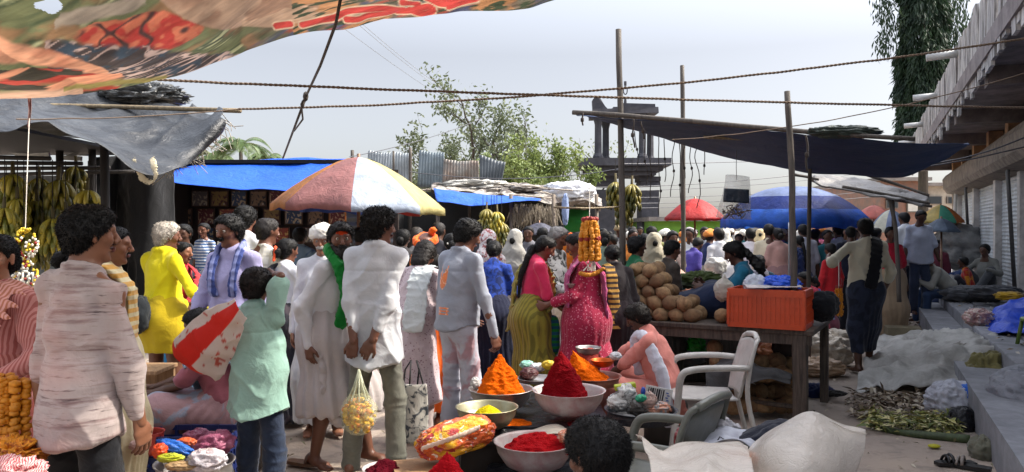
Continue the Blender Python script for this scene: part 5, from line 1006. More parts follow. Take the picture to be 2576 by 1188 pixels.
bowl('white bowl of maroon powder at the lower edge of the picture', 972, 1176, 4.1, .125, .09, alum); heap('lumpy maroon powder heap at the lower edge of the picture', 968, 1184, 4.1, .10, .045, maroon, 15, 1.3, .4, .016)
heap('pointed red powder cone at the lower edge of the picture', 1125, 1225, 3.75, .125, .175, mat('c01420', 'powder', var=.1), 17, .95, .12, .008); bowl('steel bowl under the pointed red powder cone', 1125, 1222, 3.75, .17, .11, steel)
for px_, d_, z_, R_s, m_, L_ in ((1300, 4.72, .393, .09, orangep, 'dusting of orange powder spilled on the black stand'), (1460, 4.7, .393, .08, crim, 'dusting of crimson powder spilled beside the white bowl'), (1290, 4.1, .208, .07, redp, 'dusting of red powder spilled before the front bowl')):
    o = heap(L_, px_, 1000, d_, R_s, .004, m_, 3, 1, .5, .002); o.location = ((px_-CX)/F_*d_, d_, z_)
def cover(label, lo, hi, z, seed, m=bplas):
    x0, y0 = lo; x1, y1 = hi; e = thing('display_stand', label, 'stand', ((x0+x1)/2, (y0+y1)/2, 0)); n = 34; P = []
    mb = MB(); mb.box((0, 0, z*.49), (x1-x0-.06, y1-y0-.06, z*.96)); mb.build('box', mat('4b3b30', 'wood'), e); prm = 4*n
    u = np.linspace(0, 1, n, endpoint=False); hx_, hy_ = (x1-x0)/2, (y1-y0)/2; ring = np.concatenate([np.stack([-hx_+2*hx_*u, -hy_+0*u], 1), np.stack([hx_+0*u, -hy_+2*hy_*u], 1), np.stack([hx_-2*hx_*u, hy_+0*u], 1), np.stack([-hx_+0*u, hy_-2*hy_*u], 1)]); Z = [(0.0, z+.005), (.5, z+.005), (.9, z+.004), (1.0, z-.01), (1.02, z*.75), (1.05, z*.45), (1.10, z*.15), (1.16, .01)]
    V = []
    for s, zz in Z:
        for k, (x, y) in enumerate(ring): w = max(0, s-1)*.9; V.append((x*s+(.25*w*math.sin(k*.9)), y*s+.25*w*math.cos(k*.7), zz))
    V = np.array(V); V += .012*np.stack([vnoise(V*9+seed, 1), vnoise(V*9+seed, 2), vnoise(V*9+seed, 3)*.7], 1); m_ = len(Z); i, j = np.meshgrid(np.arange(m_-1), np.arange(prm), indexing='ij')
    link('plastic_cover', mkmesh('plastic_cover', V, np.stack([i*prm+j, i*prm+(j+1) % prm, (i+1)*prm+(j+1) % prm, (i+1)*prm+j], -1).reshape(-1, 4), True, (m,)), e)
    mb = MB(); mb.box((0, 0, z), ((x1-x0)*.99, (y1-y0)*.99, .012)); mb.build('top', m, e)
cover('black plastic covered stand under the two tall powder cones', (-.30, 4.62), (.60, 5.62), .385, 3)
cover('lower black plastic covered stand under the front red powder bowl', (-.14, 3.95), (.36, 4.56), .20, 5)
mb = MB(); mb.box((-.18, 4.62, .335), (.33, .3, .02), rz=.1); mb.box((-.18, 4.62, .16), (.26, .24, .33), rz=.1); tag(mb.build('small_box', mat('2a2623', 'wood'), None), 'small dark box carrying the olive steel bowl', 'box')
tag(sheet('cream_cloth', [[W(1300, 1098, 4.6), W(1395, 1068, 4.62), W(1440, 1092, 4.6)], [W(1300, 1110, 4.4), W(1395, 1090, 4.45), W(1450, 1100, 4.4)]], 14, 24, mat('c9c0b0', 'cloth'), amp=.008, fr=8, seed=2), 'cream paper sheet standing behind the front red powder bowl', 'paper')
tag(crumple('plastic_packet', W(1428, 1098, 4.22), (.05, .045, .035), mat('e08a66', 'bag', rough=.25, pat='blotch', c2='f0c8b0', sc=4), None, 5, .3, 5, 24), 'small knotted peach plastic packet on the rim of the front bowl', 'plastic packet')
# printed snack sack in front
def sack():
    m, nt, b = nodes('printed_sack'); co = coords(nt); n1 = noise(nt, co, 8, 3, .5, 1.5); n2 = noise(nt, coords(nt, (1, 1, 1)), 5.0, 2, .5, .6)
    c = mixc(nt, ramp(nt, n2, .47, .53), s2l((214, 92, 30)), s2l((232, 178, 30))); c = mixc(nt, ramp(nt, n1, .60, .63), c, s2l((168, 30, 26))); c = mixc(nt, ramp(nt, noise(nt, co, 13, 2, .5, 2.5), .64, .67), c, s2l((240, 230, 205)))
    nt.links.new(c, b.inputs['Base Color']); b.inputs['Roughness'].default_value = .22; b.inputs['Coat Weight'].default_value = .4; bump(nt, b, noise(nt, co, 14, 6, .65, 1.2), .9, .03); return m
R3 = roty(-.26)@rotz(.15); sk_o = crumple('printed_sack', W(1146, 1100, 4.15), (.205, .12, .088), sack(), None, 7, .16, 3.2, 80, R3, sq=.8); tag(sk_o, 'shiny orange and yellow printed sack lying before the bowls', 'sack')
P = np.array([W(1062, 1128, 4.02), W(1110, 1112, 3.98), W(1160, 1094, 3.98), W(1205, 1076, 4.03)]); L = band(list(catmull(P, 12)), .018, .007, A(.2, 0, 1), .004); V, Q = solid(L, .005, None, 1); link('white_stripe', mkmesh('white_stripe', V, Q, True, (mat('e9cdb8', 'bag', rough=.3),)), sk_o)
mb = MB(); mb.box(W(1075, 1185, 4.05), (.34, .40, .02), rz=.25); mb.box(W(1090, 1188, 4.05)-A(0, 0, .12), (.26, .3, .2), rz=.25); tag(mb.build('cardboard', mat('b48e66', 'wood', pat='dirt', c2='8e6a4a'), None), 'brown cardboard piece under the printed sack', 'cardboard')
# tray of packets right of the powder
bowl('black tray heaped with packets beside the seated girl', 1612, 1028, 4.35, .20, .07, bplas, .8, None, 'tray', 'tray')
for px, py, r, c, s, L in ((1556, 1012, (.06, .05, .045), 'e6e4e0', 1, 'round white plastic bag at the left of the packet tray'), (1575, 990, (.055, .045, .05), 'd9dad8', 3, 'white printed packet with dark marks in the tray'), (1600, 1022, (.06, .04, .05), '5c5550', 5, 'brown transparent packet in the middle of the tray'), (1655, 1030, (.07, .05, .04), 'c98a6e', 7, 'pale peach packet at the right of the tray'), (1630, 1010, (.05, .04, .05), 'b7988c', 9, 'dull pink packet behind the peach one')):
    tag(crumple('plastic_packet', W(px, py, 4.35), r, mat(c, 'bag', rough=.25, pat='blotch', c2='8d8a88', sc=3), None, s, .3, 5, 28), L, 'plastic packet')
mb = MB(); mb.box(W(1572, 972, 4.37), (.12, .05, .03), R=roty(-.15)); tag(mb.build('carton', mat('a9b21e', 'paint'), None, bevel=.006), 'yellow green carton lying on top of the tray', 'carton')
tag(crumple('plastic_packet', W(1612, 1002, 4.25), (.03, .02, .02), mat('2aa27a', 'bag'), None, 3, .3, 5, 16), 'tiny teal green packet in the tray', 'plastic packet'); tag(crumple('plastic_packet', W(1618, 985, 4.3), (.014, .014, .025), mat('2448b0', 'bag'), None, 3, .1, 5, 14), 'tiny blue bottle cap in the tray', 'cap')
bk = thing('striped_paper', 'white paper with black vertical bars standing in the tray', 'paper', W(1655, 996, 4.45)); mb = MB(); mb.box((0, 0, 0), (.155, .006, .10), R=roty(.2)); mb.build('sheet', mat('dcdcd8', 'paint'), bk); mb = MB()
for k in range(8): mb.box(roty(.2)@A(-.06+.0125*k, -.005, .008), (.004+.003*(k % 3), .003, .065), R=roty(.2))
mb.build('bars', mat('1d1f24', 'paint'), bk); mb = MB()
for k in range(5): mb.box(roty(.2)@A(.05+.008*(k % 2), -.005, -.03+.014*k), (.014, .003, .006), R=roty(.2))
mb.build('print', mat('4a6ab0', 'paint'), bk)
# ================================================================ plastic chairs
def chair(label, loc, rz, m, s=1.0, z0=0):
    e = thing('plastic_chair', label, 'chair', A(loc[0], loc[1], z0), rz); e.scale = (s,)*3   # chair faces +y
    G = [[A(-.21, -.2, .43), A(0, -.2, .415), A(.21, -.2, .43)], [A(-.23, 0, .43), A(0, 0, .41), A(.23, 0, .43)], [A(-.24, .2, .435), A(0, .2, .425), A(.24, .2, .435)], [A(-.235, .24, .415), A(0, .245, .41), A(.235, .24, .415)]]; sheet('seat', G, 16, 20, m, e, amp=0, thick=.012)
    G = [[A(-.20, -.20, .44), A(-.1, -.235, .44), A(.1, -.235, .44), A(.20, -.20, .44)], [A(-.225, -.24, .62), A(-.1, -.275, .62), A(.1, -.275, .62), A(.225, -.24, .62)], [A(-.22, -.30, .80), A(-.1, -.335, .83), A(.1, -.335, .83), A(.22, -.30, .80)]]; sheet('backrest', G, 18, 22, m, e, amp=0, thick=.012)
    for sx in (-1, 1):
        mb = MB(); P = catmull(np.array([A(sx*.235, -.36, 0), A(sx*.235, -.26, .42), A(sx*.24, -.27, .65), A(sx*.225, -.31, .81), A(sx*.18, -.335, .845)]), 16); mb.tube(P, np.linspace(.026, .02, 16), 8, True, .7); mb.build('rear_leg', m, e, True)
        mb = MB(); P = catmull(np.array([A(sx*.25, -.26, .66), A(sx*.285, -.1, .665), A(sx*.29, .12, .65), A(sx*.28, .2, .60), A(sx*.25, .22, .43), A(sx*.25, .27, 0)]), 26); mb.tube(P, np.linspace(.022, .026, 26), 8, True, 1.3); mb.build('armrest', m, e, True)
    mb = MB(); mb.tube(catmull(np.array([A(-.18, -.335, .845), A(0, -.35, .865), A(.18, -.335, .845)]), 10), .02, 8); mb.build('top_rail', m, e, True); return e
chair('white plastic armchair turned left behind the grey one', (1.36, 5.45), math.radians(84), mat('c9c6c0', 'plastic', pat='dirt', c2='9d9992'), .97)
chair('olive grey plastic armchair with its back to the viewer', (.62, 3.58), math.radians(53), mat('6d6f66', 'plastic', pat='dirt', c2='56574f'), .97)
# ================================================================ coconut table
tbl = thing('market_table', 'dark wooden market table loaded with coconuts', 'table', (1.55, 6.9, 0)); TO = A(1.55, 6.9, 0); twm = mat('5f5348', 'wood', pat='grain', c2='2a2420')
c0, c1 = A(W(1590, 0, 7.05)[0], 6.95, 0), A(W(2040, 0, 6.25)[0], 6.2, 0); dr = nrm(c1-c0); bkv = A(-dr[1], dr[0], 0); Lt = np.linalg.norm(c1-c0); ang = math.atan2(dr[1], dr[0])
mb = MB(); mid = (c0+c1)/2+bkv*.5; mb.box(A(mid[0], mid[1], .735)-TO, (Lt, 1.0, .04), rz=ang); mb.build('tabletop', twm, tbl, bevel=.006)
mb = MB(); mb.box(A(*((c0+c1)/2+bkv*.03)[:2], .675)-TO, (Lt*.98, .03, .08), rz=ang); mb.build('apron', twm, tbl)
for i, (t, b_) in enumerate(((.03, .05), (.93, .05), (.03, .95), (.97, .95))):
    p = c0+dr*Lt*t+bkv*b_; mb = MB(); mb.box(A(p[0], p[1], .358)-TO, (.11 if i == 1 else .07, .10 if i == 1 else .07, .715), rz=ang); mb.build('leg', twm, tbl, bevel=.006)
mb = MB(); mb.tube([c0+A(0, 0, .15)+dr*.1+bkv*.06-TO, c1+A(0, 0, .12)+bkv*.06-dr*.15-TO], .02, 6); mb.build('foot_rail', twm, tbl)
cocm = mat('a4855f', 'wood', rough=.95, pat='dirt', c2='5c422c', sc=4, var=.3); cocd = mat('87694a', 'wood', rough=.95, pat='dirt', c2='4c3624', sc=4, var=.3)
def coco_mesh(m, seed):
    R = np.random.RandomState(seed); mb = MB(); mb.ball((0, 0, 0), (1, 1, 1), 24); V, Fq = mb.get(); r = .072*(1+.05*vnoise(V*2, seed)+.02*vnoise(V*9, seed)); V = V*r[:, None]*A(.92, .92, 1.15); t = V[:, 2] > .02; V[t, :2] *= (1-((V[t, 2]-.02)/.075)[:, None]**1.3*.55); V += .0035*np.stack([vnoise(V*60, seed), vnoise(V*60, seed+1), vnoise(V*60, seed+2)], 1); return mkmesh('coconut', V, Fq, True, (m,))
cm = [coco_mesh(cocm, 1), coco_mesh(cocd, 2), coco_mesh(cocm, 3)]
def coconut(p, label, grp, k):
    o = bpy.data.objects.new('coconut', cm[k % 3]); COL.objects.link(o); o.location = tuple(p); o.rotation_euler = (rnd.uniform(.9, 2.2), rnd.uniform(-.6, .6), rnd.uniform(0, 6)); s = rnd.uniform(.9, 1.12); o.scale = (s,)*3; tag(o, label, 'coconut', grp)
k = 0
for ly in range(3):
    for r_ in range(5):
        z = .83+.098*r_; x0, x1 = 1590+r_*2, 1785-r_*32-ly*6
        n = max(1, int((x1-x0)/36)) if r_ < 4 else 2
        for i in range(n):
            px = x0+(i+.5*(r_ % 2))*37+ly*11; d = 6.95-(px-1590)/450*.7+.10+ly*.14+r_*.02; p = W(px, 0, d); p[2] = z+rnd.uniform(-.012, .012)-.02
            if px < 1798-r_*32: coconut(p, 'brown husked coconut in the sloping heap on the market table', 'coconuts heaped on the table', k); k += 1
for i, (px, L) in enumerate(((1815, 'single coconut at the foot of the heap'),)): p = W(px, 0, 6.75); p[2] = .82; coconut(p, 'single coconut lying at the right foot of the heap', None, 0)
R_ = np.random.RandomState(3)
for i in range(46):
    px = 1800+(i % 9)*23+R_.uniform(-6, 6); lay = i//9; d = 6.55+.15*(lay % 3)+R_.uniform(-.05, .05); p = W(px, 0, d); p[2] = .09+.11*(lay//1)*.75+R_.uniform(-.02, .02); coconut(p, 'dusty coconut stored in the shade under the market table', 'coconuts under the table', i)
tag(sheet('dark_cloth', [[W(1790, 905, 6.9), W(1850, 885, 6.9), W(1920, 905, 6.9), W(2000, 935, 6.8)], [W(1780, 940, 6.45), W(1850, 912, 6.4), W(1920, 930, 6.4), W(1992, 945, 6.35)], [W(1775, 985, 6.35), W(1850, 978, 6.3), W(1920, 955, 6.3), W(1990, 962, 6.28)]], 40, 60, mat('4b4b4b', 'cloth', pat='dirt', c2='2e2e30'), amp=.04, fr=4, seed=5, fold=.03, ffr=(5, 5, 5)), 'grey cloth thrown over the coconuts under the table', 'cloth')
# crate
cr = thing('plastic_crate', 'orange red plastic crate on the right end of the market table', 'crate', W(1950, 0, 6.42)*A(1, 1, 0)+A(0, .12, .757), ang); cmn = mat('c5481e', 'plastic'); cw, cdp, chh = .60, .40, .32
for (x, y, w, rzv, nmv) in ((0, -cdp/2, cw, 0, 'f'), (0, cdp/2, cw, 0, 'b'), (-cw/2, 0, cdp, math.pi/2, 'l'), (cw/2, 0, cdp, math.pi/2, 'r')):
    mb = MB(); n = 16 if w > .5 else 11; mb.box((0, 0, chh-.03), (w, .022, .06)); mb.box((0, 0, .02), (w, .018, .04)); mb.box((0, 0, .125), (w, .012, .012)); mb.box((0, 0, .19), (w, .012, .012))
    mb.box((0, 0, .16), (w*.97, .004, .28))
    for k in range(n+1): mb.box((-w/2+w*k/n, 0, .155), (.009 if 0 < k < n else .03, .016, .27))
    mb.V = [v@rotz(rzv).T+A(x, y, 0) for v in mb.V]; mb.build('side_panel', cmn, cr)
mb = MB(); mb.box((0, 0, .008), (cw-.03, cdp-.03, .016)); mb.build('base', cmn, cr)
CR = np.array(cr.location)
tag(crumple('plastic_bag', CR+A(.08, .02, .345), (.17, .13, .075), mat('1d57d8', 'bag', rough=.25), None, 3, .3, 4, 40), 'shiny blue plastic bag lying on the orange crate', 'plastic bag')
tag(crumple('plastic_bag', CR+A(-.12, .03, .35), (.09, .08, .08), clear_mat('dfe6f0', .5), None, 5, .3, 4, 30), 'clear crumpled plastic bag at the left on the orange crate', 'plastic bag')
tag(sheet('newspaper', [[CR+A(-.24, -.2, .335), CR+A(0, -.21, .34), CR+A(.2, -.2, .335)], [CR+A(-.22, .05, .345), CR+A(0, .05, .35), CR+A(.22, .0, .345)]], 12, 24, mat('c9c2be', 'paint', pat='streak', c2='8f8c8c'), amp=.012, fr=7, seed=2), 'crumpled newspaper sheet on the rim of the orange crate', 'newspaper')
tag(crumple('black_bag', W(2072, 770, 6.6), (.125, .1, .13), mat('0e1016', 'cloth'), None, 9, .2, 3, 40), 'black cloth bag hanging off the right end of the table', 'bag')
# bags and clutter under and around the table
for px, py, d, r, c, s, L, rg in ((1752, 870, 7.6, (.09, .08, .085), '1f9a26', 2, 'bright green knotted bag under the table', .25), (1785, 888, 7.5, (.09, .07, .04), '167a1e', 4, 'flat green bag beside the knotted green bag', .25), (1870, 905, 7.5, (.08, .06, .035), 'c02a6a', 5, 'small magenta bag under the table', .3), (1868, 878, 7.9, (.05, .05, .04), '54a43a', 6, 'tiny light green bag behind the magenta one', .3),
        (1925, 872, 8.4, (.2, .15, .16), 'a8604a', 7, 'reddish brown sack behind the table legs', .5), (1960, 895, 8.0, (.2, .16, .15), 'b26a3c', 9, 'dull orange sack beside the reddish brown one', .5), (1900, 885, 8.6, (.13, .12, .15), 'cfc3b4', 11, 'pale sack between the table legs', .4), (2075, 880, 9.0, (.30, .25, .20), 'd8cbb8', 12, 'large pale cream plastic sack right of the table', .3), (2060, 925, 8.4, (.26, .2, .10), 'b89a7c', 14, 'brownish cream sack lying in front of the large pale one', .35),
        (2105, 850, 9.6, (.3, .2, .10), 'c9bfae', 16, 'flat cream plastic sheet heap beyond the pale sack', .3), (2052, 985, 7.4, (.15, .1, .07), '16244e', 18, 'navy blue cloth dropped at the foot of the pole', .8), (2100, 990, 7.2, (.10, .05, .025), '22201e', 19, 'dark slipper like rag right of the navy cloth', .8), (1720, 905, 7.8, (.2, .1, .05), '6a6a6c', 21, 'grey flat bundle under the left of the table', .7), (1700, 880, 8.0, (.14, .1, .06), '8c8e92', 23, 'pale grey bundle in the shade under the table', .7)):
    tag(crumple('plastic_bag' if rg < .45 else 'sack', W(px, py, d), r, mat(c, 'bag' if rg < .6 else 'cloth', rough=rg), None, s, .32, 3.5, 44), L, 'bag' if rg < .45 else 'sack')
pt = MB(); pt.lathe([(.001, 0), (.08, .01), (.12, .09), (.10, .18), (.055, .23), (.07, .26), (.075, .265), (.05, .26)], (0, 0, 0), 24); po_ = pt.build('clay_pot', mat('3a3330', 'stone'), None, True, A(W(1975, 0, 6.9)[0], 6.9, .42)); tag(po_, 'dark round pot behind the thick table leg', 'pot')
mb = MB(); mb.box(A(W(1975, 0, 6.9)[0], 6.93, .205), (.3, .28, .41)); tag(mb.build('wooden_box', mat('3a302a', 'wood', pat='grain', c2='221c18'), None), 'dark box carrying the round pot', 'box')
# ================================================================ foreground plastic on the lower right
cream = clear_mat('efe6da', .62, .24)
ps_ = thing('plastic_sack', 'big puffed cream plastic sack in the lower right foreground', 'plastic sack', W(2030, 1165, 2.9)); PO = np.array(ps_.location)
for nm_, db, sd in (('front_film', -1, 3), ('back_film', 1, 8)):
    def q(px, py, b): return W(px, py, 2.9+db*b*.30)-PO
    sheet(nm_, [[q(1888, 1300, .1), q(1870, 1210, .1), q(1882, 1150, .05), q(1892, 1118, .0)], [q(1950, 1300, .7), q(1940, 1200, .8), q(1940, 1110, .5), q(1962, 1068, .0)], [q(2030, 1300, .9), q(2025, 1200, 1.0), q(2030, 1100, .6), q(2034, 1036, .0)], [q(2090, 1300, .7), q(2096, 1200, .7), q(2105, 1105, .4), q(2090, 1046, .0)], [q(2110, 1300, .1), q(2128, 1200, .1), q(2160, 1120, .05), q(2176, 1081, .0)]], 90, 90, cream, ps_, amp=.012, fr=5, seed=sd, thick=0, fold=.026, ffr=(3.2, 3, 3.6))
tag(sheet('plastic_sheet', [[W(1600, 1092, 3.0), W(1660, 1140, 3.05), W(1720, 1125, 3.1), W(1800, 1118, 3.1), W(1880, 1135, 3.1)], [W(1625, 1135, 2.8), W(1680, 1150, 2.8), W(1740, 1140, 2.8), W(1810, 1140, 2.8), W(1885, 1150, 2.8)], [W(1640, 1200, 2.55), W(1700, 1200, 2.5), W(1760, 1200, 2.5), W(1820, 1200, 2.5), W(1900, 1200, 2.5)], [W(1640, 1290, 2.4), W(1700, 1290, 2.4), W(1760, 1290, 2.4), W(1820, 1290, 2.4), W(1900, 1290, 2.4)]], 60, 70, cream, amp=.016, fr=5, seed=4, thick=.003, fold=.018, ffr=(5, 5, 5)), 'cream plastic sheet with a raised corner beside the black haired child', 'plastic sheet')
tag(crumple('peach_cloth', W(1862, 1150, 2.9), (.07, .06, .022), mat('dc8a60', 'cloth', var=.2), None, 5, .2, 4, 30), 'bright peach cloth lump between the cream plastics', 'cloth')
news = thing('newspaper', 'crumpled newspaper with dark letters behind the cream plastics', 'newspaper', W(1830, 1118, 3.3)); NL = np.array(news.location)
sheet('sheet', [[W(1765, 1110, 3.5)-NL, W(1830, 1088, 3.5)-NL, W(1900, 1110, 3.5)-NL], [W(1770, 1140, 3.15)-NL, W(1830, 1120, 3.15)-NL, W(1895, 1140, 3.15)-NL]], 20, 26, mat('b9bcc8', 'paint'), news, amp=.018, fr=8, seed=3, fold=.02, ffr=(9, 9, 9))
mb = MB(); mb.tube([W(1800, 1116, 3.28)-NL+A(0, -.03, .02), W(1806, 1106, 3.28)-NL+A(0, -.03, .02), W(1816, 1112, 3.26)-NL+A(0, -.03, .02), W(1802, 1122, 3.24)-NL+A(0, -.03, .02)], .0028, 5)
for k in range(3): mb.tube([W(1800+k*8, 1128, 3.2)-NL+A(0, -.03, .02), W(1802+k*8, 1138, 3.18)-NL+A(0, -.03, .02)], .003, 5)
mb.build('letters', mat('1c1d22', 'paint'), news)
tag(crumple('newspaper_ball', W(1830, 1090, 3.6), (.075, .05, .05), mat('c3c1c6', 'paint', pat='streak', c2='8c8e96'), None, 7, .5, 4, 28, roty(.6)), 'pointed crumpled newspaper behind the flat one', 'newspaper')
tag(crumple('navy_cloth', W(1930, 1108, 3.4), (.16, .12, .06), mat('171c2e', 'cloth'), None, 3, .2, 3, 30, roty(-.4)), 'dark navy cloth behind the puffed cream sack', 'cloth')
tag(crumple('red_bag', W(1735, 1110, 3.9), (.07, .06, .08), mat('8a3a3c', 'bag', rough=.3), None, 6, .3, 4, 30), 'small dark red bag behind the olive chair', 'bag')
mb = MB(); mb.box(A(.86, 2.95, .30), (1.3, .8, .04)); [mb.box(A(.86+sx*.58, 2.95+sy*.33, .14), (.06, .06, .28)) for sx in (-1, 1) for sy in (-1, 1)]; tag(mb.build('low_bench', twm, None), 'low wooden bench under the cream plastic sacks', 'bench')
# ================================================================ right pavement and floor clutter
greyp = mat('c2c0ba', 'sheet', rough=.45, pat='dirt', c2='96938c', tr=.2)
tag(sheet('tarpaulin', [[W(2190, 850, 10.4), W(2290, 858, 10.2), W(2400, 848, 10.0), W(2500, 862, 9.6)], [W(2185, 880, 9.2), W(2280, 862, 9.1), W(2390, 846, 8.9), W(2510, 858, 8.6)], [W(2170, 938, 8.0), W(2270, 905, 8.1), W(2380, 880, 7.9), W(2500, 900, 7.6)], [W(2150, 990, 7.35), W(2260, 992, 7.3), W(2360, 985, 7.2), W(2470, 985, 7.0)]], 80, 100, greyp, amp=.09, fr=3.2, seed=9, thick=.004, fold=.07, ffr=(4, 3, 3)), 'dusty grey plastic sheet spread over a heap on the ground', 'plastic sheet')
tag(crumple('sack', W(2475, 945, 7.3), (.20, .17, .22), mat('8a8250', 'cloth', pat='dirt', c2='5f5a40'), None, 21, .35, 3, 50), 'greenish jute sack slumped against the pavement edge', 'sack')
tag(crumple('sack', W(2440, 905, 8.0), (.25, .2, .16), mat('908c84', 'cloth', pat='dirt', c2='64605a'), None, 23, .3, 3, 44), 'grey sack half covered by the dusty plastic sheet', 'sack')
wsk = thing('plastic_sack', 'white woven sack with a blue patch on the floor', 'plastic sack', W(2395, 1010, 6.6)); crumple('body', (0, 0, 0), (.20, .15, .165), mat('c4c6d0', 'sheet', rough=.5), wsk, 5, .24, 3.2, 56, sq=.85); crumple('blue_patch', (.09, -.06, .075), (.105, .09, .085), mat('2a6fd8', 'sheet', rough=.4), wsk, 8, .25, 3, 30)
tag(crumple('black_bag', W(2420, 1062, 6.15), (.10, .10, .12), mat('121318', 'bag', rough=.3), None, 4, .22, 3, 40), 'shiny black bag before the white and blue sack', 'bag')
mb = MB(); P = catmull(np.array([W(2185, 1068, 6.2), W(2250, 1086, 6.0), W(2330, 1095, 5.85), W(2440, 1106, 5.72)]), 20); mb.tube(P, np.linspace(.02, .035, 20), 10); tag(mb.build('banana_stalk', mat('4a5a34', 'leaf', pat='grain', c2='353d28'), None, True), 'long green banana stem lying on the floor', 'plant stem')
def litter(name, label, n, fx, cols, L, seed, kind='stuff'):
    R = np.random.RandomState(seed); px, py, h = fx(R, n); d = CH*F_/(py-HY); P = np.stack([(px-CX)/F_*d, d, .008+h], 1); D = R.normal(0, 1, (n, 3)); D[:, 2] = R.normal(.1, .25, n); D /= np.linalg.norm(D, axis=1)[:, None]; N = np.tile(A(0, 0, 1.), (n, 1))+R.normal(0, .35, (n, 3)); ms = [mat(c, 'leaf') for c in cols]; Vs, Qs = np.zeros((0, 3)), np.zeros((0, 4), int)
    Vs, Qs = add_leaves(Vs, Qs, P, D, N, L*R.uniform(.5, 1.5, n), L*R.uniform(.15, .5, n), .25); return tag(link(name, mkmesh(name, Vs, Qs, True, ms, R.randint(0, len(ms), n))), label, 'litter', None, kind)
def reg(x0, x1, y0, y1, hh=.02, tilt=0):
    def f(R, n): px = R.uniform(x0, x1, n); return px, R.uniform(y0, y1, n)+(px-x0)*tilt, R.uniform(0, hh, n)
    return f
litter('dry_leaves', 'dry brown leaf litter beside the dusty plastic sheet', 520, reg(2140, 2350, 992, 1052, .05), ('a8967c', '84705a', 'c4b8a2', '6a5848'), .10, 2)
litter('flower_stalks', 'heap of green yellow banana flower stalks by the long stem', 620, reg(2175, 2420, 1048, 1088, .09, .05), ('b0aa62', '8a8e48', 'cfc690', '5f6a38'), .08, 4)
litter('ground_scraps', 'scattered leaves and scraps on the street ground', 700, reg(300, 2500, 800, 1185, .01), ('8a7a62', 'c9bfa8', '6d6a48', 'b0a48e'), .045, 5)
litter('ground_scraps', 'scraps and dry stalks along the foot of the pavement step', 420, reg(2210, 2340, 770, 880, .04), ('7a6a55', 'a39a86', '5a4a3c', '9a8f7a'), .10, 6)
def lit_pave(name, label, n, t0, t1, L, seed, cols):
    R = np.random.RandomState(seed); o = R.uniform(1.18, 2.05, n); t = R.uniform(t0, t1, n); P = np.stack([t*.418+o*.908, t*.908-o*.418, np.full(n, .458)+R.uniform(0, .012, n)], 1); D = R.normal(0, 1, (n, 3)); D[:, 2] *= .15; D /= np.linalg.norm(D, axis=1)[:, None]; N = np.tile(A(0, 0, 1.), (n, 1))+R.normal(0, .3, (n, 3)); V, Q = add_leaves(np.zeros((0, 3)), np.zeros((0, 4), int), P, D, N, L*R.uniform(.5, 1.5, n), L*R.uniform(.2, .6, n), .2); tag(link(name, mkmesh(name, V, Q, True, [mat(c, 'leaf') for c in cols], R.randint(0, len(cols), n))), label, 'litter', None, 'stuff')
lit_pave('pavement_scraps', 'dry scraps and straw scattered over the raised pavement', 420, 2, 16, .06, 8, ('a8967c', '84705a', 'd8d0c4', '5a5046'))
mb = MB(); mb.ball((0, 0, 0), (.045, .035, .014), 14); y_ = gd(1127); tag(mb.build('banana_peel', mat('b5b01e', 'leaf'), None, True, A((2350-CX)/F_*y_, y_, .014)), 'yellow fruit peel on the bare floor', 'peel')
for i, (px, py, rz, L) in enumerate(((2405, 1170, .3, 'black sandal lying upright at the lower right'), (2440, 1178, -.4, 'second black sandal with worn pale strap'))):
    d = gd(py); e = thing('sandal', L, 'sandal', A((px-CX)/F_*d, d, 0), 1.3+rz); mb = MB(); pl = [(-.04, -.12), (.035, -.12), (.045, 0), (.05, .09), (.02, .14), (-.03, .13), (-.048, .05)]; mb.prism([A(x, y, 0.002) for x, y in pl], (0, 0, 0), (0, 0, .022)); mb.build('sole', mat('1b1a1c', 'plastic'), e)
    mb = MB(); th = np.linspace(0, math.pi, 9); mb.tube([(.045*math.cos(a), .04, .02+.05*math.sin(a)) for a in th], .011, 6); mb.tube([(.045*math.cos(a), .075-.01*math.sin(a), .02+.045*math.sin(a)) for a in th], .009, 6); mb.build('strap', mat('17161a' if i == 0 else '8a8078', 'plastic'), e, True)
tag(crumple('cloth_bundle', W(2470, 1135, 5.35), (.075, .09, .10), mat('6b6a5a', 'cloth', pat='dirt', c2='403f38'), None, 6, .3, 3.5, 36), 'greenish rag bundle leaning on the pavement step', 'cloth')
tag(crumple('plastic_sack', W(2600, 1000, 6.0), (.28, .3, .22), mat('8d8f96', 'sheet', rough=.5, tr=.1), None, 31, .25, 3, 50), 'translucent grey sack on the pavement at the picture edge', 'plastic sack')
tag(sheet('tarpaulin', [[W(2490, 790, 9.6), W(2560, 765, 9.8), W(2660, 745, 9.8)], [W(2480, 830, 8.9), W(2550, 800, 8.9), W(2660, 780, 8.9)], [W(2500, 842, 8.3), W(2560, 846, 8.1), W(2660, 850, 7.9)]], 40, 50, mat('1648c8', 'tarp', rough=.45), amp=.05, fr=4, seed=5, thick=.004, fold=.06, ffr=(4, 4, 4)), 'bright blue tarpaulin bundled on the pavement', 'tarpaulin')
tag(crumple('plastic_bag', W(2462, 800, 9.2), (.16, .12, .10), mat('b78a86', 'bag', rough=.3, pat='blotch', c2='d8c4b8', sc=3), None, 12, .4, 4, 40), 'pinkish crumpled bag beside the bright blue tarpaulin', 'plastic bag')
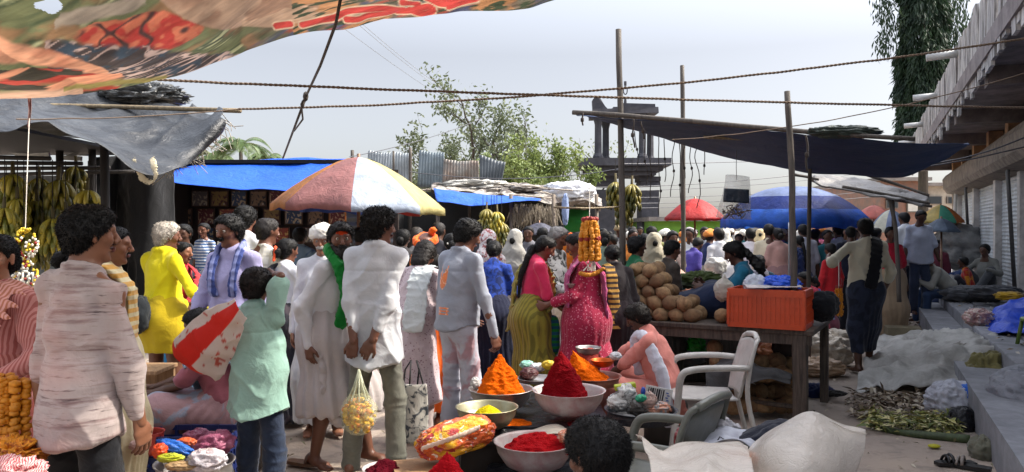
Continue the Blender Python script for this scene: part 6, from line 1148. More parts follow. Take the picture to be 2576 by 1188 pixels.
for px, py, d, r, c, s, L in ((2445, 740, 12.2, (.45, .3, .13), '54565a', 3, 'dark grey bundle on the pavement beside the seated people'), (2390, 720, 13, (.3, .25, .16), '9a9894', 5, 'pale grey sack at the feet of the seated child'), (2500, 735, 11.5, (.35, .25, .10), '3c3e44', 8, 'black cloth bundle near the green stool'), (2420, 620, 17, (.75, .4, .45), '8f8f8d', 12, 'big grey covered load behind the seated people'), (2540, 745, 10.8, (.2, .15, .06), 'c39a2a', 13, 'yellow packets beside the green stool')):
    tag(crumple('sack', W(px, py, d), r, mat(c, 'cloth', pat='dirt', c2='5a5a5c'), None, s, .3, 3, 40), L, 'sack')
sg = thing('stool', 'small green plastic stool near the roller shutters', 'stool', Bp(1.5, 8.9, .45)); mb = MB(); mb.lathe([(.001, .27), (.15, .27), (.16, .26), (.16, .24), (.15, .235)], (0, 0, 0), 20); mb.build('seat', mat('6e8a34', 'plastic'), sg, True)
for sx in (-1, 1):
    for sy in (-1, 1): mb = MB(); mb.tube([(sx*.10, sy*.10, .24), (sx*.13, sy*.13, 0)], .02, 6); mb.build('leg', mat('5f772e', 'plastic'), sg, True)
mb = MB(); mb.box(A(W(2270, 0, 10.6)[0], 10.6, .12), (.42, .3, .24), rz=-.3); tag(mb.build('carton', mat('8c8268', 'wood', pat='dirt', c2='6a6250'), None), 'low tan box on the ground behind the walking man', 'box')
# ================================================================ left foreground clutter
for i, (z, w) in enumerate(((.14, .62), (.42, .5), (.62, .45))):
    mb = MB(); c = W(355, 0, 4.9+.25*i); mb.box(A(c[0]-.02*i, c[1], z-.02), (w, .34, .028)); mb.box(A(c[0]-.02*i, c[1]+.14, z-.12), (w*.95, .03, .18)); tag(mb.build('wooden_step', mat('a58462', 'wood', pat='grain', c2='7a5c40'), None, bevel=.004), ['lowest pale wooden plank step behind the streaked shirt man', 'middle pale wooden plank step behind the streaked shirt man', 'highest pale wooden plank step behind the streaked shirt man'][i], 'plank step')
bowl('red plastic bucket beside the stack of plank steps', 372, 1085, 4.5, .09, .13, mat('b03a34', 'plastic'), .75, None, 'bucket', 'bucket')
bc = thing('plastic_crate', 'dark blue plastic crate behind the round tray', 'crate', A(W(490, 0, 4.6)[0], 4.6, .1)); 
for x, y, w, r_ in ((0, -.14, .5, 0), (0, .14, .5, 0), (-.25, 0, .28, math.pi/2), (.25, 0, .28, math.pi/2)):
    mb = MB()
    for zz in (.02, .08, .14, .20, .26): mb.box((0, 0, zz), (w, .015, .03))
    for k in range(7): mb.box((-w/2+w*k/6, 0, .14), (.016, .02, .27))
    mb.V = [v@rotz(r_).T+A(x, y, 0) for v in mb.V]; mb.build('side_panel', mat('1d2f6a', 'plastic'), bc)
mb = MB(); mb.box(A(W(490, 0, 4.6)[0], 4.6, .05), (.6, .4, .1)); tag(mb.build('wooden_box', twm, None), 'flat dark box below the blue crate', 'box')
bowl('round steel tray loaded with goods behind the streaked shirt man', 490, 1160, 3.9, .19, .09, steel, .8, None, 'tray', 'tray')
mb = MB(); mb.box(W(490, 1160, 3.9)-A(0, 0, .22), (.3, .3, .26)); tag(mb.build('wooden_box', twm, None), 'small dark box under the round steel tray', 'box')
for px, py, d, r, c, s, L, Rr in ((440, 1128, 3.85, (.09, .035, .035), '2468c8', 2, 'blue rolled cloth in the round tray', roty(.3)), (402, 1135, 3.8, (.035, .03, .035), 'e8501c', 4, 'orange red cup shaped packet in the round tray', None), (468, 1112, 3.9, (.05, .03, .02), 'd8602a', 5, 'orange paper bundle behind the blue rolled cloth', None), (430, 1152, 3.75, (.06, .03, .02), 'b8c02a', 6, 'yellow green packet in the round tray', None), (455, 1172, 3.72, (.07, .04, .02), 'b4946a', 7, 'tan flat packet at the front of the round tray', None), (520, 1158, 3.75, (.09, .06, .05), 'd9dae2', 8, 'white newspaper bundle at the right of the round tray', None), (540, 1118, 4.0, (.10, .07, .06), 'b0607e', 9, 'pink crumpled plastic behind the round tray', roty(-.3)), (500, 1105, 4.1, (.08, .06, .05), '8e3f5e', 11, 'dark rose crumpled plastic behind the round tray', None), (352, 1120, 4.2, (.05, .05, .03), 'd9b8b0', 12, 'pale pink packet left of the round tray', None)):
    tag(crumple('plastic_packet', W(px, py, d), r, mat(c, 'bag', rough=.3, pat='streak' if 'news' in L else None, c2='3c3e50' if 'news' in L else None), None, s, .3, 4, 34, Rr), L, 'packet')
# marigold heap at the left edge
R_ = np.random.RandomState(4)
for s_, (px, py0, py1, L) in enumerate(((8, 950, 1130, 'thick orange marigold rope heap at the left picture edge, nearer the edge'), (42, 962, 1120, 'thick orange marigold rope heap touching the streaked sleeve'))):
    e = thing('flower_garland', L, 'garland', W(px, py0, 3.05)); H = (py1-py0)/F_*3.05
    for q_ in range(5):
        mb = MB(); a = q_*1.26
        for r in range(16): mb.ball(A(.035*math.cos(a), .03*math.sin(a), -H*r/16)+R_.normal(0, .004, 3), np.array([.021, .021, .013])*R_.uniform(.9, 1.2), 7)
        mb.build('flower_string', fl_o, e, True)
tag(crumple('flower_heap', W(25, 1150, 2.85), (.10, .09, .06), mat('d98a12', 'leaf', pat='blotch', c2='a8560e', sc=4), None, 4, .5, 9, 50), 'loose orange petals heaped at the lower left corner', 'flowers', None)
tag(crumple('striped_cloth', W(30, 1190, 2.7), (.10, .08, .05), mat('e6c4c0', 'cloth', pat='vstripe', c2='c0525a', sc=2), None, 6, .4, 5, 40), 'pink and white striped cloth at the lower left corner', 'cloth')
# ================================================================ people
bpy.context.view_layer.update()
WH = mat('cfd0d3', 'cloth', var=.08); BLK = mat('14151a', 'cloth')
def T(m, **k): d = dict(m=m); d.update(k); return d
def B(st, m, **k): d = dict(st=st, m=m); d.update(k); return d
def shoulder_cloth(side='l', front=.05, back=.1, w=.07, th=.012, name='scarf', m=None, **k):
    s = 1 if side == 'r' else -1
    def f(K):
        R = K['Rc']; sh = K['nb']*.45+K[side+'s']*.55; up = A(0, 0, .062); y = R@A(0, 1, 0)
        P = [K['wa']+R@A(s*.06, .15, -front), K['ch']+R@A(s*.07, .15, .02), K['ch']+R@A(s*.08, .125, .12), sh+up, K['ch']+R@A(s*.085, -.14, .12), K['ch']+R@A(s*.08, -.155, 0), K['wa']+R@A(s*.07, -.155, -back)]
        return band(catmull(np.array(P), 16), w, th, R@A(1, 0, 0), .012)
    return dict(name=name, f=f, m=m, **k)
def neck_towel(m, l=.3, w=.045, name='towel'):
    def f(K):
        R = K['Rc']; n = K['nb']; P = [n+R@A(-.07, .14, -.1-l), n+R@A(-.085, .15, -.18), n+R@A(-.09, .07, -.01), n+R@A(-.045, -.065, .045), n+R@A(.045, -.065, .045), n+R@A(.09, .07, -.01), n+R@A(.085, .15, -.18), n+R@A(.07, .14, -.1-l)]
        C = catmull(np.array(P), 24); us = []
        for i in range(24): us.append(R@A(1, 0, 0) if i < 7 or i > 16 else R@A(0, .35, .9))
        return band(list(C), w, .013, us[:-1], .01)
    return dict(name=name, f=f, m=m)
def head_wrap(m, full=False, name='turban', knot=False):
    def f(K):
        R, c, s = K['Rh'], K['hc'], K['hs']
        def q(x, y, z): return c+R@(A(x, y, z)*s)
        L = []
        for k in range(16):
            a, b = 2*math.pi*k/16, 2*math.pi*(k+1)/16
            for z, r, t in (((.045, .088, .022), (.062, .084, .02)) if not full else ((.045, .092, .026), (.075, .084, .03), (.10, .062, .03))): L.append(prim(q(r*math.sin(a), -.012+r*1.17*math.cos(a), z+.018*math.cos(a)), q(r*math.sin(b), -.012+r*1.17*math.cos(b), z+.018*math.cos(b)), t*s, t*s, None, .01))
        if full: L.append(prim(q(0, -.02, .10), q(0, 0, .115), (.07, .06), (.06, .05), R@A(1, 0, 0), .03))
        if knot: L += [prim(q(-.04, -.06, .085), q(-.07, -.05, .125), .026, .032, None, .01)]
        return L
    return dict(name=name, f=f, m=m, wd=(20, 20, 60), amp=.005)
def veil(m, name='veil'):
    def f(K):
        R, c = K['Rh'], K['hc']; X = R@A(1, 0, 0)
        return [prim(c+R@A(0, -.03, .04), c+R@A(0, .005, .045), (.096, .10), (.088, .09), X, .02), prim(c+R@A(0, -.04, 0), K['nb']+A(0, -.05, -.02), (.095, .08), (.13, .085), X, .05), prim(K['nb']+A(0, -.04, -.03), K['ch']+A(0, -.05, 0), (.16, .09), (.19, .13), X, .06)]
    return dict(name=name, f=f, m=m, cut=None, amp=.007)
def pallu(m, w=.085, name='sari_pallu'):
    def f(K):
        R = K['Rc']; P = [K['P']+A(.16, .10, .06), K['wa']+R@A(.10, .15, .02), K['ch']+R@A(0, .165, .02), K['ch']+R@A(-.08, .135, .13), K['nb']*.45+K['ls']*.55+A(0, 0, .06), K['ch']+R@A(-.10, -.14, .1), K['wa']+R@A(-.08, -.16, .02), K['P']+A(-.09, -.19, -.12)]
        return band(catmull(np.array(P), 20), np.linspace(.11, w, 20), .014, R@nrm(A(1, 0, .35)), .015)
    return dict(name=name, f=f, m=m, wd=(26, 26, 5), amp=.0035)
jeans = lambda c, **k: B('trousers', mat(c, 'cloth', pat='dirt', c2=k.pop('c2', c)), **k)
# 1 ---- young man in streaked shirt
person('young man from behind in a pinkish streaked shirt and black trousers', 198, 3.0, -14, 1.66, 'man', pose=dict(hair='thick', hy=34, hp=2, lh=(-.215, .04, .79), rh=(.215, .10, .775), le=(-.5, -1, 0), re=(.6, -1, 0), lean=1, side=2.5, fat=.95, sw=.98, rsh=-.012, lsh=-.012, rcurl=22, lcurl=25, seed=3), top=T(mat('b9aaa6', 'cloth', pat='streak', c2='8a706e', var=.2), hem=.13, ease=.012, flare=.0, se=.010, sl=.93, wr=.010), bottom=B('trousers', BLK), skin='m')
# 2 ---- woman in pink sari at the left edge
person('woman in a pink sari with yellow border cut by the left picture edge', 2, 3.35, 170, 1.55, 'woman', pose=dict(g='f', hair='bun', see_face=True, hy=-12, hp=3, rh=(.16, .26, .98), lh=(-.14, .26, 1.02), le=(-.8, -.4, -.4)), top=T(mat('c98a84', 'cloth', pat='vstripe', c2='a8605a'), sl=.9, hem=.0, ease=.02, collar=False, name='sari_drape'), bottom=B('sari', mat('d99a94', 'cloth', pat='vstripe', c2='b86a62'), cut=.03), extras=[pallu(mat('e0a59c', 'cloth', pat='vstripe', c2='b8745a', sc=.8), .13)], skin='l')
person('dark haired woman bending down between the garland and the streaked shirt man', 118, 3.95, -70, 1.52, 'woman', pose=dict(g='f', hair='bun', hy=-5, hp=30, lean=14), top=T(mat('23202a'), sl=.4, hem=.0, collar=False, name='blouse'), bottom=B('sari', mat('2b2730'), cut=.03), skin='dd')
person('man in a cream shawl seen in profile behind the streaked shirt man', 272, 4.35, -80, 1.585, 'man', pose=dict(hair='short', hp=3), top=T(mat('d9cba0', 'cloth', var=.1), hem=.1, ease=.03), bottom=B('lungi', mat('cfc3a0'), cut=.1), extras=[shoulder_cloth('r', .1, .1, .09, .016, 'shawl', mat('d6a24c', 'cloth', pat='hstripe', c2='d9cba0'))], skin='m')
# 5 ---- man in yellow
person('grey haired man from behind in bright yellow shirt and short yellow wrap', 408, 6.0, -32, 1.625, 'man', pose=dict(hair='thick', hy=28, hp=3, rh=(.20, .24, 1.02), lh=(-.14, .27, 1.0), re=(1, -.5, -.4), le=(-1, -.6, -.3), lean=3, rf=(.09, .05, 0), lf=(-.11, -.04, 0)), hairc='b5ada2', top=T(mat('d8ca0c', 'cloth', var=.12), hem=.03, ease=.03, se=.02, wr=.009), bottom=B('lungi', mat('b9a012', 'cloth', var=.15), cut=.66, ease=.035, name='wrap', n=10, amp=.006), extras=[dict(name='belt', m=mat('5a5a3a', 'cloth'), f=lambda K: [prim(K['P']+A(.195*math.sin(a), .165*math.cos(a), -.01), K['P']+A(.195*math.sin(a+.4), .165*math.cos(a+.4), -.01), .013, .013, None, .004) for a in np.arange(0, 6.3, .4)])], skin='d')
tag(crumple('shoulder_bag', W(352, 790, 5.8), (.075, .06, .14), mat('23282c', 'cloth'), None, 3, .15, 3, 30), 'small black shoulder bag at the left hip of the man in yellow', 'bag')
# 6 ---- people in the poster shop shade
person('dark man in black shirt standing in the poster shop shade', 466, 8.2, 178, 1.63, 'man', pose=dict(hair='short', rh=(.14, .28, 1.1), lh=(-.12, .3, 1.12)), top=T(mat('1b1d24')), bottom=jeans('1c1e26'), skin='dd')
person('small boy in blue and white striped shirt carried at shoulder height', 516, 7.9, 170, .95, 'boy', z0=.66, pose=dict(g='c', hs=1.25, hair='crop', rf=(.1, .2, .35), lf=(-.1, .2, .35)), top=T(mat('4a6a9a', 'cloth', pat='hstripe', c2='c9d0da'), sl=.4), bottom=jeans('2a2c3a'), skin='d')
person('woman in red blouse seen in profile beside the man in yellow', 452, 7.0, -95, 1.46, 'woman', pose=dict(g='f', hair='braid', hp=4), top=T(mat('b8242a'), sl=.4, hem=-.05, name='blouse', collar=False), bottom=B('sari', mat('2a7aa8'), cut=.03), extras=[pallu(mat('a82a30'))], skin='m')
person('child with dark face behind the lavender shirt man', 548, 7.3, 165, 1.38, 'child', pose=dict(g='c', hair='short'), top=T(mat('33303a')), bottom=jeans('22242c'), skin='dd')
# 7 ---- lavender shirt man
person('young man facing the viewer in lavender shirt with striped towel round his neck', 588, 5.4, 168, 1.675, 'man', pose=dict(hair='thick', hy=14, hp=8, see_face=True, beard=1, lh=(-.2, .22, .95), rh=(.26, .12, .86), re=(.7, -.8, 0)), top=T(mat('a09cc2', 'cloth', var=.1), hem=.12, ease=.024), bottom=jeans('2a2a34'), extras=[neck_towel(mat('34427c', 'cloth', pat='vstripe', c2='8088b8', sc=.25), .2, .032)], skin='d')
person('tall man from behind in plain white shirt behind the lavender shirt man', 612, 6.7, -8, 1.775, 'man', pose=dict(hair='thick', hy=0, hp=6), top=T(WH), bottom=jeans('30323c'), skin='d')
person('man from behind in white and cream checked shirt beside the tall one', 664, 6.4, -25, 1.665, 'man', pose=dict(hair='short', hy=20, hp=4), hairc='2a2624', top=T(mat('dbd8cf', 'cloth', pat='check', c2='c3beb4', sc=.6)), bottom=jeans('3a3630'), skin='d')
# 9 ---- boy in mint shirt holding the flag
person('boy from behind in mint green shirt raising both arms', 652, 4.1, -16, 1.345, 'boy', pose=dict(g='c', hs=1.16, hair='short', hy=-8, hp=8, side=-5, rh=(-.02, .2, 1.66), re=(.3, -.1, 1.5), lh=(-.19, .30, 1.50), le=(-1, .2, -.6), lcurl=70, rf=(.10, -.02, 0), lf=(-.14, .05, 0), sw=1.1, rtoe=(.3, 1, -.1)), hairc='1c1613', top=T(mat('94b8aa', 'cloth', var=.12), sl=.38, hem=.16, ease=.034, flare=.02, se=.022, wr=.010), bottom=B('trousers', mat('1f2a3e', 'cloth', pat='dirt', c2='36435a'), ease=.016), skin='d')
fl = thing('cloth_flag', 'red and white printed cloth bag held up by the boy', 'flag', W(560, 850, 4.0)); FL = np.array(fl.location)
def flc(u, v, G):
    n = fbm(G*9, 3, 3); c = np.tile(np.array(s2l((222, 210, 200))), (len(u), 1)); r = ((v+.03*n > .16)*(v+.03*n < .5))|((u+.04*n > .72)*(v+.03*n < .72)); c[r] = s2l((222, 44, 28)); p = (~r)*((fbm(G*34, 5, 2)) > .6); c[p] = s2l((196, 96, 80)); return c
sheet('cloth', [[W(594, 752, 3.85)-FL, W(600, 762, 3.83)-FL, W(606, 772, 3.83)-FL, W(618, 790, 3.85)-FL, W(624, 800, 3.85)-FL], [W(520, 790, 3.98)-FL, W(536, 812, 3.92)-FL, W(560, 832, 3.9)-FL, W(585, 850, 3.95)-FL, W(600, 862, 3.98)-FL], [W(446, 852, 4.1)-FL, W(466, 880, 4.05)-FL, W(492, 905, 4.05)-FL, W(524, 932, 4.1)-FL, W(560, 944, 4.15)-FL], [W(434, 872, 4.12)-FL, W(450, 893, 4.1)-FL, W(478, 915, 4.1)-FL, W(510, 938, 4.12)-FL, W(545, 946, 4.16)-FL]], 60, 60, attr_mat('red_white_cloth', tr=.25, rough=.7), fl, amp=.006, fr=6, seed=3, thick=.002, fold=.026, ffr=(9, 5, 9), colf=flc)
# 10 --- seated woman behind the flag
person('woman in faded pink sari sitting low behind the red and white cloth', 588, 5.0, 96, 1.55, 'woman', pose=dict(g='f', pelvis=(0, .05, .42), lean=16, hp=25, hair='bun', rf=(.12, .50, 0), lf=(-.1, .46, 0), rh=(.05, .58, .60), lh=(-.05, .56, .58), rk=(.3, 1, .8), lk=(-.3, 1, .8)), top=T(mat('9a5a68'), sl=.42, hem=.0, collar=False, name='blouse'), bottom=B('sari', mat('a08086', 'cloth', pat='blotch', c2='8a94a8', sc=.8), cut=.03, ease=.015, w=0, amp=.018), extras=[pallu(mat('8fa3b4', 'cloth', pat='vstripe', c2='6a7f94'), .10, 'sari_pallu')], skin='dd')
tag(crumple('paper_packet', W(384, 1035, 4.75), (.05, .04, .05), mat('c9c4c0', 'sheet'), None, 4, .2, 4, 24), 'white packet in the hand of the seated woman', 'packet')
mb = MB(); mb.box(A(W(575, 0, 5.05)[0], 5.1, .15), (.4, .35, .3)); tag(mb.build('wooden_box', twm, None), 'dark box serving as seat for the woman in faded pink', 'box')
# 11
fwl = person('woman from behind in white blouse with orange flowers in her hair', 716, 6.3, -22, 1.50, 'woman', pose=dict(g='f', hair='bun', hy=15, hp=6, rh=(.15, .25, 1.05), lh=(-.1, .28, 1.05)), top=T(mat('cfcfd4'), sl=.42, hem=-.035, ease=.008, collar=False, name='blouse'), bottom=B('sari', mat('2c2c34', 'cloth', pat='blotch', c2='4a4248'), cut=.03), extras=[pallu(mat('2a2a33'), .07), dict(name='hair_flowers', m=mat('e8501c', 'leaf'), h=.007, f=lambda K: [prim(K['hc']+K['Rh']@A(.0+.01*math.sin(i*2.4), -.14, .02-i*.022), K['hc']+K['Rh']@A(.005, -.15, .01-i*.022), .018, .012, None, .003) for i in range(6)], amp=.004)], skin='d')
person('man in faded blue grey shirt standing deep in the poster shop', 752, 8.9, -5, 1.60, 'man', pose=dict(hair='short'), top=T(mat('6f8596', 'cloth', pat='blotch', c2='3a5a84')), bottom=jeans('2a2a30'), skin='dd')
# 13, 14
person('old man in white turban and spectacles behind the green scarf man', 814, 6.0, -168, 1.585, 'man', pose=dict(hair='short', beard=1, hy=10, hp=4, see_face=True), hairc='d2cfc8', top=T(mat('d6d6d8')), bottom=B('lungi', WH, cut=.1), extras=[head_wrap(mat('dedad0'), True, 'turban')], skin='m')
def green_scarf(K):
    R = K['Rc']; n = K['nb']; P = [n+R@A(.05, .155, -.44), n+R@A(.03, .18, -.30), n+R@A(.05, .17, -.16), n+R@A(.085, .10, -.03), n+R@A(.075, -.02, .05), n+R@A(0, -.075, .06), n+R@A(-.075, -.02, .05), n+R@A(-.06, .10, -.03), n+R@A(-.02, .17, -.14), n+R@A(.0, .19, -.28), n+R@A(.02, .16, -.42)]
    return band(catmull(np.array(P), 30), np.interp(np.linspace(0, 1, 30), [0, .2, .4, .6, .8, 1], [.075, .09, .05, .05, .075, .07]), .034, R@nrm(A(1, .0, 0)), .02)
person('bearded man with orange forehead mark and bundled green scarf over white tunic', 822, 5.2, -118, 1.635, 'man', pose=dict(hair='thick', hy=42, hp=4, beard=2, tilak=True, see_face=True, lean=13, rf=(.10, -.02, 0), lf=(-.10, .30, 0), rh=(.24, .05, .86), lh=(-.24, .12, .9), pelvis=(0, .02, .91)), top=T(mat('cccacc', 'cloth', var=.06), hem=.32, ease=.03, flare=.03, wr=.008), bottom=B('dhoti', mat('b9b0ae', 'cloth', var=.1), cut=.38, ease=.045, n=18, amp=.024), extras=[dict(name='scarf', f=green_scarf, m=mat('0f7a2c', 'cloth', var=.12), wd=(30, 30, 5), amp=.008), dict(name='dhoti_drape', m=mat('b9b0ae', 'cloth', var=.1), f=lambda K: band(catmull(np.array([K['P']+A(.15, .08, -.12), K['P']+A(.17, .12, -.36), K['P']+A(.10, .16, -.56), K['P']+A(-.04, .18, -.50), K['P']+A(-.10, .15, -.2)]), 14), .07, .03, A(.7, .5, 0), .03), wd=(20, 20, 8), amp=.010)], hairc='2b2725', skin='d')
for px, py, L in ((763, 1168, 'worn brown leather sandal under the rear foot of the green scarf man'),):
    d = gd(py); e = thing('sandal', L, 'sandal', A((px-CX)/F_*d, d, 0), -1.9); mb = MB(); mb.prism([A(x, y, 0.0) for x, y in [(-.04, -.12), (.035, -.12), (.045, 0), (.05, .09), (.02, .14), (-.03, .13), (-.048, .05)]], (0, 0, 0), (0, 0, .02)); mb.build('sole', mat('6a4a34', 'plastic'), e); MB().tube([(.05*math.cos(a), .05, .02+.055*math.sin(a)) for a in np.linspace(0, math.pi, 9)], .012, 6).build('strap', mat('5a3c2a', 'plastic'), e, True)
# 15 --- white shirt man, hands behind
e15, K15, s15 = person('man from behind in long white shirt clasping his hands at his back', 945, 4.95, -10, 1.70, 'man', pose=dict(hair='curly', hy=44, hp=2, rh=(.02, -.20, .80), re=(1, -.4, .1), rhd=(-.5, -.1, -.8), rhn=(0, 1, 0), lh=(-.06, -.22, .72), le=(-1, -.45, .1), lhd=(-.15, 0, -1), lhn=(0, 1, .2), lcurl=50, lf=(-.17, .0, 0), rf=(.13, .02, 0), lean=2), top=T(mat('c4c6ca', 'cloth', var=.06), hem=.20, flare=.014, ease=.017, sl=.84, wr=.009), bottom=B('trousers', mat('6a6a60', 'cloth', pat='dirt', c2='8a887c'), ease=.012), skin='d', hairc='15110f')
bgf = thing('flower_bag', 'clear bag of yellow flowers hanging from the white shirt man\'s hand', 'plastic bag', W(903, 1040, 4.75)); fb = MB(); R_ = np.random.RandomState(2)
for k in range(150):
    v = R_.normal(0, 1, 3); v /= np.linalg.norm(v); r = R_.rand()**.4; fb.ball(v*r*A(.095, .075, .11)+A(0, 0, -.01), R_.uniform(.014, .024)*A(1, 1, .6), 6, rotx(R_.rand()*3))
fb.build('flowers', mat('e0b010', 'leaf', pat='blotch', c2='e07a10', sc=3), bgf, True); crumple('bag_film', (0, 0, -.005), (.112, .09, .125), clear_mat('e6e8c0', .22, .08), bgf, 4, .12, 3, 40)
mb = MB(); 
for k in range(9): a = k*.7; mb.tube([(.07*math.cos(a), .06*math.sin(a), .085), (.03*math.cos(a), .025*math.sin(a), .17), (0, 0, .27)], .006, 4)
mb.build('gathered_neck', clear_mat('d9dcc0', .5, .1), bgf, True)
# 16 kurti woman with tote
def dup(m, w=.10, side='r'):
    def f(K):
        R = K['Rc']; s = 1 if side == 'r' else -1; P = [K['P']+A(s*.10, -.17, .02), K['wa']+R@A(s*.11, -.165, .08), K['ch']+R@A(s*.10, -.16, .06), K['nb']*.4+K[side+'s']*.6+A(0, -.02, .055), K['ch']+R@A(s*.11, .14, .08), K['wa']+R@A(s*.12, .16, 0)]
        return band(catmull(np.array(P), 16), w, .014, R@A(1, .2, 0), .012)
    return dict(name='dupatta', f=f, m=m, wd=(26, 26, 8), amp=.007)
person('woman from behind in long mauve patterned tunic with a pale stole', 1042, 5.75, -28, 1.52, 'woman', pose=dict(g='f', hair='bob', lean=13, hp=38, hy=-10, hline=.03, lh=(-.2, .06, .82), rh=(.15, .32, .95)), hairc='1d1815', top=T(mat('cdbcc0', 'cloth', pat='dots', c2='8f7078', sc=1.5), sl=.42, hem=.62, flare=.06, ease=.03, name='tunic', collar=False), bottom=jeans('b9a9a6'), extras=[dup(mat('c3c9c9', 'cloth', var=.05), .10)], skin='d')
tb = thing('tote_bag', 'white tote bag with black bird drawings hanging at knee height', 'bag', W(1040, 1040, 5.0)); sheet('body', [[A(-.085, 0, .19), A(0, -.012, .188), A(.085, 0, .19)], [A(-.095, 0, 0), A(0, -.03, 0), A(.095, 0, 0)], [A(-.085, 0, -.19), A(0, -.02, -.185), A(.085, 0, -.19)]], 24, 18, mat('c4c0b6', 'cloth', pat='blotch', c2='4a4e54', sc=2.4), tb, amp=.008, fr=8, thick=.03)
for s_ in (-.045, .045): MB().tube([(s_-.02, 0, .18), (s_-.01, .01, .28), (s_*.4, .02, .34), (s_+.02, 0, .18)], .006, 5).build('handle', BLK, tb, True)
# 17 orange turban
person('bald man with knotted orange headband looking down', 1080, 6.4, 172, 1.58, 'man', pose=dict(hair='bald', hp=34, lean=6, beard=2, rh=(.1, .3, 1.0), lh=(-.1, .3, 1.0)), hairc='1d1a18', top=T(mat('23201f')), bottom=B('lungi', mat('d8601c'), cut=.1), extras=[head_wrap(mat('ec6418', 'cloth', var=.08), False, 'headband', True), shoulder_cloth('r', .3, .2, .06, .016, 'shawl', mat('e0701c', 'cloth', pat='dots', c2='c8a040'))], skin='d')
person('man with grey flecked hair just left of the orange headband', 1047, 8.4, 0, 1.60, 'man', pose=dict(hair='short'), hairc='4a4644', top=T(mat('b8b6b4')), bottom=jeans('2a2a30'), skin='dd')
person('short haired man in dark shirt above the orange headband', 1100, 8.8, -20, 1.66, 'man', pose=dict(hair='crop'), hairc='2a2624', top=T(mat('2e2e36')), bottom=jeans('2a2a30'), skin='dd')
person('woman with white jasmine in dark hair left of the grey sweatshirt man', 1136, 7.4, 10, 1.54, 'woman', pose=dict(g='f', hair='bun', hp=10), top=T(mat('3a3238'), sl=.4, collar=False, name='blouse'), bottom=B('sari', mat('3a2f3a'), cut=.03), extras=[dict(name='hair_flowers', m=fl_w, h=.008, f=lambda K: [prim(K['hc']+K['Rh']@A(-.05+i*.025, -.12, -.01), K['hc']+K['Rh']@A(-.045+i*.025, -.125, -.02), .011, .009, None, .002) for i in range(5)], amp=.002)], skin='d')
# 19 grey sweatshirt man
def sweat_fm(fc):
    x, y, z = fc[:, 0], fc[:, 1], fc[:, 2]; u = (x+.035)/.055; v = (z-1.26)/.105; a = np.abs(u); wing = (a < 1)*(v > -.8+.5*a)*(v < .15+.85*a)*(y < 0)*(a > .12*v); l = (np.abs(x-.0) < .045)*(np.abs(z-1.03) < .028)*(y < 0)*(np.sin(x*240)+np.sin(z*300) > -.4); m = np.zeros(len(fc), int); m[wing > 0] = 1; m[(l > 0)] = 1; return m
pmat = mat('e07e4a', 'cloth', pat='blotch', c2='eeb494', sc=3)
e19, K19, s19 = person('man in grey sweatshirt with orange bird print and white trousers looking down', 1152, 5.5, -42, 1.655, 'man', pose=dict(hair='thick', hy=16, hp=20, lean=5, rh=(.30, .08, .82), re=(.8, -.7, 0), lh=(-.16, .24, .95), rcurl=45), top=T(mat('8f94a0', 'cloth', var=.08), hem=.02, ease=.028, wr=.008), bottom=B('trousers', mat('b4b6c2', 'cloth', pat='blotch', c2='b09098', sc=.7), ease=.016), skin='d')
o = [c for c in e19.children if c.name.startswith('shirt')][0]; o.data.materials.append(pmat); npol = len(o.data.polygons); fcs = np.zeros(npol*3); o.data.polygons.foreach_get('center', fcs); o.data.polygons.foreach_set('material_index', sweat_fm(fcs.reshape(-1, 3)).astype(np.int32))
person('woman in royal blue printed blouse with her back turned', 1238, 6.9, -5, 1.50, 'woman', pose=dict(g='f', hair='bun', lean=14, hp=30, rh=(.2, .3, 1.0)), top=T(mat('1c3f98', 'cloth', pat='blotch', c2='10265e', sc=2), sl=.42, collar=False, name='blouse', hem=.04), bottom=B('sari', mat('141a34'), cut=.03), skin='d')
person('person in red marked white scarf behind the grey sweatshirt man', 1228, 7.9, 15, 1.55, 'person', pose=dict(g='f', hair='bun', hp=15), top=T(mat('cfc9c9', 'cloth', pat='blotch', c2='b88a86', sc=2)), bottom=jeans('3a3a40'), extras=[veil(mat('c9c4c4', 'cloth', pat='blotch', c2='9a5a5a', sc=3))], skin='d')
# 21 green sari woman
person('woman in olive green sari and pink blouse looking down at her hands', 1335, 6.5, -72, 1.545, 'woman', pose=dict(g='f', hair='braid', lean=9, hp=30, hy=8, rh=(.12, .32, 1.0), lh=(-.10, .34, .99), re=(.5, -1, -.2), rcurl=50, lcurl=50), top=T(mat('c22a52', 'cloth', var=.1), sl=.46, hem=-.035, ease=.008, collar=False, name='blouse'), bottom=B('sari', mat('8a8030', 'cloth', pat='vstripe', c2='6d6628', sc=.5), cut=.03, n=22, amp=.014), extras=[pallu(mat('8e8434', 'cloth', pat='vstripe', c2='6d6628', sc=.5), .08)], skin='d')
tag(crumple('shopping_bag', W(1382, 845, 6.45), (.085, .06, .17), mat('14506a', 'cloth', pat='hstripe', c2='1d7a34', sc=1.1), None, 3, .08, 3, 40, sq=.6), 'blue and green striped shopping bag beside the olive sari', 'bag')
tag(crumple('carrier_bag', W(1404, 790, 7.0), (.06, .05, .11), clear_mat('ece4cc', .6), None, 5, .2, 4, 30), 'white translucent carrier bag with yellow things behind the striped one', 'bag')
person('grey haired man in black and white patterned shirt', 1393, 7.6, -120, 1.60, 'man', pose=dict(hair='thick', hp=14, rh=(.1, .3, 1.0)), hairc='8f8b87', top=T(mat('cbc9c4', 'cloth', pat='blotch', c2='4a4844', sc=2)), bottom=jeans('bdb9b2'), skin='d')
person('man in bright orange turban and orange shawl seen from behind', 1420, 9.2, -5, 1.57, 'man', pose=dict(hair='short'), top=T(mat('d8721c', 'cloth', pat='dots', c2='c89a3a')), bottom=B('lungi', mat('d86a1c'), cut=.1), extras=[head_wrap(mat('f06a1c'), False, 'turban', False)], skin='d')
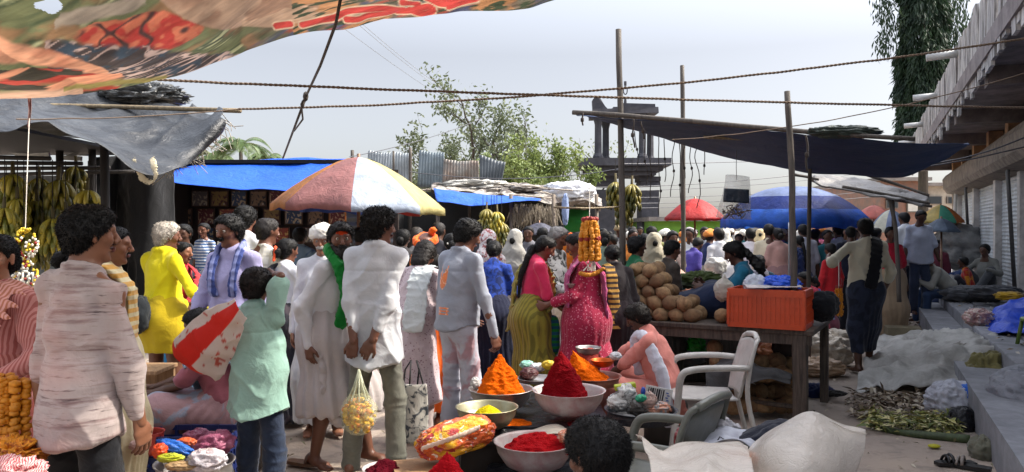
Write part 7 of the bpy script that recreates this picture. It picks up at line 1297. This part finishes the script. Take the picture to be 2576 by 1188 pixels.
# 24 pink dress woman
person('woman in crimson dotted tunic and mauve stole holding a cup and phone', 1475, 6.35, 84, 1.56, 'woman', pose=dict(g='f', hair='bun', lean=4, hp=22, rh=(.10, .34, 1.06), lh=(-.08, .36, 1.04), le=(-.5, -1, -.3), lcurl=55), top=T(mat('a31f44', 'cloth', pat='dots', c2='d8a0ae', sc=1.6), sl=.8, hem=.55, flare=.08, ease=.04, name='tunic', collar=False, fat=1.1), bottom=B('skirt', mat('9a1f40', 'cloth', pat='dots', c2='c87a8e', sc=1.6), cut=.1, ease=.06), extras=[dup(mat('b04a7a', 'cloth', pat='vstripe', c2='96406a', sc=1), .09, 'l'), dup(mat('a8355e', 'cloth', pat='dots', c2='cf8aa0', sc=1.6), .10, 'r')], fat=1.12, skin='d')
tag(MB().lathe([(.001, 0), (.025, 0), (.038, .03), (.042, .034), (.038, .034), (.02, .006)], (0, 0, 0), 16).build('steel_cup', steel, None, True, W(1436, 724, 6.2)), 'small steel cup in the hand of the crimson dressed woman', 'cup')
person('woman with a bun and grey green blouse behind the marigold garland', 1520, 9.0, 0, 1.56, 'woman', pose=dict(g='f', hair='bun'), hairc='2a2724', top=T(mat('8fa08c'), sl=.4, collar=False, name='blouse'), bottom=B('sari', mat('7a8a6a'), cut=.03), skin='dd')
# 26.. coconut sellers
person('dark haired woman in green blouse behind the tallest pole', 1596, 7.7, -78, 1.50, 'woman', pose=dict(g='f', hair='thick', hp=3), top=T(mat('12603a'), sl=.42, collar=False, name='blouse'), bottom=B('sari', mat('3a3a2a'), cut=.03), skin='dd')
person('person in a yellow and black wrap beside the crimson dressed woman', 1552, 6.9, 10, 1.46, 'person', pose=dict(g='f', hair='bun', hp=35, lean=10), top=T(mat('231d20')), bottom=B('sari', mat('2a2226'), cut=.03), extras=[shoulder_cloth('l', .1, .25, .06, .014, 'shawl', mat('a8803a', 'cloth', pat='hstripe', c2='3a2a22'))], skin='dd')
person('coconut seller in profile behind the coconut heap', 1672, 7.75, -72, 1.47, 'person', pose=dict(hair='short', hp=10, lean=8, rh=(.1, .3, .95)), top=T(mat('4a4038'), sl=.4), bottom=B('lungi', mat('4a4a44'), cut=.1), skin='d')
person('person with cream cloth over the head behind the coconut seller', 1645, 9.4, 0, 1.52, 'person', pose=dict(g='f', hair='bun'), top=T(mat('a8a08c')), bottom=B('sari', mat('9a927c'), cut=.03), extras=[veil(mat('b5ad98'))], skin='d')
person('person in peach and white wrap bending behind the coconut heap', 1745, 9.2, 60, 1.35, 'person', pose=dict(g='f', hair='bun', lean=45, hp=20, rh=(.1, .5, .7)), top=T(mat('d0a088', 'cloth', pat='vstripe', c2='b06a50')), bottom=B('sari', mat('a86a5a'), cut=.03), extras=[veil(mat('d8c0b0', 'cloth', pat='vstripe', c2='b87a66'))], skin='d')
person('woman in teal shirt with curly tied hair sitting on the table', 1872, 7.3, 78, 1.60, 'woman', pose=dict(g='f', hair='thick', pelvis=(0, -.04, .85), lean=10, hp=22, hy=5, hline=.02, rf=(.12, .66, .82), lf=(-.12, .66, .82), rk=(.6, .3, 1), lk=(-.6, .3, .8), rh=(.08, .40, 1.18), lh=(-.10, .40, 1.14), re=(.6, -.6, -.8), le=(-.5, -.6, -1)), top=T(mat('17607a', 'cloth', var=.1), sl=.46, hem=.12, ease=.022), bottom=B('skirt', mat('14223f', 'cloth'), ease=.03, amp=.008), extras=[dict(name='ponytail', m=mat('14110f', 'hair'), f=lambda K: [prim(K['hc']+K['Rh']@A(0, -.10, -.02), K['nb']+A(0, -.17, .0), .04, .05, None, .02), prim(K['nb']+A(0, -.17, .0), K['ch']+A(0, -.2, .06), .05, .02, None, .02)], amp=.012, wd=(40, 40, 40))], skin='dd', z0=-.06)
tag(crumple('carrier_bag', W(1822, 730, 6.85), (.085, .06, .10), mat('cfcabc', 'bag', rough=.35, tr=.3), None, 7, .2, 3, 34, tip=.05), 'white carrier bag at the hands of the woman in teal', 'bag')
tag(crumple('carrier_bag', W(1800, 672, 9.5), (.13, .1, .12), mat('dddcd8', 'bag', rough=.35, tr=.3), None, 9, .25, 3, 34), 'white plastic bag carried in the crowd behind the coconut table', 'bag')
cv = thing('market_table', 'low stall table with greens behind the coconut heap', 'table', A(W(1745, 0, 8.3)[0], 8.3, 0)); mb = MB(); mb.box((0, 0, .84), (1.0, .6, .05)); mb.build('tabletop', mat('4a5a5c', 'wood'), cv); mb = MB(); mb.box((0, 0, .4), (.9, .5, .8)); mb.build('base', twm, cv)
for px, py, r, c, s, L in ((1760, 702, (.2, .12, .07), '5a6a34', 2, 'heap of green leaves on the low stall table'), (1735, 715, (.22, .1, .04), '4a5238', 6, 'flat dark greens on the low stall table'), (1772, 728, (.09, .06, .035), 'c42a34', 4, 'red packet in front of the greens'), (1710, 722, (.06, .05, .03), '4aa0b0', 5, 'small cyan packet beside the greens')): tag(crumple('goods_heap', W(px, py, 8.1), r, mat(c, 'leaf'), None, s, .5, 7, 36), L, 'goods')
# 30 peach girl
person('seated girl in peach tunic with white stole reaching to the powder bowls', 1668, 5.75, 72, 1.52, 'girl', pose=dict(g='f', hair='thick', pelvis=(0, -.02, .40), lean=20, hp=30, hy=0, rf=(.16, .58, .05), lf=(-.16, .52, .05), rk=(.8, .8, .8), lk=(-.8, .8, .6), rh=(.12, .60, .58), lh=(-.06, .52, .46), re=(.5, -.3, -1), le=(-.5, -.2, -1), lcurl=45, hline=.022), hairc='191310', top=T(mat('dc8c80', 'cloth', var=.15), sl=.55, hem=.24, ease=.026, flare=.05, wr=.009, name='tunic', collar=False), bottom=B('trousers', mat('d08478', 'cloth', var=.2), ease=.055, name='loose_trousers'),
       extras=[dict(name='stole', m=mat('d2d4e0', 'cloth', var=.04), f=lambda K: band(catmull(np.array([K['P']+A(-.23, -.06, -.20), K['wa']+A(-.215, -.03, .02), K['ch']+K['Rc']@A(-.185, -.02, .04), K['nb']+K['Rc']@A(-.10, .03, .0), K['nb']+K['Rc']@A(-.04, .10, -.02), K['nb']+K['Rc']@A(-.02, .15, -.14), K['nb']+K['Rc']@A(-.03, .17, -.30)]), 18), .058, .028, K['Rc']@nrm(A(.35, 1, 0)), .012), wd=(24, 24, 8), amp=.005)], skin='dd')
mb = MB(); mb.lathe([(.001, .30), (.16, .30), (.17, .28), (.15, 0), (.001, 0)], (0, 0, 0), 24); tag(mb.build('stool', mat('4a4642', 'plastic'), None, True, A(W(1672, 0, 5.75)[0], 5.75, 0)), 'low dark stool under the girl in peach', 'stool')
bowl('small orange bowl held by the girl in peach', 1515, 905, 5.45, .085, .05, mat('c8602a', 'metal', rough=.5), .5)
tag(crumple('plastic_packet', W(1548, 896, 5.4), (.04, .03, .025), mat('d8d8dc', 'bag', rough=.3), None, 3, .4, 5, 24), 'white plastic scrap between the hands of the girl in peach', 'plastic packet')
for px, py, d, r, c, s, L in ((1325, 918, 5.5, (.05, .04, .03), '8fc8b4', 3, 'mint green packet behind the orange cone'), (1352, 925, 5.45, (.055, .04, .03), 'd8dade', 4, 'white folded packets between the two cones'), (1380, 918, 5.4, (.05, .03, .03), 'd8b81c', 5, 'yellow packet left of the crimson cone'), (1330, 940, 5.3, (.06, .05, .04), '4a1418', 7, 'dark maroon powder mound behind the orange cone'), (1195, 965, 5.1, (.03, .03, .04), 'c9c9c6', 8, 'grey cap left of the orange powder bowl')): tag(crumple('goods_packet', W(px, py, d), r, mat(c, 'bag', rough=.35), None, s, .25, 4, 26), L, 'packet')
bowl('shallow steel plate between the orange and crimson bowls', 1350, 950, 5.25, .13, .03, steel, .7, None, 'plate', 'plate')
# 31 walking man
person('man from behind in cream shirt and dark wrap, black towel on shoulder', 2178, 8.55, -8, 1.70, 'man', pose=dict(hair='short', hy=0, hp=2, lh=(-.36, .16, 1.24), le=(-1, -.3, -.8), rh=(.25, .14, .92), re=(.3, -1, 0), sw=1.12, rf=(.09, .20, 0), lf=(-.11, -.12, 0)), top=T(mat('c9c2ac', 'cloth', var=.08), sl=.72, hem=.02, ease=.030, wr=.009), bottom=B('lungi', mat('1c2232', 'cloth', pat='blotch', c2='2a3144', sc=1), cut=.22, ease=.005, w=-.01, n=12), extras=[dict(name='towel', m=mat('16171c'), f=lambda K: band(catmull(np.array([K['ch']+A(.08, .16, .0), K['nb']*.4+K['rs']*.6+A(0, 0, .07), K['ch']+A(.07, -.15, .08), K['wa']+A(.03, -.17, .06), K['P']+A(-.01, -.19, .02)]), 16), .068, .012, A(1, 0, -.25), .012), wd=(30, 30, 3), amp=.003)], skin='dd')
# foreground child head
person('child with thick black hair whose head rises at the lower edge of the picture', 1526, 1.78, 12, 1.10, 'child', z0=.155, pose=dict(g='c', seed=4, pelvis=(0, 0, .69), rf=(.12, .25, 0), lf=(-.12, .25, 0), hs=1.15, hair='thick', hp=10, hy=-30, hline=.018), top=T(mat('3a3236'), sl=.45), bottom=jeans('2a2a30'), skin='d', hairc='0e0c0c')
# people near the far right
person('woman in red blouse facing the viewer behind the walking man', 2238, 11.0, 175, 1.62, 'woman', pose=dict(g='f', hair='bun', hp=8), top=T(mat('b41c34'), sl=.42, collar=False, name='blouse'), bottom=B('sari', mat('a08a70'), cut=.03), skin='dd')
person('man in plain white shirt turned away beside the far post', 2278, 13.6, 20, 1.78, 'man', pose=dict(hair='short'), top=T(WH), bottom=jeans('2a3040'), skin='dd', z0=.1)
person('stout man in pale blue white shirt standing on the pavement edge', 2312, 12.6, 178, 1.70, 'man', pose=dict(hair='short', hp=20, lh=(-.3, .05, .85)), top=T(mat('bcc3d6'), ease=.035, sl=.46), bottom=jeans('39435a'), skin='dd', z0=.2, fat=1.15)
person('man in cream shirt and blue jeans bending forward seated on the step', 2392, 12.6, 82, 1.66, 'man', z0=.05, pose=dict(hair='short', pelvis=(0, 0, .50), lean=42, hp=20, rf=(.12, .5, .0), lf=(-.1, .42, .0), rh=(.1, .58, .75), lh=(-.1, .58, .72)), top=T(mat('a9a8a0')), bottom=jeans('3f5478'), skin='dd')
person('person in dark blue seated cross legged beside the cream shirt man', 2338, 14.0, 110, 1.55, 'person', z0=.1, pose=dict(g='f', hair='short', pelvis=(0, 0, .25), lean=15, rf=(.25, .35, .05), lf=(-.25, .3, .05), rk=(1, .2, .3), lk=(-1, .2, .3), rh=(.2, .3, .5)), top=T(mat('26365e')), bottom=jeans('1f2c4c'), skin='dd')
person('person in maroon with short hair sitting behind the dark blue one', 2362, 15.0, 130, 1.58, 'person', z0=.42, pose=dict(g='f', hair='short', pelvis=(0, 0, .25), lean=8, rf=(.25, .35, .05), lf=(-.25, .3, .05), rk=(1, .2, .3), lk=(-1, .2, .3)), top=T(mat('5a2230')), bottom=jeans('26365e'), skin='dd')
person('man with bushy hair sitting against the roller shutter', 2482, 13.6, 120, 1.62, 'man', z0=.46, pose=dict(hair='thick', pelvis=(0, 0, .12), lean=6, rf=(.2, .55, .05), lf=(-.15, .5, .05), rk=(.3, .2, 1), lk=(-.3, .2, 1), rh=(.2, .35, .45), lh=(-.2, .35, .45)), top=T(mat('7a7a74')), bottom=jeans('4a4c50'), skin='dd')
person('child in red and orange top crouching by the grey sack', 2440, 12.8, 60, 1.1, 'child', z0=.46, pose=dict(g='c', hs=1.25, hair='short', pelvis=(0, 0, .2), lean=15, rf=(.15, .3, 0), lf=(-.15, .3, 0), rk=(.3, 1, 1), lk=(-.3, 1, 1)), top=T(mat('a82a24', 'cloth', pat='blotch', c2='d88a2a', sc=.6)), bottom=jeans('3a3a44'), skin='dd')
# seated shoppers right of the table
person('bent old woman with pale shawl seated behind the teal shirt woman', 1965, 9.0, 60, 1.5, 'woman', pose=dict(g='f', hair='bun', pelvis=(0, 0, .42), lean=30, rf=(.15, .4, 0), lf=(-.15, .4, 0), hp=15), hairc='6a6664', top=T(mat('5a4650')), bottom=B('sari', mat('4a3c48'), cut=.03, ease=.05), extras=[veil(mat('9a98a4', 'cloth'))], skin='dd', z0=.1)
person('seated woman in crimson sari left of the walking man', 2045, 9.9, 100, 1.5, 'woman', pose=dict(g='f', hair='bun', pelvis=(0, 0, .35), lean=12, rf=(.15, .4, 0), lf=(-.15, .4, 0), hp=15), top=T(mat('8e1c34')), bottom=B('sari', mat('a01e38'), cut=.03, ease=.05), extras=[pallu(mat('a8243e'), .1)], skin='dd', z0=.05)
person('boy in red shirt left of the walking man', 2092, 11.0, 20, 1.36, 'boy', pose=dict(g='c', hs=1.1, hair='short'), top=T(mat('b01c24')), bottom=jeans('2a2a34'), skin='dd')
person('seated person in white and blue cloth under the blue umbrella', 2070, 10.6, 120, 1.45, 'person', pose=dict(g='f', hair='bun', pelvis=(0, 0, .35), lean=25, rf=(.15, .4, 0), lf=(-.15, .4, 0), hp=15), top=T(mat('a9b4cc', 'cloth', pat='blotch', c2='3a5aa8', sc=2)), bottom=B('sari', mat('8a4a5a'), cut=.03, ease=.05), skin='dd')
person('dark haired woman seated just behind the teal shirt woman', 1915, 9.6, 150, 1.5, 'woman', pose=dict(g='f', hair='bun', pelvis=(0, 0, .5), lean=10, rf=(.15, .4, 0), lf=(-.15, .4, 0), hp=25), top=T(mat('3a5a6a')), bottom=B('sari', mat('2a3a44'), cut=.03, ease=.05), skin='dd', z0=.15)
# standing shoppers in the middle distance
for (px, d, fc, H, g, hr, tc, bc_, bst, L, ex) in [
    (1728, 11.5, -60, 1.5, 'f', 'short', '4a3f8e', 'b03050', 'sari', 'woman in violet blouse and pink skirt stooping over a stall', dict(lean=22, hp=30)),
    (1818, 11.2, 12, 1.60, 'm', 'short', 'd8d8da', '26304a', 'trousers', 'man from behind in white shirt and navy trousers leaning left', dict(side=-6)),
    (1888, 11.8, -10, 1.60, 'm', 'short', 'dcd4d6', '3a3a44', 'trousers', 'man from behind in white shirt with pink shoulders beside him', {}),
    (1772, 13, 170, 1.62, 'm', 'short', 'c9d0d8', '2a2a34', 'trousers', 'man with pale cap in white shirt below the red umbrella', {}),
    (1690, 11.0, 190, 1.55, 'f', 'bob', '6a5a58', '4a4044', 'sari', 'woman with loose dark hair left of the second tallest pole', {}),
    (1640, 12.5, 0, 1.62, 'm', 'curly', '7a7a4a', '3a3a3a', 'trousers', 'man with bushy brown curls under the stone tower', {}),
    (1590, 12.0, 200, 1.58, 'f', 'bun', 'c8803a', '8a4a2a', 'sari', 'woman in orange yellow sari beside the tallest pole', {}),
    (1570, 14.0, -20, 1.6, 'm', 'short', 'c9c6c0', '3a3a44', 'trousers', 'man in white left of the bananas by the tallest pole', {}),
    (1958, 11.5, 5, 1.6, 'f', 'bun', 'b08a80', '8a6a68', 'sari', 'broad woman in dusty rose sari beneath the blue umbrella', dict(fat=1.15)),
    (2022, 12.0, 0, 1.66, 'm', 'short', 'b9b9c4', 'a9a9b0', 'trousers', 'man from behind in white shirt and pale trousers by the dark pole', {}),
    (2110, 12.6, 10, 1.66, 'm', 'short', 'b4b8c8', '2a2a34', 'trousers', 'man in pale lilac shirt left of the walking man', {}),
    (2140, 11.8, -30, 1.62, 'm', 'short', '161a2c', '1c1c26', 'trousers', 'man in midnight blue shirt just left of the walking man', {}),
    (1275, 10.0, 15, 1.60, 'm', 'short', 'b9ad94', '4a4a44', 'trousers', 'man in beige shirt left of the olive sari woman', {}),
    (1295, 9.0, -20, 1.56, 'f', 'bun', '8a8a90', '5a5a64', 'sari', 'woman in dull grey veil left of the black rain umbrella', dict(v='a8a49c')),
    (1215, 9.6, 10, 1.66, 'm', 'short', '3a3a40', '2a2a30', 'trousers', 'man in charcoal shirt under the lit bananas', {}),
    (1330, 11, 170, 1.62, 'm', 'short', '6a6a70', '2a2a30', 'trousers', 'man in slate shirt holding the black rain umbrella', {}),
    (1365, 10.2, 0, 1.60, 'm', 'short', '2a2c3a', '2a2a30', 'trousers', 'man in ink blue shirt below the black rain umbrella', {}),
    (905, 8.6, 10, 1.60, 'm', 'short', '1d2440', '22242c', 'trousers', 'man in deep navy shirt right of the green scarf man', {}),
    (1012, 8.0, -10, 1.58, 'f', 'bun', '2e2a2a', '2a2a2a', 'sari', 'woman with dark bun right of the curly haired white shirt man', {})]:
    p = dict(g=g, hair=hr); v = ex.pop('v', None); p.update(ex); person(L, px, d, fc, H, {'m': 'man', 'f': 'woman'}[g], pose=p, top=T(mat(tc), sl=.46 if g == 'm' else .4, hem=.05), bottom=B(bst, mat(bc_), **({} if bst == 'trousers' else dict(cut=.03))), extras=[veil(mat(v))] if v else (), skin='dd', seed=int(px))
# ---- far crowd: a few low detail figures, copied
cols = [('white', 'dcdcdc'), ('cream', 'cfc4a8'), ('pink', 'c4607e'), ('orange', 'd8722a'), ('red', 'a8242a'), ('sky blue', '6f9ac8'), ('navy', '22305a'), ('green', '3f7a48'), ('yellow', 'd0b040'), ('purple', '5f3f80'), ('grey', '8a8a8c'), ('brown', '7a5640'), ('teal', '2a6f78'), ('maroon', '5e1f2c')]
OC = mat('obj', 'cloth'); protos = []
for i, (g, hr, top_, bot, fc, hpz) in enumerate((('m', 'short', dict(sl=.46), 'trousers', 0, 6), ('m', 'short', dict(sl=1), 'trousers', 0, 0), ('f', 'bun', dict(sl=.4, collar=False), 'sari', 0, 8), ('f', 'braid', dict(sl=.4, collar=False), 'sari', 0, 16), ('m', 'thick', dict(sl=.9), 'lungi', 0, 10), ('f', 'bun', dict(sl=.4, collar=False), 'sari', 0, 10), ('m', 'short', dict(sl=.9), 'lungi', 0, 4))):
    ex = [pallu(OC)] if g == 'f' else []
    if i == 5: ex = [veil(OC)]
    if i == 6: ex = [head_wrap(OC, True, 'turban')]
    e, K, s = person('x x x x', 1400, 15, fc, 1.62, {'m': 'man', 'f': 'woman'}[g], pose=dict(g=g, hair=hr, hp=hpz, rh=(.14, .3, 1.0) if i % 2 else None, seed=i), top=T(OC, **top_), bottom=B(bot, OC, **({} if bot == 'trousers' else dict(cut=.05))), extras=ex, skin='dd', lod=1.0); protos.append((e, g))
    e['_p'] = 1
R_ = np.random.RandomState(21); usedl = set(); marks = [(1080, 'the zinc sheets'), (1280, 'the green hanging cloth'), (1440, 'the stone tower'), (1600, 'the tallest pole'), (1700, 'the red umbrella'), (1830, 'the hanging plastic bag'), (1930, 'the blue umbrella'), (2060, 'the dark pole'), (2170, 'the salmon umbrella'), (2280, 'the far houses'), (2380, 'the multicoloured umbrella')]
rows_ = [(12.5, 18, 'in front'), (15.5, 22, 'in the middle rows'), (19.5, 22, 'in the back rows'), (25, 18, 'farthest back')]
first = {}
for ri, (d0, n, rl) in enumerate(rows_):
    for k in range(n):
        d = d0+R_.uniform(-1.2, 1.2); x0 = W(1530 if d0 < 14 else 1510, 0, d)[0]; x1 = d*.46+.2; px = (x0+(x1-x0)*(k+R_.uniform(.2, .8))/n)/d*F_+CX
        if px > 2400: continue
        pi = R_.randint(0, 7); e0, g = protos[pi]; H = R_.uniform(1.5, 1.7) if g == 'm' else R_.uniform(1.46, 1.58); ci = R_.randint(0, 14); mk = min(marks, key=lambda m: abs(m[0]-px))[1]
        for tr_ in range(60):
            cn, ch = cols[ci]; L = '%s in %s %s, %s near %s' % ({'m': 'man', 'f': 'woman'}[g], cn, {0: 'short sleeved shirt', 1: 'long shirt', 2: 'sari', 3: 'sari and braid', 4: 'shirt and wrap', 5: 'sari and pale veil', 6: 'wrap and turban'}[pi], rl, mk)
            if L not in usedl: break
            ci = (ci+1) % 14
        usedl.add(L)
        if pi not in first: first[pi] = 1; o = e0; tag(o, L)
        else:
            o = copy_thing(e0, (0, 0, 0)); tag(o, L, {'m': 'man', 'f': 'woman'}[g])
        o['group'] = 'shoppers crowding the far market'; o.location = ((px-CX)/F_*d, d, 0); s = H/1.7; o.scale = (s,)*3; o.rotation_euler[2] = R_.uniform(0, 6.28)
        c2 = cols[R_.randint(0, 14)][1] if g == 'm' else ch
        for c_ in o.children:
            if c_.name.startswith(('shirt', 'sari')): c_.color = rgba(hx(ch))
            elif c_.name.startswith(('veil', 'turban')): c_.color = rgba(hx(('d8d4c8', 'c9b48a', 'd8843a', 'b8b4b8')[R_.randint(0, 4)]))
            elif c_.name.startswith(('trousers', 'lungi')): c_.color = rgba(hx(('2a2e3c', '3a3430', '8a8478', '22262e')[R_.randint(0, 4)]))
for e, g in protos:
    if '_p' in e: del e['_p']
